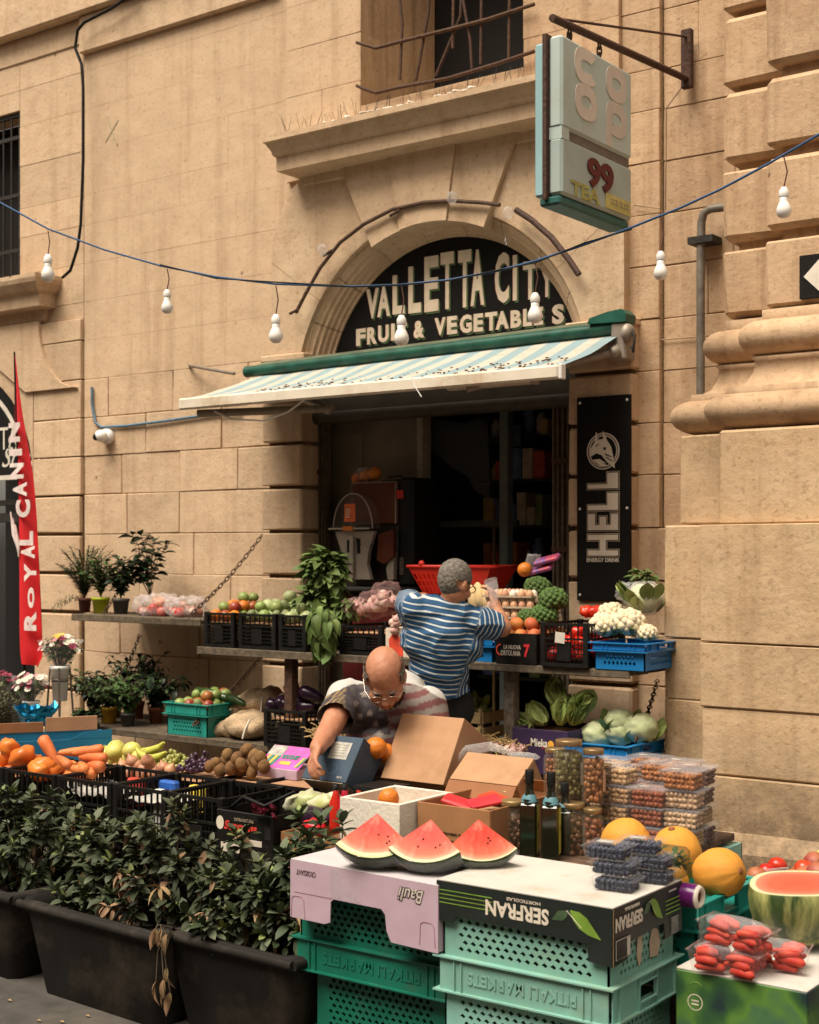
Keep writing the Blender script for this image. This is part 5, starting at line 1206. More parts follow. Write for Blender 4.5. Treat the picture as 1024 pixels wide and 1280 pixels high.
# peaches carton, peppers crate, cauliflower crate
a, b = xr(590,619,-.82); lattice_crate('blue crate half hidden behind the striped shirt sleeve', a-.25, b, -.83, -.45, ZT, ZT+.14, BLUEC, False, insert=.1)
a, b = xr(621,672,-.84); pc = carton('black carton printed with a red 7 holding peaches', a, b, -.85, -.48, ZT, ZT+.155, BLK, open_=True, inside=.11)
w_ = b-a; text('LA NUOVA', w_*.42, .022, (-.02,-.187,.085), XU, ZU, silv, pc, .001, .02); text('ORTOLANA', w_*.48, .026, (-.03,-.187,.055), XU, ZU, silv, pc, .001, .02); text('7', .035, .065, (w_*.27,-.187,.07), XU, ZU, rl_, pc, .001, .04)
obj('red_arc', decal([(.03*math.cos(a_)*k, .03*math.sin(a_)*k) for k, a_ in [(1,PI*.5+PI*q/8) for q in range(9)]+[(.8,PI*1.5-PI*q/8) for q in range(9)]], (-w_*.36,-.187,.07), XU, ZU, .001), rl_, pc)
heap('peach', PEA, .036, a+.01, b-.01, -.84, -.5, ZT+.11, 'orange and red peach in the black carton printed with a red 7', 'peach', 'peaches in the black carton', 2)
a2_, b2_ = xr(678,737,-.85); slat_crate('black slatted crate of red peppers with a white tag', a2_, b2_, -.87, -.48, ZT, ZT+.215, G3)
tgp = P(700,797,-.875); tag(obj('price_tag', decal([(-.028,-.024),(.026,-.03),(.03,.024),(-.024,.028)], tgp, XU, ZU, .002), WHT), 'blank white tag on the black crate of red peppers', 'tag')
rp_ = mat('red_pepper', (.52,.02,.012), .2, .12, 8, 0, rnd=.1); RPM = ellm('red_pepper', (.035,.05,.033), rp_, .35, 14, 10, 1.8, 5)
heap('red_pepper', RPM, .036, a2_+.01, b2_-.01, -.85, -.5, ZT+.02, 'shiny red pepper in the black slatted crate', 'pepper', 'red peppers', 4)
p = P(745,765,-.55); [put('red_pepper', RPM, p+V((.05*k,0,.0)), 'shiny red pepper between the slatted crate and the cauliflowers', 'pepper', 'red peppers behind the cauliflowers') for k in range(-1,2)]
a, b = xr(741,812,-.84); bc = lattice_crate('bright blue crate of cauliflowers at the right end of the table', a, b, -.87, -.50, ZT, ZT+.13, BLUEC, False, band=.3, insert=.06, cw=.02, chh=.02)
cfm = mat('cauliflower', (.66,.56,.38), .8, .12, 60, .6, rnd=.04); bcm = mat('broccoli', (.065,.115,.025), .85, .35, 70, .8, rnd=.12); 
def curd(label, c, r, m_, n=46, name='cauliflower', leaf=True, seed=1, sm=.26):
    random.seed(seed); t_ = thing(name, label, name, c); mb = MB(); mb.ell((0,0,0), (r*.85,r*.85,r*.7), 12, 8)
    for k in range(n):
        z = 1-1.5*(k+.5)/n; a = k*2.39996; rr = math.sqrt(max(0,1-z*z)); q = r*.82
        mb.ell((q*rr*math.cos(a), q*rr*math.sin(a), q*.8*z), (r*sm*random.uniform(.8,1.2),)*3, 8, 6, None, .25, 3, k)
    obj('florets', mb, m_, t_)
    if leaf:
        for k in range(6):
            a = 2*PI*k/6+random.random(); o = bpy.data.objects.new('leaf', CHM[1]); col.objects.link(o); o.parent = t_; o.matrix_local = frame(V((r*.75*math.cos(a), r*.75*math.sin(a), -r*.6)), V((math.cos(a)*.5,math.sin(a)*.5,1)), 0, r*9)
    else: obj('stalk', MB().lathe([(r*.3,-r*1.2),(r*.35,-r*.3)], 10), cg, t_)
    return t_
for i, (px, py, r, lab) in enumerate(((755,783,.075,'small cauliflower at the left of the blue crate'),(765,768,.07,'cauliflower with green leaf at the back left of the blue crate'),(786,779,.085,'big cauliflower in the middle of the blue crate'),(808,792,.055,'small cauliflower at the right corner of the blue crate'))):
    curd(lab, P(px,py,-.72+.12*(i==1)), r, cfm, seed=40+i)
for i, (px, py, r, lab) in enumerate(((672,735,.075,'topmost broccoli head of the heap'),(662,752,.075,'left broccoli head beside the egg trays'),(692,750,.08,'right broccoli head beside the gate'),(680,770,.075,'lower middle broccoli head'),(659,772,.055,'lowest left broccoli head above the peaches'))):
    curd(lab, P(px,py,-.55-.04*i), r, bcm, 60, 'broccoli', False, 50+i, .2)
# wrapped lettuces
LET = leafmat('lettuce_leaf', (.30,.36,.11), (.19,.26,.06), .5); LET2 = leafmat('lettuce_heart', (.45,.48,.22), (.30,.36,.12), .5); LTM = [leafmesh('leaf', .11, .09, LET, -.6, .5, 5), leafmesh('leaf', .10, .08, LET2, -.6, .5, 5)]
cbm = mat('cabbage_skin', (.38,.42,.20), .5, .2, 9, .8, c2=(.52,.53,.34), rnd=.08)
def cabbage(label, c, r, seed=1, name='cabbage', wrap=False, dark=False, nl=9):
    random.seed(seed); t_ = thing(name, label, name, c); obj('heart', MB().ell((0,0,0), (r,r*.95,r*.85), 28, 20, None, .16, 3.0, seed), cbm, t_)
    for k in range(nl):
        a = random.uniform(0,2*PI); z = random.uniform(-.7,.5); rr = math.sqrt(1-z*z)*.93
        o = bpy.data.objects.new('leaf', random.choice(LTM)); col.objects.link(o); o.parent = t_
        o.matrix_local = frame(V((r*rr*math.cos(a), r*rr*math.sin(a), r*.8*z-.02)), V((math.cos(a)*.12,math.sin(a)*.12,1)), PI+math.atan2(0,1)+0, r*10)
    if wrap: obj('film', MB().ell((0,0,0), (r*1.12,r*1.08,r*1.0), 20, 14, None, .2, 3, seed), wrapf, t_)
    return t_
cabbage('green lettuce wrapped in film at the very right of the table', P(806,748,-.6), .085, 5, 'wrapped_lettuce', True)
greens('dark green salad wrapped in film on top of the wrapped lettuce', 803, 722, -.55, .07, .05, 60, seed=33, s=.45, name='wrapped_salad', cat='salad')
tag(obj('film_bag', MB().ell(P(788,742,-.6), (.08,.05,.05), 18, 12, None, .6, 3), CLEAR), 'empty crumpled clear bag left of the wrapped lettuce', 'bag')
# egg trays
etm = mat('egg_tray_pulp', (.40,.30,.20), .95, .15, 40, .4); egw = [mat('egg_brown', (.52,.27,.15), .5, .1, 9), mat('egg_white', (.68,.60,.50), .5, .1, 9)]
EGM = [ellm('egg', (.021,.021,.027), m__, 0, 10, 8) for m__ in egw]
ec_ = P(652,768,-.62); ez0 = ZT+.14
tm2 = MB(); 
for i in range(6):
    for j in range(6):
        x, y = -.12+.048*i, -.12+.048*j; tm2.lathe([(.012,.0),(.022,.028),(.0245,.03)], 6, (x,y,0), smooth=False); tm2.lathe([(.001,.05),(.010,.032),(.016,.0)], 5, (x+.024,y+.024,0), smooth=False)
tm2.box(-.146,.146,-.146,-.142,.024,.034); tm2.box(.142,.146,-.146,.146,.024,.034); tmm = tm2.mesh('tray'); tmm.materials.append(etm)
for k in range(4):
    t_ = thing('egg_tray', ['lowest pulp egg tray of the stack','second lowest pulp egg tray of the stack','second highest pulp egg tray of the stack','topmost pulp egg tray, its eggs in the open'][k], 'egg tray', (ec_.x-.02-.01*k, -.56, ez0+.055*k), .03*k, 'stacked egg trays')
    obj('tray', tmm, None, t_)
    for i in range(6):
        for j in range(6):
            if (j in (0,1) or k == 3 or i == 5) and random.random() < .93:
                o = bpy.data.objects.new('egg', random.choice((EGM[0],EGM[0],EGM[1]))); col.objects.link(o); o.parent = t_; o.location = (-.12+.048*i, -.12+.048*j, .038)
carton('low carton under the egg trays', ec_.x-.17, ec_.x+.13, -.72, -.42, ZT, ZT+.135, CARDD)
put('orange', ORA, P(656,712,-.5), 'single orange lying on top of the egg trays', 'orange')
swm = mat('candy_stripe', (.55,.05,.05), .4, .5, 30, .1, c2=(.05,.08,.30))
for k, (px, py, lab) in enumerate(((684,700,'upper striped sweet packet above the broccoli'),(676,712,'lower striped sweet packet above the broccoli'))):
    o = obj('sweet_packet', MB().chbox(-.07,.07,-.04,.04,-.012,.014,.008), swm); o.location = P(px,py,-.45); o.rotation_euler = (.3,-.25,.2); tag(o, lab, 'packet')
tag(obj('film_bag', MB().ell(P(668,705,-.45), (.05,.04,.05), 16, 10, None, .5, 3), CLEAR), 'clear plastic bag around the sweet packets', 'bag')
brd = mat('pale_bread', (.60,.42,.20), .6, .2, 9)
for k, (px, py) in enumerate(((592,748),(600,745),(609,748))):
    o = obj('pasta_bag', MB().ell((0,0,0), (.035,.03,.075), 12, 10, None, .15, 3, k), brd); o.location = P(px,py,-.6); o.rotation_euler = (0,-.25,0); tag(o, ['left','middle','right'][k]+' yellow bag standing beside the man\'s raised forearm', 'bag')
# red basket
rb = thing('red_basket', 'red plastic basket behind the head of the man in stripes', 'basket', P(578,742,-.25))
zb = dist(rb.location); w0_, w1_ = 40/FL*zb/.8, 50/FL*zb/.8; hb = 34/FL*zb
bs = MB(); vs = []
for (ww, dd, z) in ((w0_*.88,.10,0),(w1_,.14,hb)): vs += [(-ww,-dd,z),(ww,-dd,z),(ww,dd,z),(-ww,dd,z)]
bs.add(vs, [(3,2,6,7),(1,2,6,5)])
def persp_panel(n, m2):
    for i in range(n):
        for j in range(m2):
            u0, u1 = (i+.12)/n, (i+.88)/n; v0, v1 = (j+.12)/m2, (j+.88)/m2
            def pt(u, v): ww = w0_*.88+(w1_-w0_*.88)*v; return (-ww+2*ww*u, -(.10+.04*v), hb*v)
            q = [pt(i/n,j/m2),pt((i+1)/n,j/m2),pt((i+1)/n,(j+1)/m2),pt(i/n,(j+1)/m2),pt(u0+.1/n,v0),pt(u1-.1/n,v0),pt(u1-.1/n,v1),pt(u0+.1/n,v1)]
            if j < 3 and i < 6: bs.add(q, [(0,1,5,4),(1,2,6,5),(2,3,7,6),(3,0,4,7)])
            else: bs.add(q[:4], [(0,1,2,3)])
persp_panel(16, 4); bs.add([vs[0],vs[3],vs[7],vs[4]], [(0,1,2,3)])
obj('basket_body', bs, RED, rb)
rr = MB(); rr.tube([(-w1_,-.14,hb),(w1_,-.14,hb),(w1_,.14,hb),(-w1_,.14,hb),(-w1_,-.14,hb)], .010, 6); obj('rim', rr, RED, rb); obj('knob', MB().ell((-w1_*.65,-.14,hb+.015), (.02,.015,.02), 10, 8), RED, rb)
# juicer
jc = P(470,733,-.02); jm = thing('juice_machine', 'orange juice machine with clear dome and steel front standing in the doorway', 'juice machine', (jc.x,-.02,jc.z))
zj = dist(jm.location); k_ = zj/FL
def J(px, py): return ((px-470)*k_/.805*.93, (733-py)*k_)
stl = mat('brushed_steel', (.36,.30,.25), .3, .15, 5, .05, .4); blk2 = mat('glossy_black', (.015,.011,.010), .2, .2, 5, 0); brn = mat('smoked_brown', (.10,.03,.015), .2, .2, 5, 0)
x0,_ = J(438,0); x1,_ = J(512,0); _,zt = J(0,600)
obj('body', MB().chbox(J(470,0)[0],J(506,0)[0],.02,.30,0,zt,.02), blk2, jm); obj('side_column', MB().chbox(J(500,0)[0],J(519,0)[0],.0,.30,0,J(0,598)[1],.02), BLK, jm)
obj('feeder_box', MB().chbox(J(437,0)[0],J(498,0)[0],-.0,.28,J(0,655)[1],J(0,602)[1],.008), brn, jm); obj('feeder_edge', MB().tube([(J(437,0)[0],-.005,J(0,655)[1]),(J(437,0)[0],-.005,J(0,603)[1]),(J(497,0)[0],-.005,J(0,603)[1]),(J(497,0)[0],-.005,J(0,655)[1])], .003, 4), stl, jm); obj('rear_panel', MB().chbox(J(440,0)[0],J(498,0)[0],.01,.28,.0,J(0,656)[1],.006), blk2, jm)
n = 18; pr_ = [(J(425,0)[0]+(J(479,0)[0]-J(425,0)[0])*(.5-.5*math.cos(PI*k/n)), J(0,661)[1]+(J(0,617)[1]-J(0,661)[1])*math.sin(PI*k/n)) for k in range(n+1)]
obj('dome', MB().prism(pr_[::-1], -.10,-.02), film('dome_film', (.25,.2,.17), .12, .06), jm)
obj('dome_rim', MB().tube([(x,-.10,z) for x, z in pr_], .004, 5), stl, jm)
obj('drip_rail', MB().tube([(J(420,0)[0],-.11,J(0,661)[1]),(J(476,0)[0],-.11,J(0,661)[1])], .007, 6), stl, jm)
def jp(l): return [J(a,b) for a,b in l]
obj('front_shield', MB().prism(jp([(426,664),(480,664),(472,690),(470,705),(475,724),(443,724),(438,700)]), -.09,-.06), stl, jm)
obj('shield_slot', MB().prism(jp([(443,675),(446,675),(446,690),(443,690)]), -.094,-.088), BLK, jm); obj('shield_slot', MB().prism(jp([(456,672),(461,674),(461,692),(457,692)]), -.094,-.088), BLK, jm)
obj('spout', MB().tube([(J(452,0)[0],-.11,J(0,670)[1]),(J(452,0)[0],-.11,J(0,723)[1])], .014, 10), stl, jm)
obj('side_shield', MB().prism(jp([(490,724),(488,710),(494,693),(498,690),(498,724)]), -.03,.0), stl, jm)
obj('smoked_panel', MB().prism(jp([(478,700),(480,668),(500,662),(500,695),(488,705)]), -.05,-.02), brn, jm)
obj('orange_label', decal(rect(.085,.11), (J(448.5,0)[0],-.103,J(0,641)[1]), XU, ZU, .002), mat('orange_label', (.62,.12,.02), .5), jm)
for q in range(4): obj('label_line', decal(rect(.035,.006), (J(446,0)[0],-.106,J(0,637+q*3)[1]), XU, ZU, .001), WHT, jm)
obj('orange_clip', MB().chbox(J(441,0)[0],J(454,0)[0],-.125,-.11,J(0,664)[1],J(0,658)[1],.004), oR, jm); obj('red_badge', decal(rect(.05,.05), (J(503,0)[0],-.002,J(0,619)[1]), XU, ZU, .002), RED, jm)
for q in range(10): obj('vent_slot', decal(rect(.03,.003), (J(505,0)[0],-.003,J(0,697+q*2.2)[1]), XU, ZU, .001), stl, jm)
obj('drip_tray', MB().chbox(J(424,0)[0],J(519,0)[0],-.17,.3,-.035,.0,.012), IRON, jm)
obj('pedestal', MB().chbox(J(434,0)[0],J(519,0)[0],-.08,.3,-.75,-.04,.01), mat('dark_red_panel', (.10,.008,.008), .5), jm)
for k, (px, py) in enumerate(((447,598),(458,595),(469,592))): put('orange', ORA, P(px,py,.05), ['left','middle','right'][k]+' orange lying on top of the juice machine', 'orange', None, None, 1.05)
tag(obj('net_bag', MB().ell(P(458,594,.05), (.085,.05,.05), 16, 10, None, .3, 3), CLEAR), 'clear net around the oranges on the juice machine', 'bag')
tag(obj('power_cable', MB().tube([P(485,597,.05),P(500,595,.05),P(512,601,.05)],.005,6), BLK), 'black cable curling on top of the juice machine', 'cable')

# ------------------------------------------------------------------ lower shelf goods
random.seed(101)
yp = mat('yellow_pot', (.55,.33,.02), .45); tp = mat('terracotta_pot', (.22,.07,.03), .7)
HB = [('parsley like herb in a yellow pot on the lower shelf',136,900,880,24,-.62,yp,[0],5),('small dark herb in a brown pot at the left end of the lower shelf',118,896,880,14,-.5,MC['brown_pot'],[0,1],6),('trailing variegated plant hanging over the lower shelf edge',160,900,884,20,-.66,MC['grey_pot'],[0],7),('tall dark herb behind the others, under the short chain',170,893,872,22,-.35,tp,[0,1],8),('broad dark herb in a terracotta pot left of the green crate',195,898,878,20,-.45,tp,[1,0],9),('purple leaved herb behind the yellow pot',145,890,874,16,-.35,tp,[1],10)]
for lab, px, pb_, pt_, pw, Y, m_, ms, sd_ in HB:
    t_, r, h = pot(lab, px, pb_, pt_, pw, Y, ZL, m_); spray(t_, h, 46, .21, .22 if sd_ != 8 else .32, ms, 12, seed=sd_, n_ind=30, sc=.75, start=.1, droop=1.1)
a, b = xr(207,250,-.78); gcr = lattice_crate('dark teal crate of peppers on the lower shelf', a, b+.08, -.80, -.36, ZL, ZL+.195, TEALM, False, band=.34, cw=.022, chh=.022, insert=.15)
heap('apple', [APG,APG,APR,AVO], .036, a+.04, b+.05, -.77, -.40, ZL+.15, 'green or red fruit in the dark teal crate on the lower shelf', 'fruit', 'fruit in the dark teal crate', 2)
dgp = mat('dark_green_pepper', (.03,.06,.015), .25); 
for k, (px, py, an) in enumerate(((262,868,.1),(278,874,.3),(292,876,-.2))):
    o = obj('cucumber', MB().tube([(-.12,0,0),(-.1,0,.005),(0,0,.012),(.1,0,.005),(.12,0,0)], [.004,.022,.026,.022,.004], 8), dgp); o.location = P(px,py,-.6); o.rotation_euler = (0,.15,an); tag(o, ['left','middle','right'][k]+' dark green cucumber behind the potato sacks', 'cucumber')
sk = mat('net_sack', (.55,.42,.27), .8, .2, 90, .5, c2=(.40,.26,.14), rnd=.03); ptm = mat('potato_skin', (.36,.20,.09), .8, .2, 20, .3, rnd=.1); PTM = ellm('potato', (.045,.035,.032), ptm, .2)
def sack(label, c, sx_, sy, sz, seed, rz=0, ry=0):
    t_ = thing('potato_sack', label, 'sack', c, rot=(0,ry,rz)); random.seed(seed); mb = MB()
    for k in range(34):
        p = V((random.uniform(-1,1),random.uniform(-1,1),random.uniform(-.3,1)))
        if (p.x**2+p.y**2+p.z**2) > 1: p.normalize(); p *= .9
        mb.ell((p.x*(sx_-.03), p.y*(sy-.03), sz*.45+p.z*(sz*.5-.01)), (.05,.042,.04), 10, 7, None, .15, 2, k)
    mb.ell((0,0,sz*.42), (sx_*.92, sy*.9, sz*.42), 18, 12, None, .1, 2, seed)
    mb.tube([(-sx_*.75,0,sz*.28),(-sx_*1.15,-.02,.05),(-sx_*1.5,-.03,.02)], [.07,.05,.035], 8)
    o = obj('sack_body', remesh(mb, 'sack_body', .012, 6), sk, t_)
    obj('seam', MB().tube([(sx_*.45,-sy*.95,.02),(sx_*.5,-sy*.9,sz*.4),(sx_*.45,-sy*.4,sz*.9)], .006, 5), WHT, t_)
    return t_
def remesh(mb, name, vox, it=3, smooth=.5):
    me = mb.mesh(name+'_src'); o = bpy.data.objects.new(name+'_src', me); col.objects.link(o)
    m_ = o.modifiers.new('r', 'REMESH'); m_.mode = 'VOXEL'; m_.voxel_size = vox; m_.use_smooth_shade = True
    s_ = o.modifiers.new('s', 'SMOOTH'); s_.iterations = it; s_.factor = smooth
    dg_ = bpy.context.evaluated_depsgraph_get(); dg_.update(); out = bpy.data.meshes.new_from_object(o.evaluated_get(dg_)); out.name = name
    out.materials.clear(); bpy.data.objects.remove(o); bpy.data.meshes.remove(me)
    out.polygons.foreach_set('use_smooth', [True]*len(out.polygons)); return out
c = P(312,923,-.66); sack('lower net sack of potatoes lying on the lower shelf', V((c.x,c.y,ZL)), .17,.15,.17, 3)
c = P(330,890,-.5); sack('upper net sack of potatoes lying on the other sack', V((c.x,c.y,ZL+.13)), .16,.13,.17, 5, .1, -.15)
a, b = xr(334,386,-.82); slat_crate('black crate of aubergines on the lower shelf under the steel table leg', a, b, -.85, -.48, ZL, ZL+.215, None, liner=.16)
AUM = MB().lathe([(.0005,-.07),(.03,-.062),(.042,-.03),(.036,.02),(.022,.06),(.012,.075),(.001,.076)], 12, M=Matrix.Rotation(PI/2,4,'X')).mesh('aubergine'); AUM.materials.append(aub)
for q in ((345,884),(360,880),(374,876),(352,876),(388,868),(368,885),(380,884)): put('aubergine', AUM, P(*q,-.7), 'glossy dark aubergine heaped in or beside the black crate on the lower shelf', 'aubergine', 'aubergines')
put('red_pepper', RPM, P(366,862,-.5), 'red pepper at the steel table leg above the aubergines', 'pepper', None, None, 1.2)
# onions and straw by the man
strw = mat('dry_straw', (.45,.30,.12), .85, .3, 40, .5)
def straw(label, c, r, n, seed, group=None):
    random.seed(seed); t_ = thing('garlic_bundle', label, 'garlic bundle', c, group=group); mb = MB()
    for k in range(n):
        a = V((random.gauss(0,r*.6), random.gauss(0,r*.4), random.uniform(0,r*.5))); b = a+V((random.uniform(-.08,.08),random.uniform(-.05,.05),random.uniform(-.02,.05))); mb.tube([a,(a+b)/2+V((0,0,.01)),b], .003, 4, False)
    obj('dry_stems', mb, strw, t_, kind='stuff')
    for k in range(6):
        o = bpy.data.objects.new('bulb', gar); col.objects.link(o); o.parent = t_; o.location = (random.uniform(-r,r), random.uniform(-r*.5,.0), random.uniform(0,.04)); o.rotation_euler = (random.uniform(0,3),)*3
straw('bundle of dry garlic behind the forearm of the bent man', P(412,925,-1.0), .09, 140, 4); straw('bundle of dry garlic and onions left of the purple box', P(610,938,-.9), .10, 160, 5); straw('small bundle of onions beside the purple box', P(637,942,-.95), .06, 70, 6)
wc = thing('wooden_crate', 'small pale wooden crate beside the black trousers', 'crate', P(596,925,-.6)); pw_ = mat('pale_wood', (.40,.27,.13), .8, .2, 30, .3)
for z in (.02,.10): obj('slat', MB().chbox(-.09,.09,-.1,-.092,z,z+.06,.002), pw_, wc); obj('slat', MB().chbox(.092,.10,-.09,.12,z,z+.06,.002), pw_, wc)
for x in (-.08,.08): obj('corner_post', MB().chbox(x-.012,x+.012,-.092,-.07,0,.18,.002), pw_, wc)
greens('limp lettuce lying behind the black trousers', 590, 895, -.55, .10, .07, 40, seed=61, ms=LTM, s=.8, name='lettuce', cat='lettuce')
a, b = xr(643,712,-.86); pbx2 = carton('dark purple carton with an orange fruit print full of long lettuces', a, b, -.88, -.50, .60, .82, mat('purple_card', (.035,.018,.055), .55, .15, 10, .05, rnd=0), open_=True, inside=.19)
w_ = b-a; text('Mieka', w_*.30, .04, (-.0,-.192,.155), XU, ZU, WHT, pbx2, .001, .02); obj('fruit_print', decal([(.018*math.cos(q), .02*math.sin(q)) for q in [2*PI*k/14 for k in range(14)]], (w_*.21,-.192,.15), XU, ZU, .001), mat('print_orange', (.7,.32,.04), .6), pbx2); text('fruits', .05, .012, (.04,-.192,.13), XU, ZU, rl_, pbx2, .001)
for x in (-w_*.15,w_*.25): obj('hand_slot', decal(rect(.02,.035), (x,-.192,.08), XU, ZU, .001), BV, pbx2)
def romaine(label, c, L_, tilt, seed):
    random.seed(seed); t_ = thing('lettuce', label, 'lettuce', c, rot=(tilt*.3, tilt, 0)); lv = []
    for k in range(34):
        a = random.uniform(0,2*PI); q = k/34; lv.append((frame(V((.015*math.cos(a),.015*math.sin(a),.0)), V((math.cos(a)*(.15+.5*q), math.sin(a)*(.15+.5*q), 1)), PI*0, L_*9*(1-.3*random.random())), random.choice((0,1))))
    foliage(t_, lv, LTM, 34)
random.seed(64)
for i, (px, py, L_, tl_, lab) in enumerate(((665,910,.13,-1.2,'pale lettuce at the left corner of the purple carton'),(682,905,.14,-.9,'pale lettuce second from the left in the purple carton'),(700,906,.16,.2,'tallest long lettuce in the middle of the purple carton'),(715,905,.17,.5,'long dark edged lettuce leaning over the right end of the purple carton'),(700,885,.15,-.4,'long lettuce at the back top of the heap'),(722,890,.14,.8,'long lettuce at the back right of the heap'))):
    romaine(lab, P(px,py,-.72), L_, tl_, 70+i)
a, b = xr(700,782,-.88); lattice_crate('blue crate of cabbages on the low shelf beside the pier', a, b+.02, -.90, -.48, .60, .775, BLUEC, False, band=.34, cw=.022, chh=.022, insert=.12)
for i, (px, py, r, lab) in enumerate(((748,918,.085,'pale cabbage at the left of the blue crate'),(776,915,.08,'pale cabbage in the middle front of the blue crate'),(775,902,.075,'pale cabbage at the middle back of the blue crate'),(802,910,.085,'streaked cabbage at the right of the blue crate under the chain'))):
    cabbage(lab, P(px,py,-.68), r, 80+i, nl=5)

# ------------------------------------------------------------------ flowers at the left
bw = mat('white_bucket', (.88,.86,.82), .45, .04, 12, .03)
def bucket(label, px, pt_, pb_, pw, Y, stand=False):
    c = P(px, pb_, Y); t_ = thing('flower_bucket', label, 'flower bucket', c); z = dist(c); r = pw/2/FL*z; h = (pb_-pt_)/FL*z
    obj('bucket', MB().lathe([(.001,0),(r*.72,0),(r*.95,h*.9),(r*1.05,h*.9),(r*1.05,h),(r*.95,h),(r*.9,h*.9),(.001,h*.85)], 20), bw, t_)
    obj('band', MB().lathe([(r*.86,h*.55),(r*.90,h*.56),(r*.90,h*.58),(r*.86,h*.59)], 20), IRON, t_)
    if stand:
        for a in (-2.4,-.8,.8,2.4): obj('stand_leg', MB().tube([(r*math.cos(a),r*math.sin(a),h*.95),(r*2.3*math.cos(a),r*1.8*math.sin(a),-c.z+.1)], .007, 5), mat('grey_metal', (.2,.17,.14), .4, .1, 9, .1, .7), t_)
        obj('stand_ring', MB().lathe([(r*.98,h*.62),(r*1.03,h*.63),(r*.98,h*.64)], 20), MC['grey_metal'], t_)
    return t_, r, h
flm = [mat('flower_%s' % n, c, .7, .2, 40, .3) for n, c in (('white', (.68,.64,.52)), ('yellow', (.62,.40,.05)), ('wine', (.22,.02,.05)), ('pink', (.50,.20,.22)))]
def flowermesh(m_, r=.02):
    mb = MB(); 
    for k in range(9):
        a = 2*PI*k/9; mb.add([(0,0,0),(r*.8*math.cos(a-.3),r*.8*math.sin(a-.3),r*.25),(r*math.cos(a),r*math.sin(a),r*.35),(r*.8*math.cos(a+.3),r*.8*math.sin(a+.3),r*.25)], [(0,1,2,3)])
    mb.ell((0,0,r*.15), (r*.3,r*.3,r*.2), 6, 4); me = mb.mesh('flower_head'); me.materials.append(m_); return me
FLS = [flowermesh(q) for q in flm]
def bouquet(label, c, r, h, n, mix_, seed, sleeve=True):
    random.seed(seed); t_ = thing('bouquet', label, 'bouquet', c); st = MB(); lv = []
    for k in range(n):
        a = random.uniform(0,2*PI); q = random.random()**.5; p = V((r*q*math.cos(a), r*q*math.sin(a), h*(1-.25*q*q)+random.uniform(-.05,.01)))
        st.tube([(0,0,0),p*.6+V((0,0,.02)),p], .002, 4, False)
        o = bpy.data.objects.new('flower', FLS[random.choice(mix_)]); col.objects.link(o); o.parent = t_; o.matrix_local = Matrix.Translation(p) @ V((p.x*2,p.y*2-.1,.25)).to_track_quat('Z','Y').to_matrix().to_4x4() @ Matrix.Diagonal((random.uniform(.8,1.5),)*3+(1,))
        for _ in range(4): lv.append((frame(p*random.uniform(.45,.9), rdir(.1), 0, .7), 0))
    obj('stem', st, STEM, t_); foliage(t_, lv, LM, 10)
    if sleeve: obj('sleeve', MB().lathe([(.03,-.02),(r*1.0,h*.75),(r*1.12,h*.85)], 14, wob=.06), CLEAR, t_)
t_, r, h = bucket('tall white plastic bucket on a wire stand beside the red flag', 75, 832, 876, 24, -1.0, True); bouquet('bouquet of white and yellow flowers in the tall bucket', t_.location+V((0,0,h*.8)), .13, .24, 55, [0,0,1,2,0,3], 5)
t_, r, h = bucket('short white bucket left of the wire stand', 39, 876, 896, 21, -1.15); bouquet('bouquet of white and wine coloured flowers in the short bucket', t_.location+V((0,0,h*.7)), .11, .20, 50, [0,0,2,3], 6)
random.seed(9)
t_ = thing('olive_bush', 'grey green narrow leaved bush at the left edge behind the blue tray', 'bush', P(8,930,-1.1)); NL = leafmat('olive_leaf', (.12,.13,.06), (.08,.09,.04)); LM.append(leafmesh('leaf', .045, .012, NL)); spray(t_, 0, 34, .20, .42, [3], 16, seed=12, n_ind=60, start=.1)
t_, r, h = pot('small plant with red flowers under the lower shelf end', 112, 925, 905, 24, -.9, P(112,925,-.9).z, BLK); spray(t_, h, 12, .10, .12, [0,1], 8, seed=14, n_ind=20)
bouquet('dark wrapped red flowers beside the shop glass at the far left', P(4,868,-.9), .08, .14, 16, [2], 15)

# ------------------------------------------------------------------ central stall
ct_ = table('plank table under the cardboard boxes in the middle of the stall', 1.32, 2.22, -2.95, -1.95, .56)
nav = mat('navy_card', (.022,.045,.075), .55, .15, 12, .05, rnd=0, dirt=(.05,.075,.10), dscale=3)
def tilted_box(label, pTL, pBL, W, Hf, D, tilt, Y, m_, front=None, name='cardboard_box', lidgap=False):
    c = P(*pBL, Y); t_ = thing(name, label, 'box', c, rot=(-tilt,0,0))
    obj('box_face', MB().chbox(0,W,0,.004,0,Hf,.001), front or m_, t_); obj('box_side', MB().chbox(0,W,.0045,D,-.001,.003,.001), m_, t_); obj('box_side', MB().chbox(0,W,.0045,D,Hf-.004,Hf,.001), m_, t_)
    obj('box_side', MB().chbox(-.0005,.0035,.0045,D,.0035,Hf-.0045,.001), m_, t_); obj('box_side', MB().chbox(W-.0035,W+.0005,.0045,D,.0035,Hf-.0045,.001), m_, t_); obj('box_back', MB().chbox(.004,W-.004,D-.004,D,.0035,Hf-.0045,.001), m_, t_)
    return t_
nb = tilted_box('navy blue carton with a white label tipped back beside the bent man', None, (377,972), .225, .20, .15, .62, -2.62, nav)
obj('label', decal(rect(.095,.075), (.135,-.0006,.135), XU, ZU, .001), npm, nb); 
for k in range(5): obj('label_line', decal(rect(.07-.01*(k%2),.002), (.135,-.002,.16-.012*k), XU, ZU, .0005), mat('grey_print', (.25,.22,.15)), nb)
text('Qnes', .03, .012, (.055,-.0006,.185), XU, ZU, WHT, nb, .001, .02); obj('red_badge', decal(rect(.012,.014), (.022,-.0006,.182), XU, ZU, .001), rl_, nb)
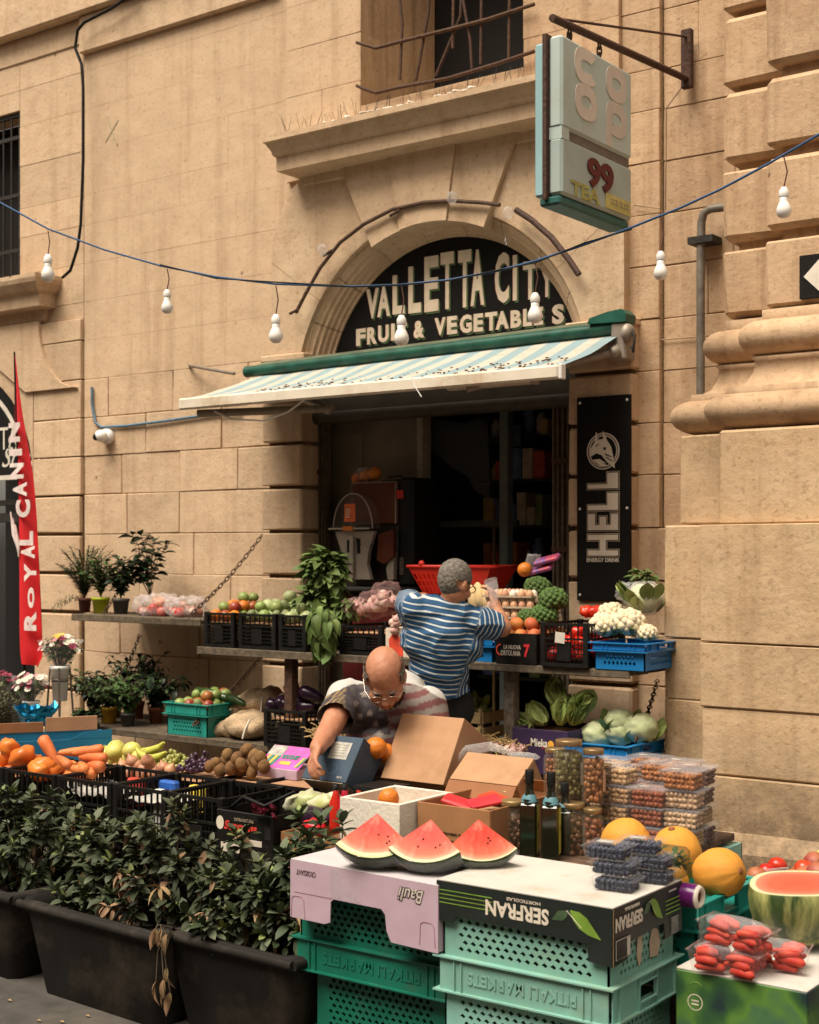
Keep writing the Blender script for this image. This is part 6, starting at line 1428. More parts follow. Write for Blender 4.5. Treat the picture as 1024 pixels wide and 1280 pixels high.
for k in range(4): obj('print_line', decal(rect(.045-.01*k,.003), (.035-.005*k,-.0006,.155-.010*k), XU, ZU, .0008), npm, nb)
obj('hand_hole', decal(rect(.035,.022), (.09,-.0006,.03), XU, ZU, .0012), mat('orange_dim', (.25,.07,.01)), nb); text('IN 6', .024, .01, (.185,-.0006,.02), XU, ZU, WHT, nb, .001)
n = 18; obj('round_mark', MB().add([((.135+rr_q*math.cos(2*PI*k/n)), -.0012, .052+rr_q*math.sin(2*PI*k/n)) for k in range(n) for rr_q in (.021,.0225)], [(2*k,2*((k+1)%n),2*((k+1)%n)+1,2*k+1) for k in range(n)]), mat('steel_blue_print', (.12,.16,.2)), nb)
obj('pale_bottom', MB().box(.002,.222,.004,.145,-.0035,-.0015), mat('cream_card', (.62,.52,.40)), nb)
put('orange', ORA, P(470,935,-2.42), 'large orange standing behind the navy carton', 'orange', None, None, 1.15); put('orange', ORA, P(483,942,-2.35), 'orange half hidden between the navy carton and the big cardboard box', 'orange')
put('orange', ORA, P(486,998,-2.8), 'orange on the white foam box', 'orange', None, None, 1.0); put('orange', ORA, P(432,962,-2.5), 'orange inside the navy carton hole', 'orange', None, None, .9)
mb_ = carton('black carton with a red letter M beside the big cardboard box', 1.50,1.66,-2.68,-2.52,.56,.80, BLK, rz=-.05); text('M', .08, .06, (-.02,-.0805,.20), XU, ZU, rl_, mb_, .001, .04); text('E', .05, .05, (-.02,-.0805,.13), XU, ZU, rl_, mb_, .001, .04)
tilted_box('large plain cardboard box tipped back in front of the men', None, (476,972), .305, .285, .22, .54, -2.42, CARD)
bb2 = tilted_box('smaller plain cardboard box tipped back next to the bottles', None, (562,973), .30, .15, .20, .95, -2.50, CARD)
obj('box_lid_flap', MB().chbox(.0,.30,-.002,.002,-.07,-.004,.001, Matrix.Rotation(.35,4,'X')), CARDD, bb2)
tag(obj('film_sheet', MB().tube(P3([(552,1000),(562,965),(585,938),(612,933),(640,940)], -2.3), [.015,.02,.022,.018,.01], 8), CLEARB), 'crumpled clear film caught between the two cardboard boxes', 'plastic film')
tag(obj('film_sheet', MB().ell(P(655,945,-2.1), (.07,.04,.015), 14, 8, None, .4, 3), CLEARB), 'flat crumpled film lying before the purple carton', 'plastic film')
fb = carton('white foam box between the watermelon wedges and the navy carton', 1.655, 1.925, -2.95, -2.62, .56, .815, mat('foam_white', (.62,.56,.47), .8, .05, 60, .3, rnd=0, dirt=(.5,.42,.32)), open_=True, t_=.02, inside=.2)
jb_ = carton('open brown carton printed with peach and strawberry jelly text, red packets inside', 1.935, 2.245, -2.86, -2.42, .56, .815, CARDD, open_=True, inside=.2)
text('PEACHES & STRAWBERRY FLAVOUR JELLY', .20, .012, (.0,-.2215,.155), XU, ZU, BLK, jb_, .0008, .01); text('BEST BEFORE', .10, .014, (-.04,-.2215,.128), XU, ZU, BLK, jb_, .0008, .02)
obj('fragile_mark', decal(rect(.04,.05), (.1565,-.12,.1), YU, ZU, .0008), BLK, jb_)
obj('torn_flap', MB().chbox(-.155,.155,-.06,.0,0,.003,.001, Matrix.Translation((0,.22,.255)) @ Matrix.Rotation(-.9,4,'X')), CARDD, jb_)
for k, (x, y, a) in enumerate(((2.02,-2.72,.3),(2.10,-2.62,-.5),(2.15,-2.75,.9))):
    o = obj('packet', MB().chbox(-.06,.06,-.035,.035,-.008,.010,.006), rl_ if k != 1 else pkm[2]); o.location = (x,y,.80+.01*k); o.rotation_euler = (.2,.25-.2*k,a); tag(o, ['left','middle','right'][k]+' red foil packet in the open brown carton', 'packet')
# small goods behind the right shrub
ctr = carton('open cardboard tray of salad bags and red bottles behind the right trough', 1.38, 1.68, -2.96, -2.62, .50, .66, CARDD, open_=True, inside=.10)
sm_ = [mat('salad_bag', (.30,.36,.10), .35, .4, 14, .3, c2=(.60,.56,.45)), mat('salad_bag_b', (.35,.38,.08), .35, .5, 12, .3, c2=(.65,.60,.5))]
for k, (px, py, lab) in enumerate(((378,1002,'green and white salad bag, left one in the cardboard tray'),(402,1005,'yellow green salad bag, right one in the cardboard tray'))):
    o = obj('salad_bag', MB().ell((0,0,0), (.085,.05,.035), 16, 10, None, .4, 3, k), sm_[k]); o.location = P(px,py,-2.8); o.rotation_euler = (.3,-.35,.2); tag(o, lab, 'salad bag')
for k, (px, lab) in enumerate(((420,'left'),(431,'right'))):
    c = P(px,1040,-2.9); t_ = thing('red_bottle', lab+' red bottle beside the white foam box', 'bottle', c); obj('bottle_body', MB().lathe([(.001,0),(.022,0),(.024,.02),(.024,.11),(.012,.14),(.011,.165),(.001,.166)], 14), RED, t_); obj('cap', MB().lathe([(.013,.155),(.013,.175),(.001,.176)], 12), BLK, t_)
put('aubergine', AUM, P(395,1022,-2.85), 'dark aubergine below the salad bags', 'aubergine', None, (0,.2,1.4), 1.1); put('red_pepper', RPM, P(392,1035,-2.92), 'red pepper beside the shrub tips', 'pepper')
tt = MB(); 
t_ = thing('red_carnations', 'small red flowers above the red lettered tray', 'flowers', P(330,1018,-3.0))
for k in range(10):
    o = bpy.data.objects.new('flower', FLS[2]); col.objects.link(o); o.parent = t_; o.location = (random.uniform(-.04,.04),random.uniform(-.02,.02),random.uniform(-.01,.03)); o.rotation_euler = (random.uniform(-1,0),random.uniform(-.5,.5),0)

# ------------------------------------------------------------------ front crate stacks
pal = mat('pallet_wood', (.2,.13,.07), .85, .3, 20, .4)
def pallet(label, x0,x1,y0,y1,h):
    t_ = thing('pallet', label, 'pallet', ((x0+x1)/2,(y0+y1)/2,0)); w2,d2 = (x1-x0)/2,(y1-y0)/2
    for k in range(4): obj('board', MB().chbox(-w2,w2,-d2+2*d2*k/4,-d2+2*d2*(k+.8)/4,h-.02,h-.0005,.002), pal, t_)
    for k in (-1,0,1): obj('runner', MB().chbox(k*(w2-.05)-.03,k*(w2-.05)+.03,-d2,d2,0,h-.021,.002), pal, t_)
pallet('pallet under the aqua crates', 2.44,2.99,-3.40,-3.0,.14)
lattice_crate('lower aqua crate of the right front stack, upside down', 2.425, 3.015, -3.43, -3.0, .14, .378, TEALL, True, 'aqua crates with raised PITKALI MARKETS lettering', cw=.0275, chh=.0185)
ac = lattice_crate('upper aqua crate with raised PITKALI MARKETS lettering, directly under the black printed tray', 2.420, 3.020, -3.432, -2.99, .379, .622, TEALL, True, None, txt='PITKALI MARKETS', cw=.0275, chh=.0185)
lbm = mat('torn_label', (.50,.40,.28), .85, .15, 20, .2)
obj('torn_label', decal([(-.06,-.045),(-.045,-.03),(-.04,.03),(-.05,.055),(-.07,.05),(-.075,-.01)], (.285,.03,.17), YU, ZU, .001), lbm, ac); obj('torn_label', decal([(-.02,-.035),(.03,-.04),(.045,.0),(.03,.04),(-.01,.05),(-.025,.01)], (.285,.06,.17), YU, ZU, .001), lbm, ac)
pallet('pallet under the dark green crates', 1.84,2.38,-3.33,-2.95,.05)
lattice_crate('lower dark green crate of the left front stack, upside down', 1.835, 2.405, -3.335, -2.94, .05, .318, TEALD, True, 'upside down dark green crates', cw=.027, chh=.0185, band=.25)
lattice_crate('upper dark green crate directly under the lavender box, upside down', 1.79, 2.43, -3.36, -2.93, .319, .672, TEALD, True, None, cw=.027, chh=.0185, band=.29, txt='PITKALI MARKETS')
# lavender box: upside down tray with a hand cut-out
lav = mat('lavender_card', (.44,.315,.37), .7, .05, 14, .08, rnd=0); lavt = mat('lavender_top', (.50,.455,.46), .7, .05, 14, .08, rnd=0)
B_ = PZ(548,1105,.70); A_ = P(363,1088,B_.y+.02); an = -.035; W = (B_-A_).xy.length; D = .36; H = .19
lb_ = thing('croissant_box', 'lavender cardboard tray turned upside down, printed CROISSANT, carrying the watermelon wedges', 'box', V((A_.x,A_.y,.695-H)), rot=(0,-.0,an))
fp_ = [(0,0),(W*.245,0),(W*.285,.008),(W*.29,.075),(W*.31,.085),(W*.635,.085),(W*.66,.07),(W*.67,.02),(W*.70,-.012),(W,-.015),(W,H-.003),(0,H-.003)]
obj('front_wall', MB().prism(fp_, 0,.004), lav, lb_)
obj('side_wall', MB().box(W-.004,W,.0045,D,-.012,H-.003), lav, lb_); obj('side_wall', MB().box(0,.004,.0045,D,0,H-.003), lav, lb_); obj('side_wall', MB().box(.0045,W-.0045,D-.004,D,0,H-.003), lav, lb_)
obj('top_panel', MB().chbox(.001,W-.001,.001,D-.001,H-.0028,H+.001,.001), lavt, lb_)
obj('hand_slot', MB().box(W*.78,W*.9,D*.86,D*.9,H+.0012,H+.002), BV, lb_)
for x0 in (.0,W-.075):
    for pts in ([(x0+.005,.0,),(x0+.008,.065),(x0+.02,.072),(x0+.05,.072),(x0+.06,.06),(x0+.065,0)],): obj('tab_crease', MB().tube([(x,-.0005,z) for x, z in pts], .0012, 4), mat('mauve_crease', (.25,.10,.15)), lb_)
obj('crease', MB().tube([(.02,-.0005,.085),(W*.3,-.0005,.086)], .0008, 4), MC['mauve_crease'], lb_)
obj('tape', MB().prism([(W*.29,H-.01),(W*.33,H-.008),(W*.36,H-.04),(W*.5,.09),(W*.29,.09)], -.0012,-.0002), film('tape_film', (.8,.7,.75), .25, .2), lb_)
dkp = mat('dark_print', (.07,.04,.045), .6)
text('CROISSANT', .085, .017, (.07,-.0006,H-.038), -XU, -ZU, dkp, lb_, .0008, .01)
for off, m_, d in ((0,dkp,.0008),(0,WHT,.0015)): text('Bauli', .105 if d < .001 else .10, .046 if d < .001 else .040, (W-.105,-.0006,H-.045), -XU, -ZU, m_, lb_, d, .055 if d < .001 else .0, .35)
# black printed tray turned upside down
bk_ = mat('black_green_card', (.013,.017,.015), .45, .15, 10, .05, rnd=0); wt = mat('worn_white_top', (.50,.47,.42), .75, .05, 14, .1, rnd=0, dirt=(.40,.34,.26), dscale=7)
x0, x1, y0, y1, zt = 2.425, 3.025, -3.432, -3.0, .713; W = x1-x0; D = y1-y0; H = .12
sf = thing('printed_tray', 'black tray turned upside down with SERFRAN HORTICOLAS lettering, green leaf and white top', 'box', (x0, y0, zt-H))
obj('front_wall', MB().prism([(0,-.004),(.06,-.004),(.07,.018),(W*.86,.008),(W*.87,-.04),(W,-.045),(W,H-.004),(0,H-.004)], 0, .004), bk_, sf)
obj('side_wall', MB().prism([(0,-.045),(.085,-.04),(.09,.005),(D*.72,.015),(D*.74,-.035),(D,-.03),(D,H-.004),(0,H-.004)], 0, .004, Matrix.Translation((W,0.0,0)) @ Matrix.Rotation(PI/2,4,'Z')), bk_, sf)
obj('side_wall', MB().box(0,.004,.0045,D,0,H-.004), bk_, sf); obj('side_wall', MB().box(.0045,W-.005,D-.004,D,0,H-.004), bk_, sf)
obj('top_panel', MB().chbox(.001,W-.001,.001,D-.001,H-.0038,H+.001,.001), wt, sf)
obj('corner_edge', MB().box(W-.0002,W+.0012,-.0012,.0002,-.044,H-.004), mat('raw_card_edge', (.3,.2,.1)), sf)
gl_ = mat('leaf_green_print', (.16,.28,.035), .5); gd_ = mat('dark_leaf_print', (.05,.09,.04), .5)
def serfran(c0, U, sc, sgn):   # c0: origin at the right end as seen; U: reading direction to the right as seen
    n_ = U.cross(ZU); c0 = V(c0)+n_*.0006
    text('SERFRAN', .215*sc, .046*sc**.5, c0+U*(-.285*sc)+V((0,0,-.0)), -U, -ZU, silv, sf, .0008, .03); text('HORTICOLAS', .115*sc, .009, c0+U*(-.262*sc)+V((0,0,.035)), -U, -ZU, silv, sf, .0008, .02)
    lf = [(.0,.028),(.03,.026),(.055,.012),(.075,-.012),(.10,-.042),(.06,-.034),(.03,-.02),(.012,.0)]
    obj('leaf_print', decal([(x*sc,z) for x, z in lf][::-1] if False else [(x*sc,z) for x, z in lf[::-1]], c0+U*(-.108*sc)+V((0,0,.005)), U, ZU, .0008), gl_, sf)
    obj('leaf_print', decal([(-.0*sc,.028),(-.035*sc,.022),(-.055*sc,-.006),(-.02*sc,-.004),(-.005*sc,.01)], c0+U*(-.112*sc)+V((0,0,.003)), U, ZU, .0008), gd_, sf)
    obj('leaf_vein', MB().tube([c0+U*(-.118*sc)+V((0,0,.030))+n_*.001, c0+U*(-.09*sc)+V((0,0,.005))+n_*.001, c0+U*(-.07*sc)+V((0,0,-.012))+n_*.001], .0010, 4), silv, sf)
serfran((W-.03,0,.062), XU, 1.0, 1)
for k in range(4): obj('green_line', MB().box(.006,.20,-.0012,-.0002,.052+.0125*k,.0545+.0125*k), gl_, sf)
serfran((W+.004+.0,.30,.070), YU, .75, 1)
for k in range(4): obj('green_line', MB().box(W+.0042,W+.0052,.315,.41,.038+.0125*k,.0405+.0125*k), gl_, sf)
obj('barcode_frame', decal(rect(.085,.055), (W+.0042,.05,-.0), YU, ZU, .0006), silv, sf); obj('barcode_frame', decal(rect(.082,.052), (W+.005,.05,-.0), YU, ZU, .0006), bk_, sf); obj('barcode', decal(rect(.018,.05), (W+.0055,.080,0), YU, ZU, .0006), WHT, sf)
for k in range(8): obj('fine_print', decal(rect(.05-.006*(k%3),.0025), (W+.0042,.375,.02-.0065*k), YU, ZU, .0005), npm, sf)
obj('fine_print', decal(rect(.05,.005), (W+.0042,.36,.103), YU, ZU, .0005), npm, sf)
# watermelon wedges
def wmat():
    m_, t, p = nodes('watermelon_flesh'); N = t.nodes.new; L = t.links.new
    tc = N('ShaderNodeTexCoord'); ln = N('ShaderNodeVectorMath'); ln.operation = 'LENGTH'; L(tc.outputs['Object'], ln.inputs[0])
    n = N('ShaderNodeTexNoise'); n.inputs['Scale'].default_value = 12; n.inputs['Detail'].default_value = 5; L(tc.outputs['Object'], n.inputs['Vector'])
    a = N('ShaderNodeMath'); a.operation = 'MULTIPLY_ADD'; L(n.outputs[0], a.inputs[0]); a.inputs[1].default_value = .02; L(ln.outputs['Value'], a.inputs[2])
    d = N('ShaderNodeMath'); d.operation = 'DIVIDE'; L(a.outputs[0], d.inputs[0]); d.inputs[1].default_value = .182
    r = N('ShaderNodeValToRGB'); e = r.color_ramp.elements; e[0].position = 0; e[0].color = (.52,.022,.012,1); e[1].position = 1; e[1].color = (.38,.44,.18,1)
    for ps, c_ in ((.5,(.56,.040,.020)),(.78,(.62,.10,.05)),(.875,(.66,.22,.13)),(.915,(.60,.54,.33))): q = e.new(ps); q.color = (*c_,1)
    L(d.outputs[0], r.inputs[0]); 
    n2 = N('ShaderNodeTexNoise'); n2.inputs['Scale'].default_value = 26; n2.inputs['Detail'].default_value = 8; mp = N('ShaderNodeMapping'); mp.inputs['Scale'].default_value = (1,1,.25); L(tc.outputs['Object'], mp.inputs[0]); L(mp.outputs[0], n2.inputs['Vector'])
    rr_ = N('ShaderNodeValToRGB'); rr_.color_ramp.elements[0].position = .52; rr_.color_ramp.elements[1].position = .75; L(n2.outputs[0], rr_.inputs[0])
    mx_ = N('ShaderNodeMixRGB'); f = N('ShaderNodeMath'); f.operation = 'MULTIPLY'; f.inputs[1].default_value = .6; L(rr_.outputs[0], f.inputs[0]); L(f.outputs[0], mx_.inputs[0]); L(r.outputs[0], mx_.inputs[1]); mx_.inputs[2].default_value = (.72,.33,.22,1)
    L(mx_.outputs[0], p.inputs['Base Color']); p.inputs['Roughness'].default_value = .5; p.inputs['Specular IOR Level'].default_value = .25; b = N('ShaderNodeBump'); b.inputs['Strength'].default_value = .6; b.inputs['Distance'].default_value = .008; L(n2.outputs[0], b.inputs['Height']); L(b.outputs[0], p.inputs['Normal']); return m_
WF = wmat(); WRD = mat('watermelon_rind', (.035,.075,.02), .35, .5, 14, .05, c2=(.015,.03,.012), rnd=0)
sdm = mat('melon_seed', (.05,.015,.01), .3)
def wedge(label, c, R_, yaw, seed):
    random.seed(seed); t_ = thing('watermelon_wedge', label, 'watermelon', c, group='watermelon wedges on the lavender box', rot=(-.20,0,yaw))
    a = V((-.707,-.408,-.577)); b = V((.707,-.408,-.577)); c3 = V((0,.816,-.577)); n = 12
    def slerp(u, v, t): return (u*math.cos(PI/2*t)+v*math.sin(PI/2*t))
    fm_2 = MB()
    for (u, v) in ((a,b),(b,c3),(c3,a)):
        vs = [V((0,0,0))]
        for ring in range(1,5):
            for k in range(n+1): vs.append(slerp(u,v,k/n)*R_*.985*ring/4)
        fs = [(0,k+2,k+1) for k in range(n)]+[(1+(r_-1)*(n+1)+k, 1+(r_-1)*(n+1)+k+1, 1+r_*(n+1)+k+1, 1+r_*(n+1)+k) for r_ in range(1,4) for k in range(n)]
        fm_2.add(vs, fs)
    obj('flesh', fm_2, WF, t_)
    rd2 = MB(); N_ = 12; idx = {}; vs = []
    for i in range(N_+1):
        for j in range(N_+1-i):
            k = N_-i-j; d = (a*i+b*j+c3*k).normalized(); idx[i,j] = len(vs); vs.append(d*R_*(1+.01*noise.noise(d*4)))
    fs = []
    for i in range(N_):
        for j in range(N_-i):
            fs.append((idx[i,j], idx[i+1,j], idx[i,j+1]))
            if i+j < N_-1: fs.append((idx[i+1,j], idx[i+1,j+1], idx[i,j+1]))
    obj('rind', rd2.add(vs, fs, True), WRD, t_)
    sm2 = MB()
    for k in range(4):
        t2 = random.uniform(.2,.8); p = slerp(a,b,t2)*R_*random.uniform(.45,.72)+V((0,-.816,.577))*.0015; sm2.ell(p, (.003,.002,.004), 6, 4)
    obj('seeds', sm2, sdm, t_, kind='stuff')
    fl2 = MB(); d2_ = [v*1.025+V((0,0,-.002)) for v in vs]; fl2.add([v*(1+.03*noise.noise(V(v)*40+V((seed,0,0)))) for v in d2_], fs, True); obj('wrap', fl2, film('cling_film', (.85,.85,.88), .16, .12), t_)
    return t_
zl = .692
for lab, ax_, ay, Y, R_, yaw in (('largest watermelon wedge, at the left end of the lavender box',472,1019,-3.33,.172,.50),('middle watermelon wedge on the lavender box',539,1026,-3.28,.165,.35),('smallest watermelon wedge, at the right end of the lavender box',598,1029,-3.17,.160,.72)):
    p = P(ax_, ay, Y); wedge(lab, V((p.x, Y, zl+R_*.99)), R_, yaw, int(ax_))
# blueberry punnets
bbm = mat('blueberry', (.014,.016,.032), .5, .3, 30, .1, c2=(.03,.035,.06)); 
def punnet_mesh(w_, d_, h_, taper=.82):
    mb = MB(); vs = []
    for z, q in ((0,taper),(h_*.75,1),(h_*.78,1.07),(h_*.8,1.07),(h_*.8,1.0),(h_,.88)):
        vs += [(-w_/2*q,-d_/2*q,z),(w_/2*q,-d_/2*q,z),(w_/2*q,d_/2*q,z),(-w_/2*q,d_/2*q,z)]
    mb.add(vs, [(i*4+k,i*4+(k+1)%4,(i+1)*4+(k+1)%4,(i+1)*4+k) for i in range(5) for k in range(4)]+[(20,21,22,23),(3,2,1,0)])
    for k in range(9):
        x = -w_/2*.85+w_*.85*k/8; mb.box(x-.0012,x+.0012,-d_/2*.96,-d_/2*.9,.004,h_*.72)
    return mb
def fill_mesh(w_, d_, z0, z1, r, m_, name, seed=1, flat=.8):
    random.seed(seed); mb = MB(); mb.box(-w_/2+r,w_/2-r,-d_/2+r,d_/2-r,z0,z1-r)
    nx, ny, nz = int(w_/(1.8*r)), int(d_/(1.8*r)), max(1, int((z1-z0)/(1.8*r)))
    for i in range(nx):
        for j in range(ny):
            for k in range(nz):
                if 0 < i < nx-1 and 0 < j < ny-1 and k < nz-1: continue
                c_ = (-w_/2+r+(w_-2*r)*i/max(1,nx-1)+random.uniform(-.25,.25)*r, -d_/2+r+(d_-2*r)*j/max(1,ny-1)+random.uniform(-.25,.25)*r, z0+r+(z1-z0-2*r)*k/max(1,nz-1)+random.uniform(-.15,.15)*r)
                mb.ell(c_, (r*random.uniform(.85,1.15), r*random.uniform(.85,1.1)*flat, r), 7, 5)
    me = mb.mesh(name); me.materials.append(m_); return me
BBF = fill_mesh(.115,.085,.003,.036,.0085,bbm,'berries'); PUN = punnet_mesh(.13,.10,.045).mesh('punnet'); PUN.materials.append(film('punnet_film', (.5,.5,.53), .05, .08))
pb0 = [(768,1110,0,'lowest blueberry punnet of the left stack'),(765,1108,1,'middle blueberry punnet of the left stack'),(757,1106,2,'topmost blueberry punnet of the left stack, its lid turned to the light'),(812,1100,0,'lower blueberry punnet of the right stack'),(810,1100,1,'middle blueberry punnet of the right stack'),(797,1098,1.9,'upper blueberry punnet of the right stack')]
for i, (px, py, lv_, lab) in enumerate(pb0):
    c = PZ(px, py+3, .716); t_ = thing('berry_punnet', lab, 'punnet', V((c.x, c.y+.02, .7145+.043*lv_)), .12+.12*math.sin(i*3), 'blueberry punnets on the black tray')
    obj('tray', PUN, None, t_); obj('berries', BBF, None, t_, kind='stuff'); 
    if lv_ > 1.5: obj('label', decal(rect(.05,.035), (-.01,0,.046), XU, YU, .0005), npm, t_)
c = PZ(826,1098,.716); t_ = thing('salad_pack', 'dark green salad pack in a clear tray behind the blueberry punnets', 'salad pack', V((c.x,c.y+.05,.7145))); obj('pack', MB().chbox(-.06,.06,-.04,.04,0,.09,.012), film('film_green', (.05,.07,.03), .55, .15), t_); lv = [(frame(V((random.uniform(-.05,.05),random.uniform(-.035,.035),random.uniform(.01,.07))), rdir(), 0, .6), 0) for _ in range(50)]; foliage(t_, lv, LM, 10)
# melons and their crate
mc = lattice_crate('teal crate carrying the yellow melons behind the black tray', 2.56, 3.05, -2.93, -2.47, .40, .625, TEALM, False, band=.36, cw=.026, chh=.02, insert=.16)
mlm = mat('melon_skin', (.60,.27,.035), .7, .1, 14, .5, rnd=.06, c2=(.55,.24,.025)); mst = mat('melon_scar', (.25,.09,.03), .8)
def melon(label, c, r, rot, seed):
    mb = MB(); vs = []; nu, nv = 48, 24
    for j in range(nv+1):
        b_ = PI*j/nv
        for i in range(nu):
            a = 2*PI*i/nu; d = V((math.sin(b_)*math.cos(a), math.sin(b_)*math.sin(a), -math.cos(b_)))
            q = 1+.035*noise.noise(V((a*4.5 if a < PI else (2*PI-a)*4.5, d.z*1.2, seed)))*math.sin(b_)+.03*noise.noise(d*1.5+V((seed,0,0))); vs.append((d.x*r*q, d.y*r*q, d.z*r*1.12*q))
    mb.add(vs, [(j*nu+i, j*nu+(i+1)%nu, (j+1)*nu+(i+1)%nu, (j+1)*nu+i) for j in range(nv) for i in range(nu)], True)
    t_ = thing('melon', label, 'melon', c, rot=rot); obj('melon_body', mb, mlm, t_); obj('stem_scar', MB().ell((0,0,r*1.115), (.012,.012,.004), 10, 6), mst, t_)
for lab, px, py, Y, r, rot in (('yellow melon left, behind the blueberry punnets',782,1054,-2.62,.085,(1.2,.1,.9)),('yellow melon in the middle, stood on end with a brown scar',846,1068,-2.62,.084,(.25,-.2,.5)),('yellow melon at the right end of the teal crate',899,1091,-2.72,.078,(1.3,.5,1.2)),('yellow melon half hidden behind the salad pack',833,1103,-2.85,.07,(.9,.2,.3))):
    melon(lab, P(px,py,Y), r, rot, px*.37)
rr_ = thing('film_roll', 'purple roll of cling film with white paper core beside the melons', 'film roll', P(872,1121,-2.99))
Mx = Matrix.Rotation(PI/2,4,'Y'); obj('roll', MB().lathe([(.036,-.28),(.036,.0),(.0355,.003)], 24, M=Mx), mat('purple_roll', (.10,.01,.10), .2), rr_); obj('core', MB().lathe([(.036,.001),(.030,.012),(.022,.012),(.020,-.02)], 24, M=Mx), WHT, rr_); obj('core_inside', MB().lathe([(.0205,.002),(.0205,-.2),(.001,-.2)], 16, M=Mx), CARDD, rr_)
# bottles and jars
bt_ = table('dark board table under the olive oil bottles', 2.16, 2.55, -2.80, -2.30, .645, mat('dark_board', (.09,.05,.03), .7, .3, 20, .3))
obt = mat('dark_bottle_glass', (.012,.012,.006), .08, .1, 5, 0, spec=.7, rnd=0); oly = mat('olive_label', (.42,.38,.05), .6)
def bottle(label, px, py, Y, h=.285, lab=True):
    c = P(px,py,Y); c.z = .6455; t_ = thing('oil_bottle', label, 'bottle', c, .35, 'tall dark olive oil bottles')
    w_ = .030; obj('bottle_body', MB().chbox(-w_,w_,-w_,w_,0,h*.62,.006), obt, t_)
    obj('shoulder', MB().lathe([(w_*1.0,h*.60),(w_*.92,h*.66),(.016,h*.74),(.0135,h*.78),(.0135,h*.86)], 16), obt, t_); obj('cap', MB().lathe([(.015,h*.84),(.0155,h*.86),(.0155,h*.99),(.014,h),(.001,h)], 16), BLK, t_)
    obj('neck_tag', MB().lathe([(w_*.97,h*.635),(w_*.88,h*.675),(.019,h*.72)], 16, wob=.02), mat('neck_blue', (.10,.22,.26), .4), t_)
    if lab: 
        obj('label', decal(rect(.036,h*.52), (w_+.0003,.0,h*.33), YU, ZU, .0008), oly, t_); text('e', .012,.02,(w_+.0013,0,h*.36), YU, ZU, BLK, t_, .0005)
for lab, px, py, Y, hh_ in (('leftmost dark olive oil bottle with a narrow yellow label',662,1073,-2.72,.30),('middle dark olive oil bottle with a yellow label',689,1075,-2.72,.30),('shorter dark olive oil bottle behind the other two, yellow label',706,1066,-2.62,.25)): bottle(lab, px, py, Y, hh_)
olv = [mat('olive_brown', (.11,.045,.018), .4, .3, 20, .1), mat('olive_green', (.10,.085,.02), .4, .3, 20, .1), mat('pickle_orange', (.22,.07,.02), .4, .3, 20, .1)]
OLF = {}
def jarfill(r, h, k):
    key = (round(r,3), round(h,3), k)
    if key in OLF: return OLF[key]
    random.seed(k); mb = MB(); q = .011
    for L_ in range(int(h/(1.7*q))):
        n_ = int(2*PI*(r-q)/(1.9*q))
        for i in range(n_): a = 2*PI*(i+random.uniform(-.4,.4)+.5*(L_%2))/n_; rq = r-q*random.uniform(.9,1.5); u_ = random.uniform(.7,1.25); mb.ell((rq*math.cos(a),rq*math.sin(a),q+L_*1.7*q+random.uniform(-.5,.5)*q), (q*u_,q*u_,q*random.uniform(.8,1.4)), 7, 5)
    mb.lathe([(.001,.002),(r-1.6*q,.002),(r-1.6*q,h),(.001,h)], 12); me = mb.mesh('olives'); me.materials.append(olv[k]); OLF[key] = me; return me
lidm = mat('brass_lid', (.30,.20,.09), .35, .15, 10, .05, .6); gjar = film('jar_glass', (.5,.42,.3), .14, .04)
def jar(label, px, py, Y, r, h, k, lab='w', zbase=.6455, name='olive_jar', cat='jar'):
    c = P(px,py,Y); c.z = zbase; t_ = thing(name, label, cat, c, .35)
    obj('glass', MB().lathe([(.001,0),(r*.95,0),(r,.006),(r,h*.80),(r*.82,h*.88),(r*.80,h*.95)], 22), gjar, t_); obj('lid', MB().lathe([(r*.86,h*.90),(r*.88,h*.91),(r*.88,h*.985),(r*.84,h),(.001,h)], 22), lidm, t_); obj('olives', jarfill(r*.94, h*.80, k), None, t_, kind='stuff')
    if lab:
        m_ = npm if lab == 'w' else mat('peach_label', (.48,.27,.17), .7); n = 8; vs = []
        for q in range(n+1):
            a = -.55+1.1*q/n; vs += [(math.cos(a)*(r+.001), math.sin(a)*(r+.001), h*.22), (math.cos(a)*(r+.001), math.sin(a)*(r+.001), h*.62)]
        obj('label', MB().add(vs, [(2*q,2*q+2,2*q+3,2*q+1) for q in range(n)], True), m_, t_)
    return t_
jar('jar of brown olives left of the oil bottles', 642,1072,-2.70,.050,.185,0); jar('jar of brown olives with a white lid behind the leftmost jar', 636,1062,-2.48,.045,.175,0,None)
jar('lower jar of dark olives right of the oil bottles, white label', 716,1068,-2.60,.048,.18,0); jar('lower jar with a peach coloured label beside the melons', 741,1062,-2.58,.038,.165,2,'p')
jar('largest pickle jar, standing on top of the lower jars', 711,1068,-2.52,.055,.20,1,'w',.832); jar('upper jar with a peach coloured label right of the largest jar', 742,1062,-2.50,.042,.19,2,'p',.815); jar('upper jar of orange pickles left of the largest jar', 694,1066,-2.44,.042,.17,2,None,.815)
jar('jar supporting the upper jars at the back', 700,1066,-2.42,.045,.165,0,None)
for i, z in enumerate((.66,.755,.85)):
    p = P(757,1060,-2.40); t_ = jar(['lowest','middle','topmost'][i]+' small dark jar of the column beside the pistachio tubs', 757,1060,-2.40,.027,.088,0,'p' if i == 1 else None, z)
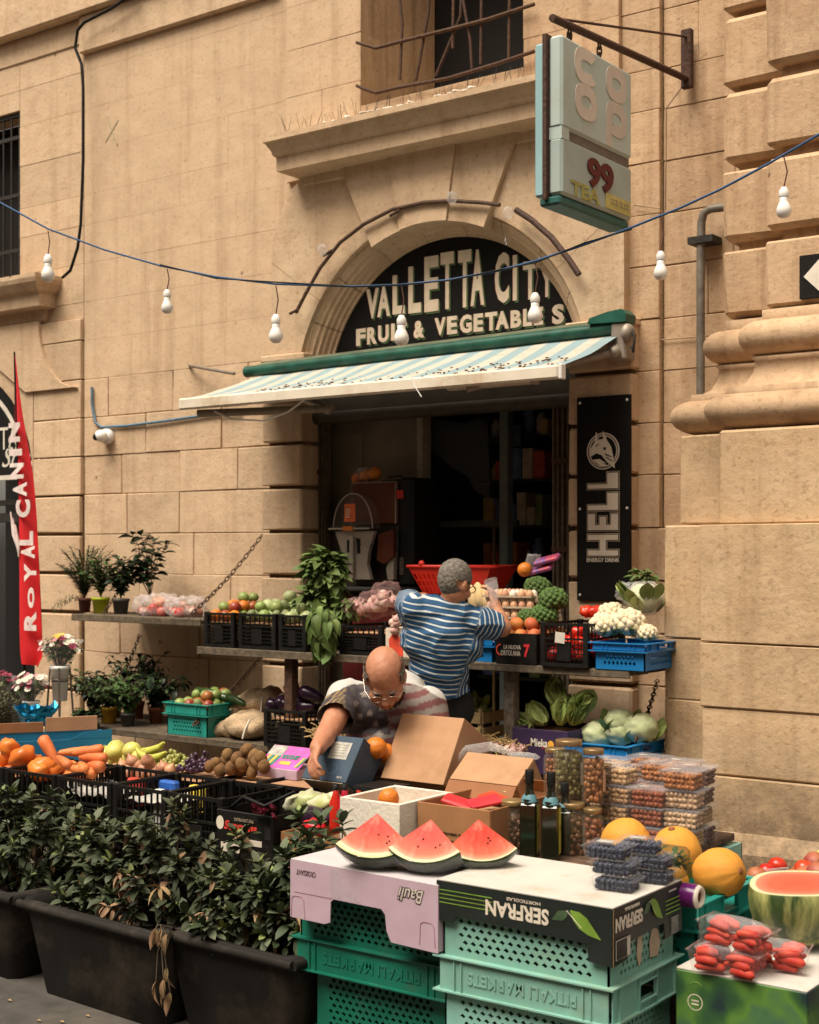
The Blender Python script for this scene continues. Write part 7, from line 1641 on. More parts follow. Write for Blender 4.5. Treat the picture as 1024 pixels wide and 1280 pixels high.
# nut tubs
nt_ = table('dark board table under the stacked nut tubs', 2.20, 2.76, -2.44, -2.0, .665, MC['dark_board'])
nutc = {'pistachio': (.42,.26,.14), 'almond': (.30,.11,.04), 'mixed': (.36,.15,.05), 'date': (.20,.05,.025), 'pale': (.42,.28,.18), 'dark': (.10,.04,.025), 'seed': (.33,.20,.09)}
TUB = MB(); vs = []
for z, q in ((0,.9),(.058,1.0),(.060,1.06),(.064,1.06),(.066,.98)): vs += [(-.068*q,-.055*q,z),(.068*q,-.055*q,z),(.068*q,.055*q,z),(-.068*q,.055*q,z)]
TUBm = TUB.add(vs, [(i*4+k,i*4+(k+1)%4,(i+1)*4+(k+1)%4,(i+1)*4+k) for i in range(4) for k in range(4)]+[(16,17,18,19)]).mesh('tub'); TUBm.materials.append(film('tub_film', (.6,.58,.58), .03, .08))
LIDm = MB().chbox(-.073,.073,-.06,.06,.0595,.0665,.002).mesh('lid'); LIDm.materials.append(film('lid_film', (.55,.52,.56), .05, .12))
NF = {k: fill_mesh(.118,.095,.002,.055,.0085 if k not in ('seed',) else .007, mat('nut_'+k, c, .6, .35, 45, .3), 'nuts', len(k), .75) for k, c in nutc.items()}
stks = [(772,-2.36,['pistachio']*4,'left hand stack in front','pistachio'),(764,-2.22,['pistachio']*4,'stack behind the front pistachio stack',''),(812,-2.36,['date','date','date'],'short stack of dark red dates',''),(824,-2.22,['mixed','mixed','almond','mixed'],'second stack of mixed nuts',''),(853,-2.33,['seed','pale','pale','almond'],'stack with pale nuts, right of the middle',''),(812,-2.08,['mixed','seed','almond','mixed'],'tall rear stack of mixed nuts',''),(852,-2.12,['dark','pale','pale','mixed'],'rear stack at the right',''),(868,-2.22,['dark','seed','dark','dark'],'rightmost stack, of dark dried fruit','')]
for si, (px, Y, ks, lab, _) in enumerate(stks):
    p = P(px, 1040, Y)
    for k, kind in enumerate(ks):
        t_ = thing('nut_tub', '%s tub of %s in the %s' % (['lowest','second','third','fourth','fifth'][k], {'pistachio':'pistachios','almond':'almonds','mixed':'mixed nuts','date':'dates','pale':'pale nuts','dark':'dark dried fruit','seed':'seeds'}[kind], lab), 'nut tub', (p.x+random.uniform(-.009,.009), Y+random.uniform(-.008,.008), .6655+.0675*k), random.uniform(-.11,.11), 'stacked clear tubs of nuts')
        obj('tub', TUBm, None, t_); obj('lid', LIDm, None, t_); obj('nuts', NF[kind], None, t_, kind='stuff'); obj('label', decal(rect(.035,.025), (-.02,-.01,.0672), XU, YU, .0005), npm, t_)
lattice_crate('aqua crate standing under the nut tubs near the pier', 2.42, 2.80, -2.40, -1.97, .385, .628, TEALL, True, cw=.0275, chh=.0185); pallet('pallet under the crate below the nut tubs', 2.44,2.78,-2.4,-2.0,.383)
# right front carton, punnets and half watermelon
def gcard():
    m_, t, p = nodes('printed_green_card'); N = t.nodes.new; L = t.links.new; tc = N('ShaderNodeTexCoord'); n = N('ShaderNodeTexNoise'); n.inputs['Scale'].default_value = 4.5; n.inputs['Detail'].default_value = 3; L(tc.outputs['Object'], n.inputs['Vector'])
    r = N('ShaderNodeValToRGB'); e = r.color_ramp.elements; e[0].position = .36; e[0].color = (.012,.03,.03,1); e[1].position = .66; e[1].color = (.02,.07,.085,1)
    for ps, c_ in ((.44,(.03,.09,.025)),(.53,(.09,.20,.03))): q = e.new(ps); q.color = (*c_,1)
    L(n.outputs[0], r.inputs[0]); L(r.outputs[0], p.inputs['Base Color']); p.inputs['Roughness'].default_value = .45; return m_
GC = gcard(); gx0, gx1, gy0, gy1, gz = 3.095, 3.485, -3.185, -2.72, .50
gb = carton('green printed carton with a white top carrying the half watermelon', gx0, gx1, gy0, gy1, .18, gz, GC, top=wt)
n = 20; gw = (gx1-gx0)
for r0_, r1_ in ((.021,.0235),): obj('round_mark', MB().add([((-gw/2+.06+q*math.cos(2*PI*k/n)), -(gy1-gy0)/2-.0012, .235+q*math.sin(2*PI*k/n)) for k in range(n) for q in (r0_,r1_)], [(2*k,2*((k+1)%n),2*((k+1)%n)+1,2*k+1) for k in range(n)]), silv, gb)
for k in (0,1): obj('print_line', decal(rect(.022,.004), (-gw/2+.06,-(gy1-gy0)/2-.0006,.239-.010*k), XU, ZU, .0006), silv, gb)
obj('car_mark', MB().tube([(-gw/2+.045,-(gy1-gy0)/2-.001,.285),(-gw/2+.055,-(gy1-gy0)/2-.001,.292),(-gw/2+.07,-(gy1-gy0)/2-.001,.292),(-gw/2+.08,-(gy1-gy0)/2-.001,.284)], .001, 4), gl_, gb)
pallet('pallet under the green printed carton', gx0,gx1,gy0,gy1,.18)
rcm = mat('red_carrot', (.36,.014,.008), .6, .15, 25, .1, c2=(.50,.055,.02), rnd=0)
def red_punnet(label, c, rz, tilt=0):
    t_ = thing('red_punnet', label, 'punnet', c, rot=(0,tilt,rz)); mb = MB()
    for j in range(3):
        for i in range(4):
            for h_ in (-1,1):
                y = -.036+.024*i+random.uniform(-.006,.006); z = .016+.019*j+random.uniform(-.003,.004); x = h_*.046+random.uniform(-.01,.01); L_ = random.uniform(.028,.044); w_ = random.uniform(.010,.016); k_ = random.uniform(-.4,.4)*.03
                mb.tube([(x-L_,y-k_,z),(x-L_*.8,y-k_*.8,z),(x,y,z+.003),(x+L_*.8,y+k_*.8,z),(x+L_,y+k_,z)], [.003,w_*.7,w_,w_*.85,.003], 8)
    obj('vegetables', mb, rcm, t_); mb2 = MB(); vs = []
    for z, q in ((0,.88),(.062,1),(.064,1.06),(.067,1.06),(.067,1.0)): vs += [(-.10*q,-.055*q,z),(.10*q,-.055*q,z),(.10*q,.055*q,z),(-.10*q,.055*q,z)]
    mb2.add(vs, [(i*4+k,i*4+(k+1)%4,(i+1)*4+(k+1)%4,(i+1)*4+k) for i in range(4) for k in range(4)]+[(3,2,1,0)])
    obj('punnet_tray', mb2, film('pinkish_film', (.8,.5,.48), .06, .1), t_); obj('film_top', MB().ell((0,0,.062), (.10,.055,.022), 18, 8, None, .1, 4), CLEAR, t_)
    return t_
random.seed(5)
c = PZ(900,1222,gz+.007); red_punnet('lower punnet of long red vegetables at the front of the green carton', V((c.x-.0,c.y+.055,gz+.007)), .08); red_punnet('upper punnet of long red vegetables stacked on the other two', V((c.x+.02,c.y+.07,gz+.080)), -.05, .08); red_punnet('rear punnet of long red vegetables next to the half watermelon', V((c.x+.085,c.y+.175,gz+.007)), .2)
c = PZ(982,1190,gz+.007); R_ = .128; hsc = 1.17; hw_ = thing('half_watermelon', 'half watermelon, red cut side up, on the green printed carton', 'watermelon', V((c.x+.0,c.y+.10,gz+.007)), .3)
hm, t, p = nodes('striped_rind'); N = t.nodes.new; L = t.links.new; tc = N('ShaderNodeTexCoord'); mp = N('ShaderNodeMapping'); mp.inputs['Scale'].default_value = (1,1,.25); L(tc.outputs['Object'], mp.inputs[0]); nn = N('ShaderNodeTexNoise'); nn.inputs['Scale'].default_value = 17; nn.inputs['Detail'].default_value = 8; nn.inputs['Roughness'].default_value = .65; L(mp.outputs[0], nn.inputs['Vector']); r = N('ShaderNodeValToRGB'); e = r.color_ramp.elements; e[0].position = .42; e[0].color = (.03,.055,.015,1); e[1].position = .64; e[1].color = (.34,.33,.11,1); L(nn.outputs[0], r.inputs[0]); L(r.outputs[0], p.inputs['Base Color']); p.inputs['Roughness'].default_value = .35
prf = [(.001,0),(.05,.003),(.085,.025),(.113,.062),(.124,.10),(.127,.135),(.124,.165),(.122,.17)]
mb = MB(); n = 40; vs = []
for r2, z in prf:
    for k in range(n): a = 2*PI*k/n; vs.append((r2*math.cos(a), r2*math.sin(a), z+(z/.17)**3*(.012*math.sin(a+.6)+.003*math.sin(3*a))))
mb.add(vs, [(i*n+k, i*n+(k+1)%n, (i+1)*n+(k+1)%n, (i+1)*n+k) for i in range(len(prf)-1) for k in range(n)], True); obj('rind', mb, hm, hw_)
def discm():
    m_, t, p = nodes('watermelon_cut_disc'); N = t.nodes.new; L = t.links.new; tc = N('ShaderNodeTexCoord'); sp_ = N('ShaderNodeSeparateXYZ'); L(tc.outputs['Object'], sp_.inputs[0]); cb = N('ShaderNodeCombineXYZ'); L(sp_.outputs[0], cb.inputs[0]); L(sp_.outputs[1], cb.inputs[1]); ln = N('ShaderNodeVectorMath'); ln.operation = 'LENGTH'; L(cb.outputs[0], ln.inputs[0])
    d = N('ShaderNodeMath'); d.operation = 'DIVIDE'; L(ln.outputs['Value'], d.inputs[0]); d.inputs[1].default_value = .1215; r = N('ShaderNodeValToRGB'); e = r.color_ramp.elements; e[0].color = (.55,.07,.04,1); e[1].position = 1; e[1].color = (.50,.52,.26,1)
    for ps, c_ in ((.6,(.56,.09,.05)),(.86,(.62,.18,.11)),(.91,(.60,.53,.34))): q = e.new(ps); q.color = (*c_,1)
    L(d.outputs[0], r.inputs[0]); n2 = N('ShaderNodeTexNoise'); n2.inputs['Scale'].default_value = 30; n2.inputs['Detail'].default_value = 8; L(tc.outputs['Object'], n2.inputs['Vector']); b = N('ShaderNodeBump'); b.inputs['Strength'].default_value = .5; b.inputs['Distance'].default_value = .01; L(n2.outputs[0], b.inputs['Height']); L(b.outputs[0], p.inputs['Normal']); L(r.outputs[0], p.inputs['Base Color']); p.inputs['Roughness'].default_value = .3; return m_
vs = [(0,0,.172)]
for q in (.5,1):
    for k in range(n): a = 2*PI*k/n; vs.append((.122*q*math.cos(a), .122*q*math.sin(a), .170+q*(.012*math.sin(a+.6)+.003*math.sin(3*a))))
obj('flesh', MB().add(vs, [(0,1+k,1+(k+1)%n) for k in range(n)]+[(1+k,1+n+k,1+n+(k+1)%n,1+(k+1)%n) for k in range(n)], True), discm(), hw_)
hw_.scale = (hsc,hsc,1.1)
# rear right fruit crate
rf_ = table('low plank table under the peach tray at the right edge', 3.05, 3.75, -2.48, -1.95, .40)
rt = lattice_crate('clear edged teal tray of peaches at the right edge', 3.08, 3.62, -2.46, -2.02, .402, .60, TEALM, False, band=.36, cw=.026, chh=.02, insert=.16)
heap('peach', [DPE,DPE,APY,TOM], .038, 3.10, 3.60, -2.45, -2.04, .565, 'dark red or yellow fruit in the teal tray at the right edge', 'fruit', 'peaches and plums at the right edge', 2)
heap('nectarine', [TOM,DPE], .036, 2.98, 3.16, -2.44, -2.20, .58, 'red nectarine between the melons and the peach tray', 'nectarine', 'red nectarines', 1)
for q in ((1008,1098),(1024,1092),(992,1100)): put('peach', DPE, P(*q,-2.5), 'large dark red peach heaped above the half watermelon', 'peach', 'large dark peaches', None, 1.2)
tag(obj('plastic_cover', MB().tube([P(925,1108,-2.5),P(940,1090,-2.4),P(985,1086,-2.3)], .006, 6), CLEARB), 'clear plastic lid edge in front of the peaches', 'cover')

# ------------------------------------------------------------------ people
def cap(mb, p0, p1, r0, r1, n=14, M=None):
    p0, p1 = V(p0), V(p1); d = p1-p0; L_ = d.length; d.normalize(); pts = []; rs = []
    for k in range(5): a = PI/2*k/4; pts.append(p0-d*r0*math.cos(a)); rs.append(max(.001, r0*math.sin(a)))
    for k in range(1,4): pts.append(p0.lerp(p1,k/4)); rs.append(r0+(r1-r0)*k/4)
    for k in range(5): a = PI/2*(1-k/4); pts.append(p1+d*r1*math.cos(a)); rs.append(max(.001, r1*math.sin(a)))
    mb.tube(pts, rs, n, True, M)
def chain_(mb, pts, rs):
    for i in range(len(pts)-1): cap(mb, pts[i], pts[i+1], rs[i], rs[i+1])
def frame3(c, right, up):       # columns: x right, y forward (face direction), z up
    right = V(right).normalized(); up = V(up).normalized(); fwd = up.cross(right).normalized(); right = fwd.cross(up).normalized()
    return Matrix.Translation(c) @ Matrix((right, fwd, up)).transposed().to_4x4()
def head(mb, M, s=1.0, old=True):
    # local: x to the person's right hand... z up, y = face
    S_ = Matrix.Scale(s,4); M = M @ S_
    mb.ell((0,-.012,.035), (.077,.098,.092), 24, 18, M); mb.ell((0,.012,-.035), (.066,.080,.085), 20, 14, M); mb.ell((0,.052,-.092), (.036,.034,.026), 14, 10, M)
    mb.ell((0,.078,.010), (.048,.016,.014), 14, 8, M)
    for x in (-1,1):
        mb.ell((x*.042,.062,-.035), (.026,.026,.026), 12, 8, M)
        mb.ell((x*.078,-.005,-.012), (.010,.020,.034), 12, 10, M); mb.ell((x*.083,-.014,-.004), (.008,.014,.024), 10, 8, M)
    cap(mb, (0,.086,-.002), (0,.108,-.036), .009, .015, 10, M); mb.ell((-.014,.098,-.040), (.009,.011,.008), 8, 6, M); mb.ell((.014,.098,-.040), (.009,.011,.008), 8, 6, M)
    mb.ell((0,.086,-.064), (.027,.012,.007), 12, 6, M); mb.ell((0,.084,-.075), (.023,.012,.007), 12, 6, M)
def hand(mb, wrist, dirv, palm_n, size=.19, curl=.5, spread=.12):
    d = V(dirv).normalized(); n_ = V(palm_n); n_ = (n_-d*n_.dot(d)).normalized(); s_ = d.cross(n_)
    w = V(wrist); k = size/.19
    for q in (-.026,-.009,.009,.026): cap(mb, w+d*.015*k+s_*q*k*.8, w+d*.088*k+s_*q*k, .0145*k, .0125*k)
    for i, (q, L_) in enumerate(((-.030,.070),(-.011,.080),(.010,.076),(.030,.060))):
        p = w+d*.09*k+s_*q*k; dd = (d+s_*(q*4*spread)).normalized(); r = .0092*k
        for j, f in enumerate((.45,.32,.23)):
            ang_ = curl*(.7+.5*j); dn = (dd*math.cos(ang_)+n_*math.sin(ang_)).normalized(); p2 = p+dn*L_*f*k; cap(mb, p, p2, r, r*.9, 10); p = p2; r *= .92; dd = dn
    p = w+d*.025*k-s_*.028*k; dd = (d*.6-s_*.7+n_*.4).normalized(); p2 = p+dd*.045*k; cap(mb, p, p2, .013*k, .011*k, 10); cap(mb, p2, p2+(d*.8+n_*.6).normalized()*.032*k, .011*k, .0095*k, 10)
grey_h = mat('grey_hair', (.20,.175,.15), .85, .4, 70, .9, c2=(.09,.075,.06), rnd=0)
def hairmesh(M, test, s=1.0, thick=.010, seed=1):
    mb = MB(); nu, nv = 64, 40; keep = []; vs = []
    for j in range(nv+1):
        b_ = PI*j/nv
        for i in range(nu):
            a = 2*PI*i/nu; d = V((math.sin(b_)*math.cos(a), math.sin(b_)*math.sin(a), -math.cos(b_)))
            up_ = d.z > -.1
            c_ = V((0,-.012,.035)); r_ = V((.077,.098,.092)); p = c_+V((d.x*r_.x, d.y*r_.y, d.z*(r_.z if d.z > 0 else .115)))
            tk = thick*(.8+.5*noise.noise(d*14+V((seed,0,0)))); vs.append((p+d*tk)*s); keep.append(test(p))
    fs = []
    for j in range(nv):
        for i in range(nu):
            q = (j*nu+i, j*nu+(i+1)%nu, (j+1)*nu+(i+1)%nu, (j+1)*nu+i)
            if all(keep[x] for x in q): fs.append(q)
    return mb.add(vs, fs, True, M)
def shirt_mesh(name, mb, vox, cutz=None, cut_pl=None, it=8):
    me = remesh(mb, name, vox, it, .5); bm2 = bmesh.new(); bm2.from_mesh(me)
    for co, no in (cut_pl or []):
        g = bm2.verts[:]+bm2.edges[:]+bm2.faces[:]; bmesh.ops.bisect_plane(bm2, geom=g, plane_co=co, plane_no=no, clear_outer=True)
    bm2.to_mesh(me); bm2.free(); me.update(); return me
def fold(me, amp, scale, seed=0, aniso=(1,1,1)):
    vn = [v.normal.copy() for v in me.vertices]
    for v, n_ in zip(me.vertices, vn):
        p = V((v.co.x*aniso[0], v.co.y*aniso[1], v.co.z*aniso[2]))*scale+V((seed,seed*.3,0))
        a = 1-abs(noise.noise(p))*2; v.co += n_*amp*(a**3*.9+.5*noise.noise(p*2.3))
    me.update()
# --- standing man seen from behind, blue and white striped shirt
zc_ = 7.15
def Q(px, py, z): return PD(px, py, z)
mp_ = thing('person', 'grey haired man in blue and white stripes seen from behind, reaching over the table', 'person', (Q(548,900,7.2).x, Q(548,900,7.2).y, .10))
base = mp_.location.copy()
sb_ = MB()  # skin
pelv = Q(549,890,7.18); waist = Q(549,852,7.10); chest = Q(553,795,7.05); shL = Q(517,762,6.98); shR = Q(597,778,7.0); neck0 = Q(560,762,7.0); neck1 = Q(566,745,6.98)
elL = Q(507,752,7.32); wrL = Q(530,748,7.55); elR = Q(628,785,7.08); wrR = Q(619,757,7.15)
chain_(sb_, [pelv, waist, chest, neck0], [.09,.10,.12,.07]); chain_(sb_, [neck0, neck1, Q(569,733,6.97)], [.062,.056,.058])
chain_(sb_, [shR, elR, wrR], [.055,.046,.030]); chain_(sb_, [shL, elL, wrL], [.055,.045,.032]); cap(sb_, elR, elR.lerp(wrR,.45), .048, .042)
cap(sb_, chest, shR, .08,.06); cap(sb_, chest, shL, .08,.06)
upH = (ZU*1+RV*.16-FV*-.0).normalized(); MH = frame3(Q(569,729,6.96), RV*-1, upH) ; MH = Matrix.Translation(Q(569,728,6.96)) @ (Matrix((-(RV*math.cos(.75)-FV*math.sin(.75)), (FV*math.cos(.75)+RV*math.sin(.75)), ZU)).transposed().to_4x4()) @ Matrix.Rotation(-.42,4,'X') @ Matrix.Rotation(-.05,4,'Y')
# face points away to the right and down
fx = (RV*math.sin(.75)+FV*math.cos(.75)); rx_ = fx.cross(ZU); MH = Matrix.Translation(Q(569,730,6.98)) @ Matrix((rx_, fx, ZU)).transposed().to_4x4() @ Matrix.Rotation(-.35,4,'X')
head(sb_, MH, .91)
hand(sb_, wrR, (wrR-elR).normalized()+V((0,0,.3)), -RV*.8+FV*.6, .17, .75); hand(sb_, wrL, FV, -ZU, .17, .5)
bm_s = remesh(sb_, 'body', .0075, 3, .5); obj('body', bm_s, SKIN, mp_, world=True)
obj('hair', hairmesh(MH, lambda p: (p.z > -.07+.30*max(0,p.y+.02)+.0) and not (p.y > .052 and p.z < .075) and not (abs(p.x) > .062 and -.055 < p.y-.0 and p.z < .005), .91, .009), grey_h, mp_, world=True)
gf = MB(); 
for x in (-1,1):
    gf.tube([MH @ V((.93*x*.032+.022*math.cos(a), .100, .004+.017*math.sin(a))) for a in [2*PI*k/14 for k in range(15)]], .0022, 5, False); gf.tube([MH @ V((.93*x*.056,.098,.008)), MH @ V((.93*x*.082,.04,.010)), MH @ V((.93*x*.086,-.005,.012))], .0022, 5)
gf.tube([MH @ V((-.010,.103,.006)), MH @ V((.010,.103,.006))], .002, 5); obj('glasses', gf, BLK, mp_, world=True)
st_ = MB()
cap(st_, Q(549,868,7.12), Q(548,835,7.08), .13,.135); cap(st_, Q(548,835,7.08), Q(551,795,7.03), .14,.15); 
cap(st_, Q(530,800,7.03), Q(575,805,7.05), .115,.115); cap(st_, Q(535,835,7.06), Q(562,838,7.09), .098,.098); cap(st_, Q(540,862,7.1), Q(562,864,7.13), .10,.10)
cap(st_, Q(523,770,7.0), Q(590,780,7.03), .085,.085); cap(st_, Q(535,764,7.0), Q(575,768,7.0), .078,.078); cap(st_, Q(556,768,7.0), Q(562,757,6.99), .075,.067)
cap(st_, shR, shR.lerp(elR,.78), .076,.072); cap(st_, shL, shL.lerp(elL,.8), .075,.07)
spine = (Q(556,760,7.0)-Q(549,865,7.1)).normalized()
armR = (elR-shR).normalized(); armL = (elL-shL).normalized(); pr_a = shR.lerp(elR,.72); pr_b = shL.lerp(elL,.70)
sm_me = shirt_mesh('shirt', st_, .010, cut_pl=[(Q(556,864,7.12), -spine+RV*.12)], it=8)
bm2 = bmesh.new(); bm2.from_mesh(sm_me)
for a0, dr_ in ((pr_a, armR), (pr_b, armL)):
    dl_ = [f for f in bm2.faces if (f.calc_center_median()-a0).dot(dr_) > 0 and (f.calc_center_median()-a0).length < .16]; bmesh.ops.delete(bm2, geom=dl_, context='FACES')
ncc = Q(563,751,6.99); dl_ = [f for f in bm2.faces if (f.calc_center_median()-ncc).dot(ZU+RV*.2) > 0.01 and (f.calc_center_median()-ncc).length < .11]; bmesh.ops.delete(bm2, geom=dl_, context='FACES')
bm2.to_mesh(sm_me); bm2.free(); sm_me.update()
fold(sm_me, .012, 6, 3, (1,1,1.8))
at_ = sm_me.attributes.new('stripe', 'FLOAT', 'POINT'); ax_s = (spine+RV*.10-FV*.05).normalized()
for i, v in enumerate(sm_me.vertices):
    s0 = v.co.dot(ax_s); tR = (v.co-shR).dot(armR); tL = (v.co-shL).dot(armL)
    seamR = (v.co-shR).dot((RV*.9-ZU*.25).normalized()); seamL = (v.co-shL).dot((-RV*.8+FV*.3).normalized())
    at_.data[i].value = (tR+.01) if seamR > .0 else ((tL) if seamL > .03 else s0)
sm_, t, p = nodes('striped_jersey'); N = t.nodes.new; L = t.links.new; an_ = N('ShaderNodeAttribute'); an_.attribute_name = 'stripe'
def mth(t, op, a, b=None):
    x = t.nodes.new('ShaderNodeMath'); x.operation = op
    for i, q in enumerate((a, b)):
        if q is None: continue
        if isinstance(q, (int, float)): x.inputs[i].default_value = q
        else: t.links.new(q, x.inputs[i])
    return x.outputs[0]
f_ = mth(t, 'FRACT', mth(t, 'MULTIPLY', an_.outputs['Fac'], 1/.0262)); st2 = mth(t, 'LESS_THAN', f_, .25)
mxx = N('ShaderNodeMixRGB'); L(st2, mxx.inputs[0]); mxx.inputs[1].default_value = (.008,.060,.145,1); mxx.inputs[2].default_value = (.48,.50,.48,1)
nz_ = N('ShaderNodeTexNoise'); nz_.inputs['Scale'].default_value = 300; bmp = N('ShaderNodeBump'); bmp.inputs['Strength'].default_value = .2; bmp.inputs['Distance'].default_value = .002; L(nz_.outputs[0], bmp.inputs['Height']); L(bmp.outputs[0], p.inputs['Normal']); L(mxx.outputs[0], p.inputs['Base Color']); p.inputs['Roughness'].default_value = .8
obj('shirt', sm_me, sm_, mp_, world=True)
tr_ = MB(); hipL, hipR = Q(540,885,7.16), Q(560,885,7.20)
cap(tr_, Q(543,853,7.13), Q(556,853,7.15), .128,.128); cap(tr_, hipL, hipR, .14,.14)
for hp_, fx_ in ((hipL,-.02),(hipR,.04)):
    f0 = V((hp_.x+fx_, hp_.y-.02, .18)); kn = hp_.lerp(f0,.5); chain_(tr_, [hp_, kn, f0], [.105,.075,.055])
BLT = mat('black_trousers', (.012,.012,.014), .85, .2, 30, .2); obj('trousers', remesh(tr_, 'trousers', .014, 6), BLT, mp_, world=True)
for hp_, fx_ in ((hipL,-.02),(hipR,.04)):
    f0 = V((hp_.x+fx_, hp_.y-.02, .10)); obj('shoe', MB().ell(f0+V((0,.06,.045)), (.05,.14,.048), 14, 10, None, .05), BLK, mp_, world=True)
hb = thing('clear_bag', 'thin clear plastic bag held up in the right hand of the man in stripes', 'bag', wrR)
obj('bag_film', MB().tube([Q(613,725,7.15)-wrR, Q(617,738,7.13)-wrR, Q(618,752,7.12)-wrR, Q(610,768,7.14)-wrR, Q(603,782,7.14)-wrR], [.035,.028,.018,.04,.045], 10), CLEARB, hb)
# --- bent man facing the street, glasses, faded flag print shirt
mq = thing('person', 'balding man with glasses in a faded stars and stripes shirt, bent over the boxes', 'person', (Q(490,960,6.25).x, Q(490,960,6.25).y+.1, .10))
zb_ = 5.78
skb = MB()
upB = (ZU*math.cos(.80)-FV*math.sin(.80)); fwB = (-FV*math.cos(.80)-ZU*math.sin(.80)); rB = fwB.cross(upB)
MB_ = Matrix.Translation(Q(481,847,5.74)) @ Matrix((rB, fwB, upB)).transposed().to_4x4() @ Matrix.Rotation(.06,4,'Y')
head(skb, MB_, 1.0)
nk0 = Q(486,868,6.02); cap(skb, Q(483,853,5.83), nk0, .062,.068)
hpB = Q(492,985,6.55); ch = Q(490,905,6.10); shl = Q(432,872,5.98); shr = Q(535,880,6.0); ell_ = Q(412,912,5.78); wrl = Q(397,935,5.60); elr = Q(549,925,5.98); wrr = Q(535,975,6.0)
chain_(skb, [hpB, ch, nk0], [.15,.14,.08]); cap(skb, ch, shl, .10,.06); cap(skb, ch, shr, .10,.06)
chain_(skb, [shl, ell_, wrl], [.058,.047,.033]); cap(skb, ell_, ell_.lerp(wrl,.5), .047,.043); chain_(skb, [shr, elr, wrr], [.058,.047,.033])
hand(skb, wrl, (wrl-ell_).normalized()-ZU*.3, RV*.7-ZU*.5, .185, .55); hand(skb, wrr, (wrr-elr).normalized(), -RV*.5-ZU*.6, .185, .5)
obj('body', remesh(skb, 'body', .0075, 3, .5), SKIN, mq, world=True)
obj('hair', hairmesh(MB_, lambda p: p.z > -.06 and p.z < .072-max(0,-p.y-.03)*1.6 and p.y < .048 and (abs(p.x) > .048 or p.y < -.05) and not (p.y > -.02 and p.z < -.005), 1.0, .009, 5), grey_h, mq, world=True)
gl2 = MB()
for x in (-1,1):
    gl2.tube([MB_ @ V((x*.033+.025*math.cos(a), .103+.002*math.cos(a), -.012+.018*math.sin(a))) for a in [2*PI*k/16 for k in range(17)]], .0018, 5, False); gl2.tube([MB_ @ V((x*.058,.100,-.006)), MB_ @ V((x*.080,.06,-.004)), MB_ @ V((x*.086,.0,-.002))], .0018, 5)
gl2.tube([MB_ @ V((-.009,.106,-.008)), MB_ @ V((.009,.106,-.008))], .0018, 5); obj('glasses', gl2, mat('glasses_metal', (.45,.38,.32), .25, .1, 9, 0, .9), mq, world=True)
for x in (-1,1):
    obj('eye', MB().ell(MB_ @ V((x*.032,.083,-.010)), (.012,.008,.008), 10, 8), mat('eye_dark', (.04,.02,.015), .3), mq, world=True)
    obj('eyebrow', MB().tube([MB_ @ V((x*.014,.094,.012)), MB_ @ V((x*.032,.096,.018)), MB_ @ V((x*.052,.080,.012))], [.003,.005,.003], 6), grey_h, mq, world=True)
obj('mouth', MB().tube([MB_ @ V((-.022,.094,-.070)), MB_ @ V((0,.099,-.069)), MB_ @ V((.022,.094,-.070))], .0022, 5), mat('lip_dark', (.20,.05,.04), .6), mq, world=True)
sh2 = MB()
cap(sh2, Q(494,975,6.5), Q(490,910,6.12), .18,.175); cap(sh2, Q(465,905,6.1), Q(515,910,6.12), .13,.13); cap(sh2, Q(447,880,6.0), Q(525,886,6.02), .095,.095); cap(sh2, Q(470,872,6.02), Q(505,874,6.02), .085,.085)
cap(sh2, Q(492,880,6.15), Q(500,915,6.45), .16,.16); cap(sh2, Q(470,935,6.0), Q(510,940,6.02), .10,.10); cap(sh2, Q(470,950,6.1), Q(515,950,6.1), .12,.12)
cap(sh2, shl, shl.lerp(ell_,.72), .080,.070); cap(sh2, shr, shr.lerp(elr,.75), .080,.070)
me2 = shirt_mesh('shirt', sh2, .010, it=8); bm2 = bmesh.new(); bm2.from_mesh(me2)
for s_, e_ in ((shl,ell_),(shr,elr)):
    d_ = (e_-s_).normalized(); a0 = s_.lerp(e_,.66); dl_ = [f for f in bm2.faces if (f.calc_center_median()-a0).dot(d_) > 0 and (f.calc_center_median()-a0).length < .17 and (f.calc_center_median()-s_).dot(d_) > (e_-s_).length*.66 and abs((f.calc_center_median()-s_).cross(d_).length) < .115]; bmesh.ops.delete(bm2, geom=dl_, context='FACES')
dl_ = [f for f in bm2.faces if (f.calc_center_median()-Q(484,862,5.9)).length < .085]; bmesh.ops.delete(bm2, geom=dl_, context='FACES')
bm2.to_mesh(me2); bm2.free(); me2.update(); fold(me2, .013, 6, 9, (1,1,.8))
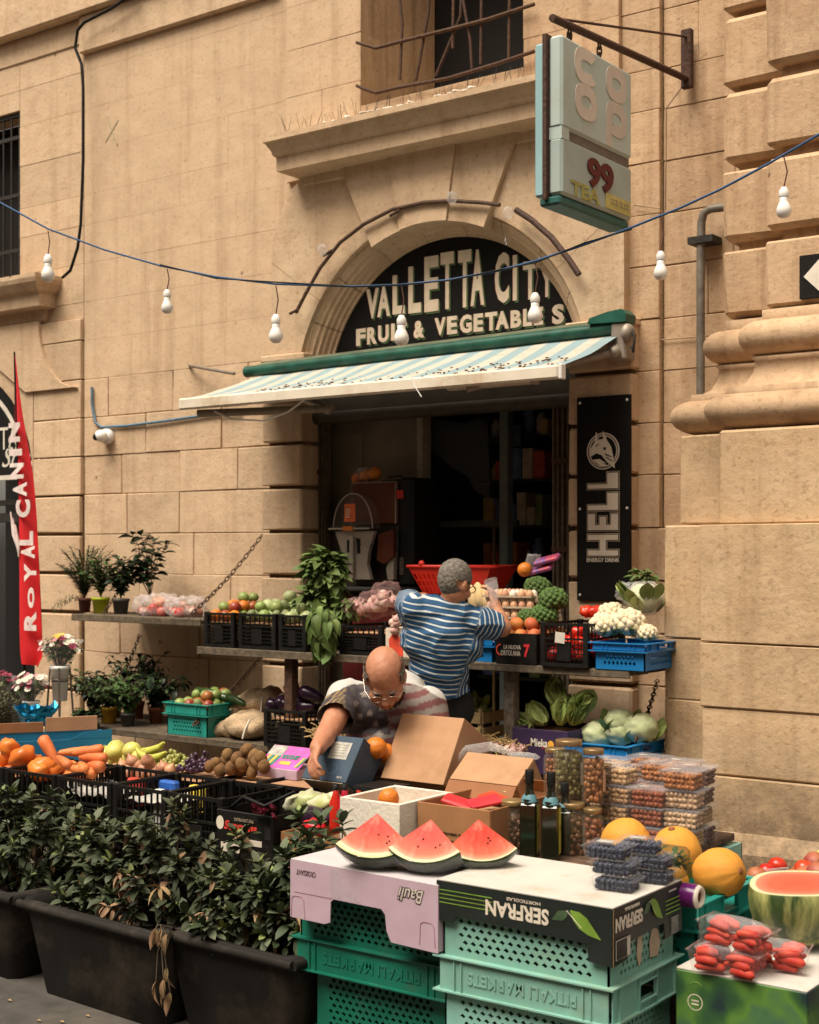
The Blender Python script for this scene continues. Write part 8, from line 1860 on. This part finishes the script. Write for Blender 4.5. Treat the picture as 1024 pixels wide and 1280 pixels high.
ca = me2.color_attributes.new('print', 'FLOAT_COLOR', 'POINT'); grey_ = V((.44,.42,.39)); navy = V((.028,.022,.030)); redc = V((.12,.032,.03)); crm = V((.235,.20,.17)); yel = V((.33,.22,.08))
stars = [(445,880),(462,892),(470,905),(455,868),(478,885),(450,895),(474,918),(492,900)]
for i, v in enumerate(me2.vertices):
    d_ = v.co-CP; z = d_.dot(FV); px = 512+FL*d_.dot(RV)/z; py = 690-FL*(v.co.z-1.7)/z; nb_ = noise.noise(v.co*9); nf = noise.noise(v.co*40)
    c_ = grey_.copy(); edge_l = 838+ (px-480)**2*.0042 + nb_*6
    infront = v.normal.dot(-FV) > -.15 and py > edge_l+12
    if infront:
        if px < 486+nb_*8 and py < 918: c_ = navy.lerp(crm, max(0, nf*.35))
        else:
            s_ = math.sin((py-850+(px-500)*.25)*.36+nb_*1.2); c_ = redc.lerp(navy, max(0,nb_)) if s_ > 0 else crm.lerp(navy, .25)
        if px < 432 and math.sin((px+py)*.9+nb_*4) > .3: c_ = yel.lerp(navy, .3)
        for (sx_, sy_) in stars:
            dx, dy = px-sx_, py-sy_; r = math.hypot(dx,dy); a = math.atan2(dy,dx)
            if r < 4.2*(.55+.45*abs(math.cos(2.5*(a+PI/2)))): c_ = crm
        c_ = c_.lerp(crm, .04+.15*max(0,nb_))
    ca.data[i].color = (*c_, 1)
fm2, t, p = nodes('faded_print_jersey'); N = t.nodes.new; L = t.links.new; an_ = N('ShaderNodeAttribute'); an_.attribute_name = 'print'; L(an_.outputs['Color'], p.inputs['Base Color']); p.inputs['Roughness'].default_value = .85
obj('shirt', me2, fm2, mq, world=True)
tr2 = MB(); fl0, fl1 = Q(478,985,6.6), Q(512,985,6.62)
cap(tr2, fl0, fl1, .15,.15)
for h_, sx_ in ((fl0,-.03),(fl1,.03)):
    f0 = V((h_.x+sx_, h_.y, .17)); chain_(tr2, [h_, h_.lerp(f0,.5)+V((.0,-.04,0)), f0], [.12,.08,.055]); obj('shoe', MB().ell(V((f0.x+.02,f0.y-.07,.145)), (.05,.14,.045), 14, 10, None, .05), BLK, mq, world=True)
obj('trousers', remesh(tr2, 'trousers', .016, 6), BLT, mq, world=True)
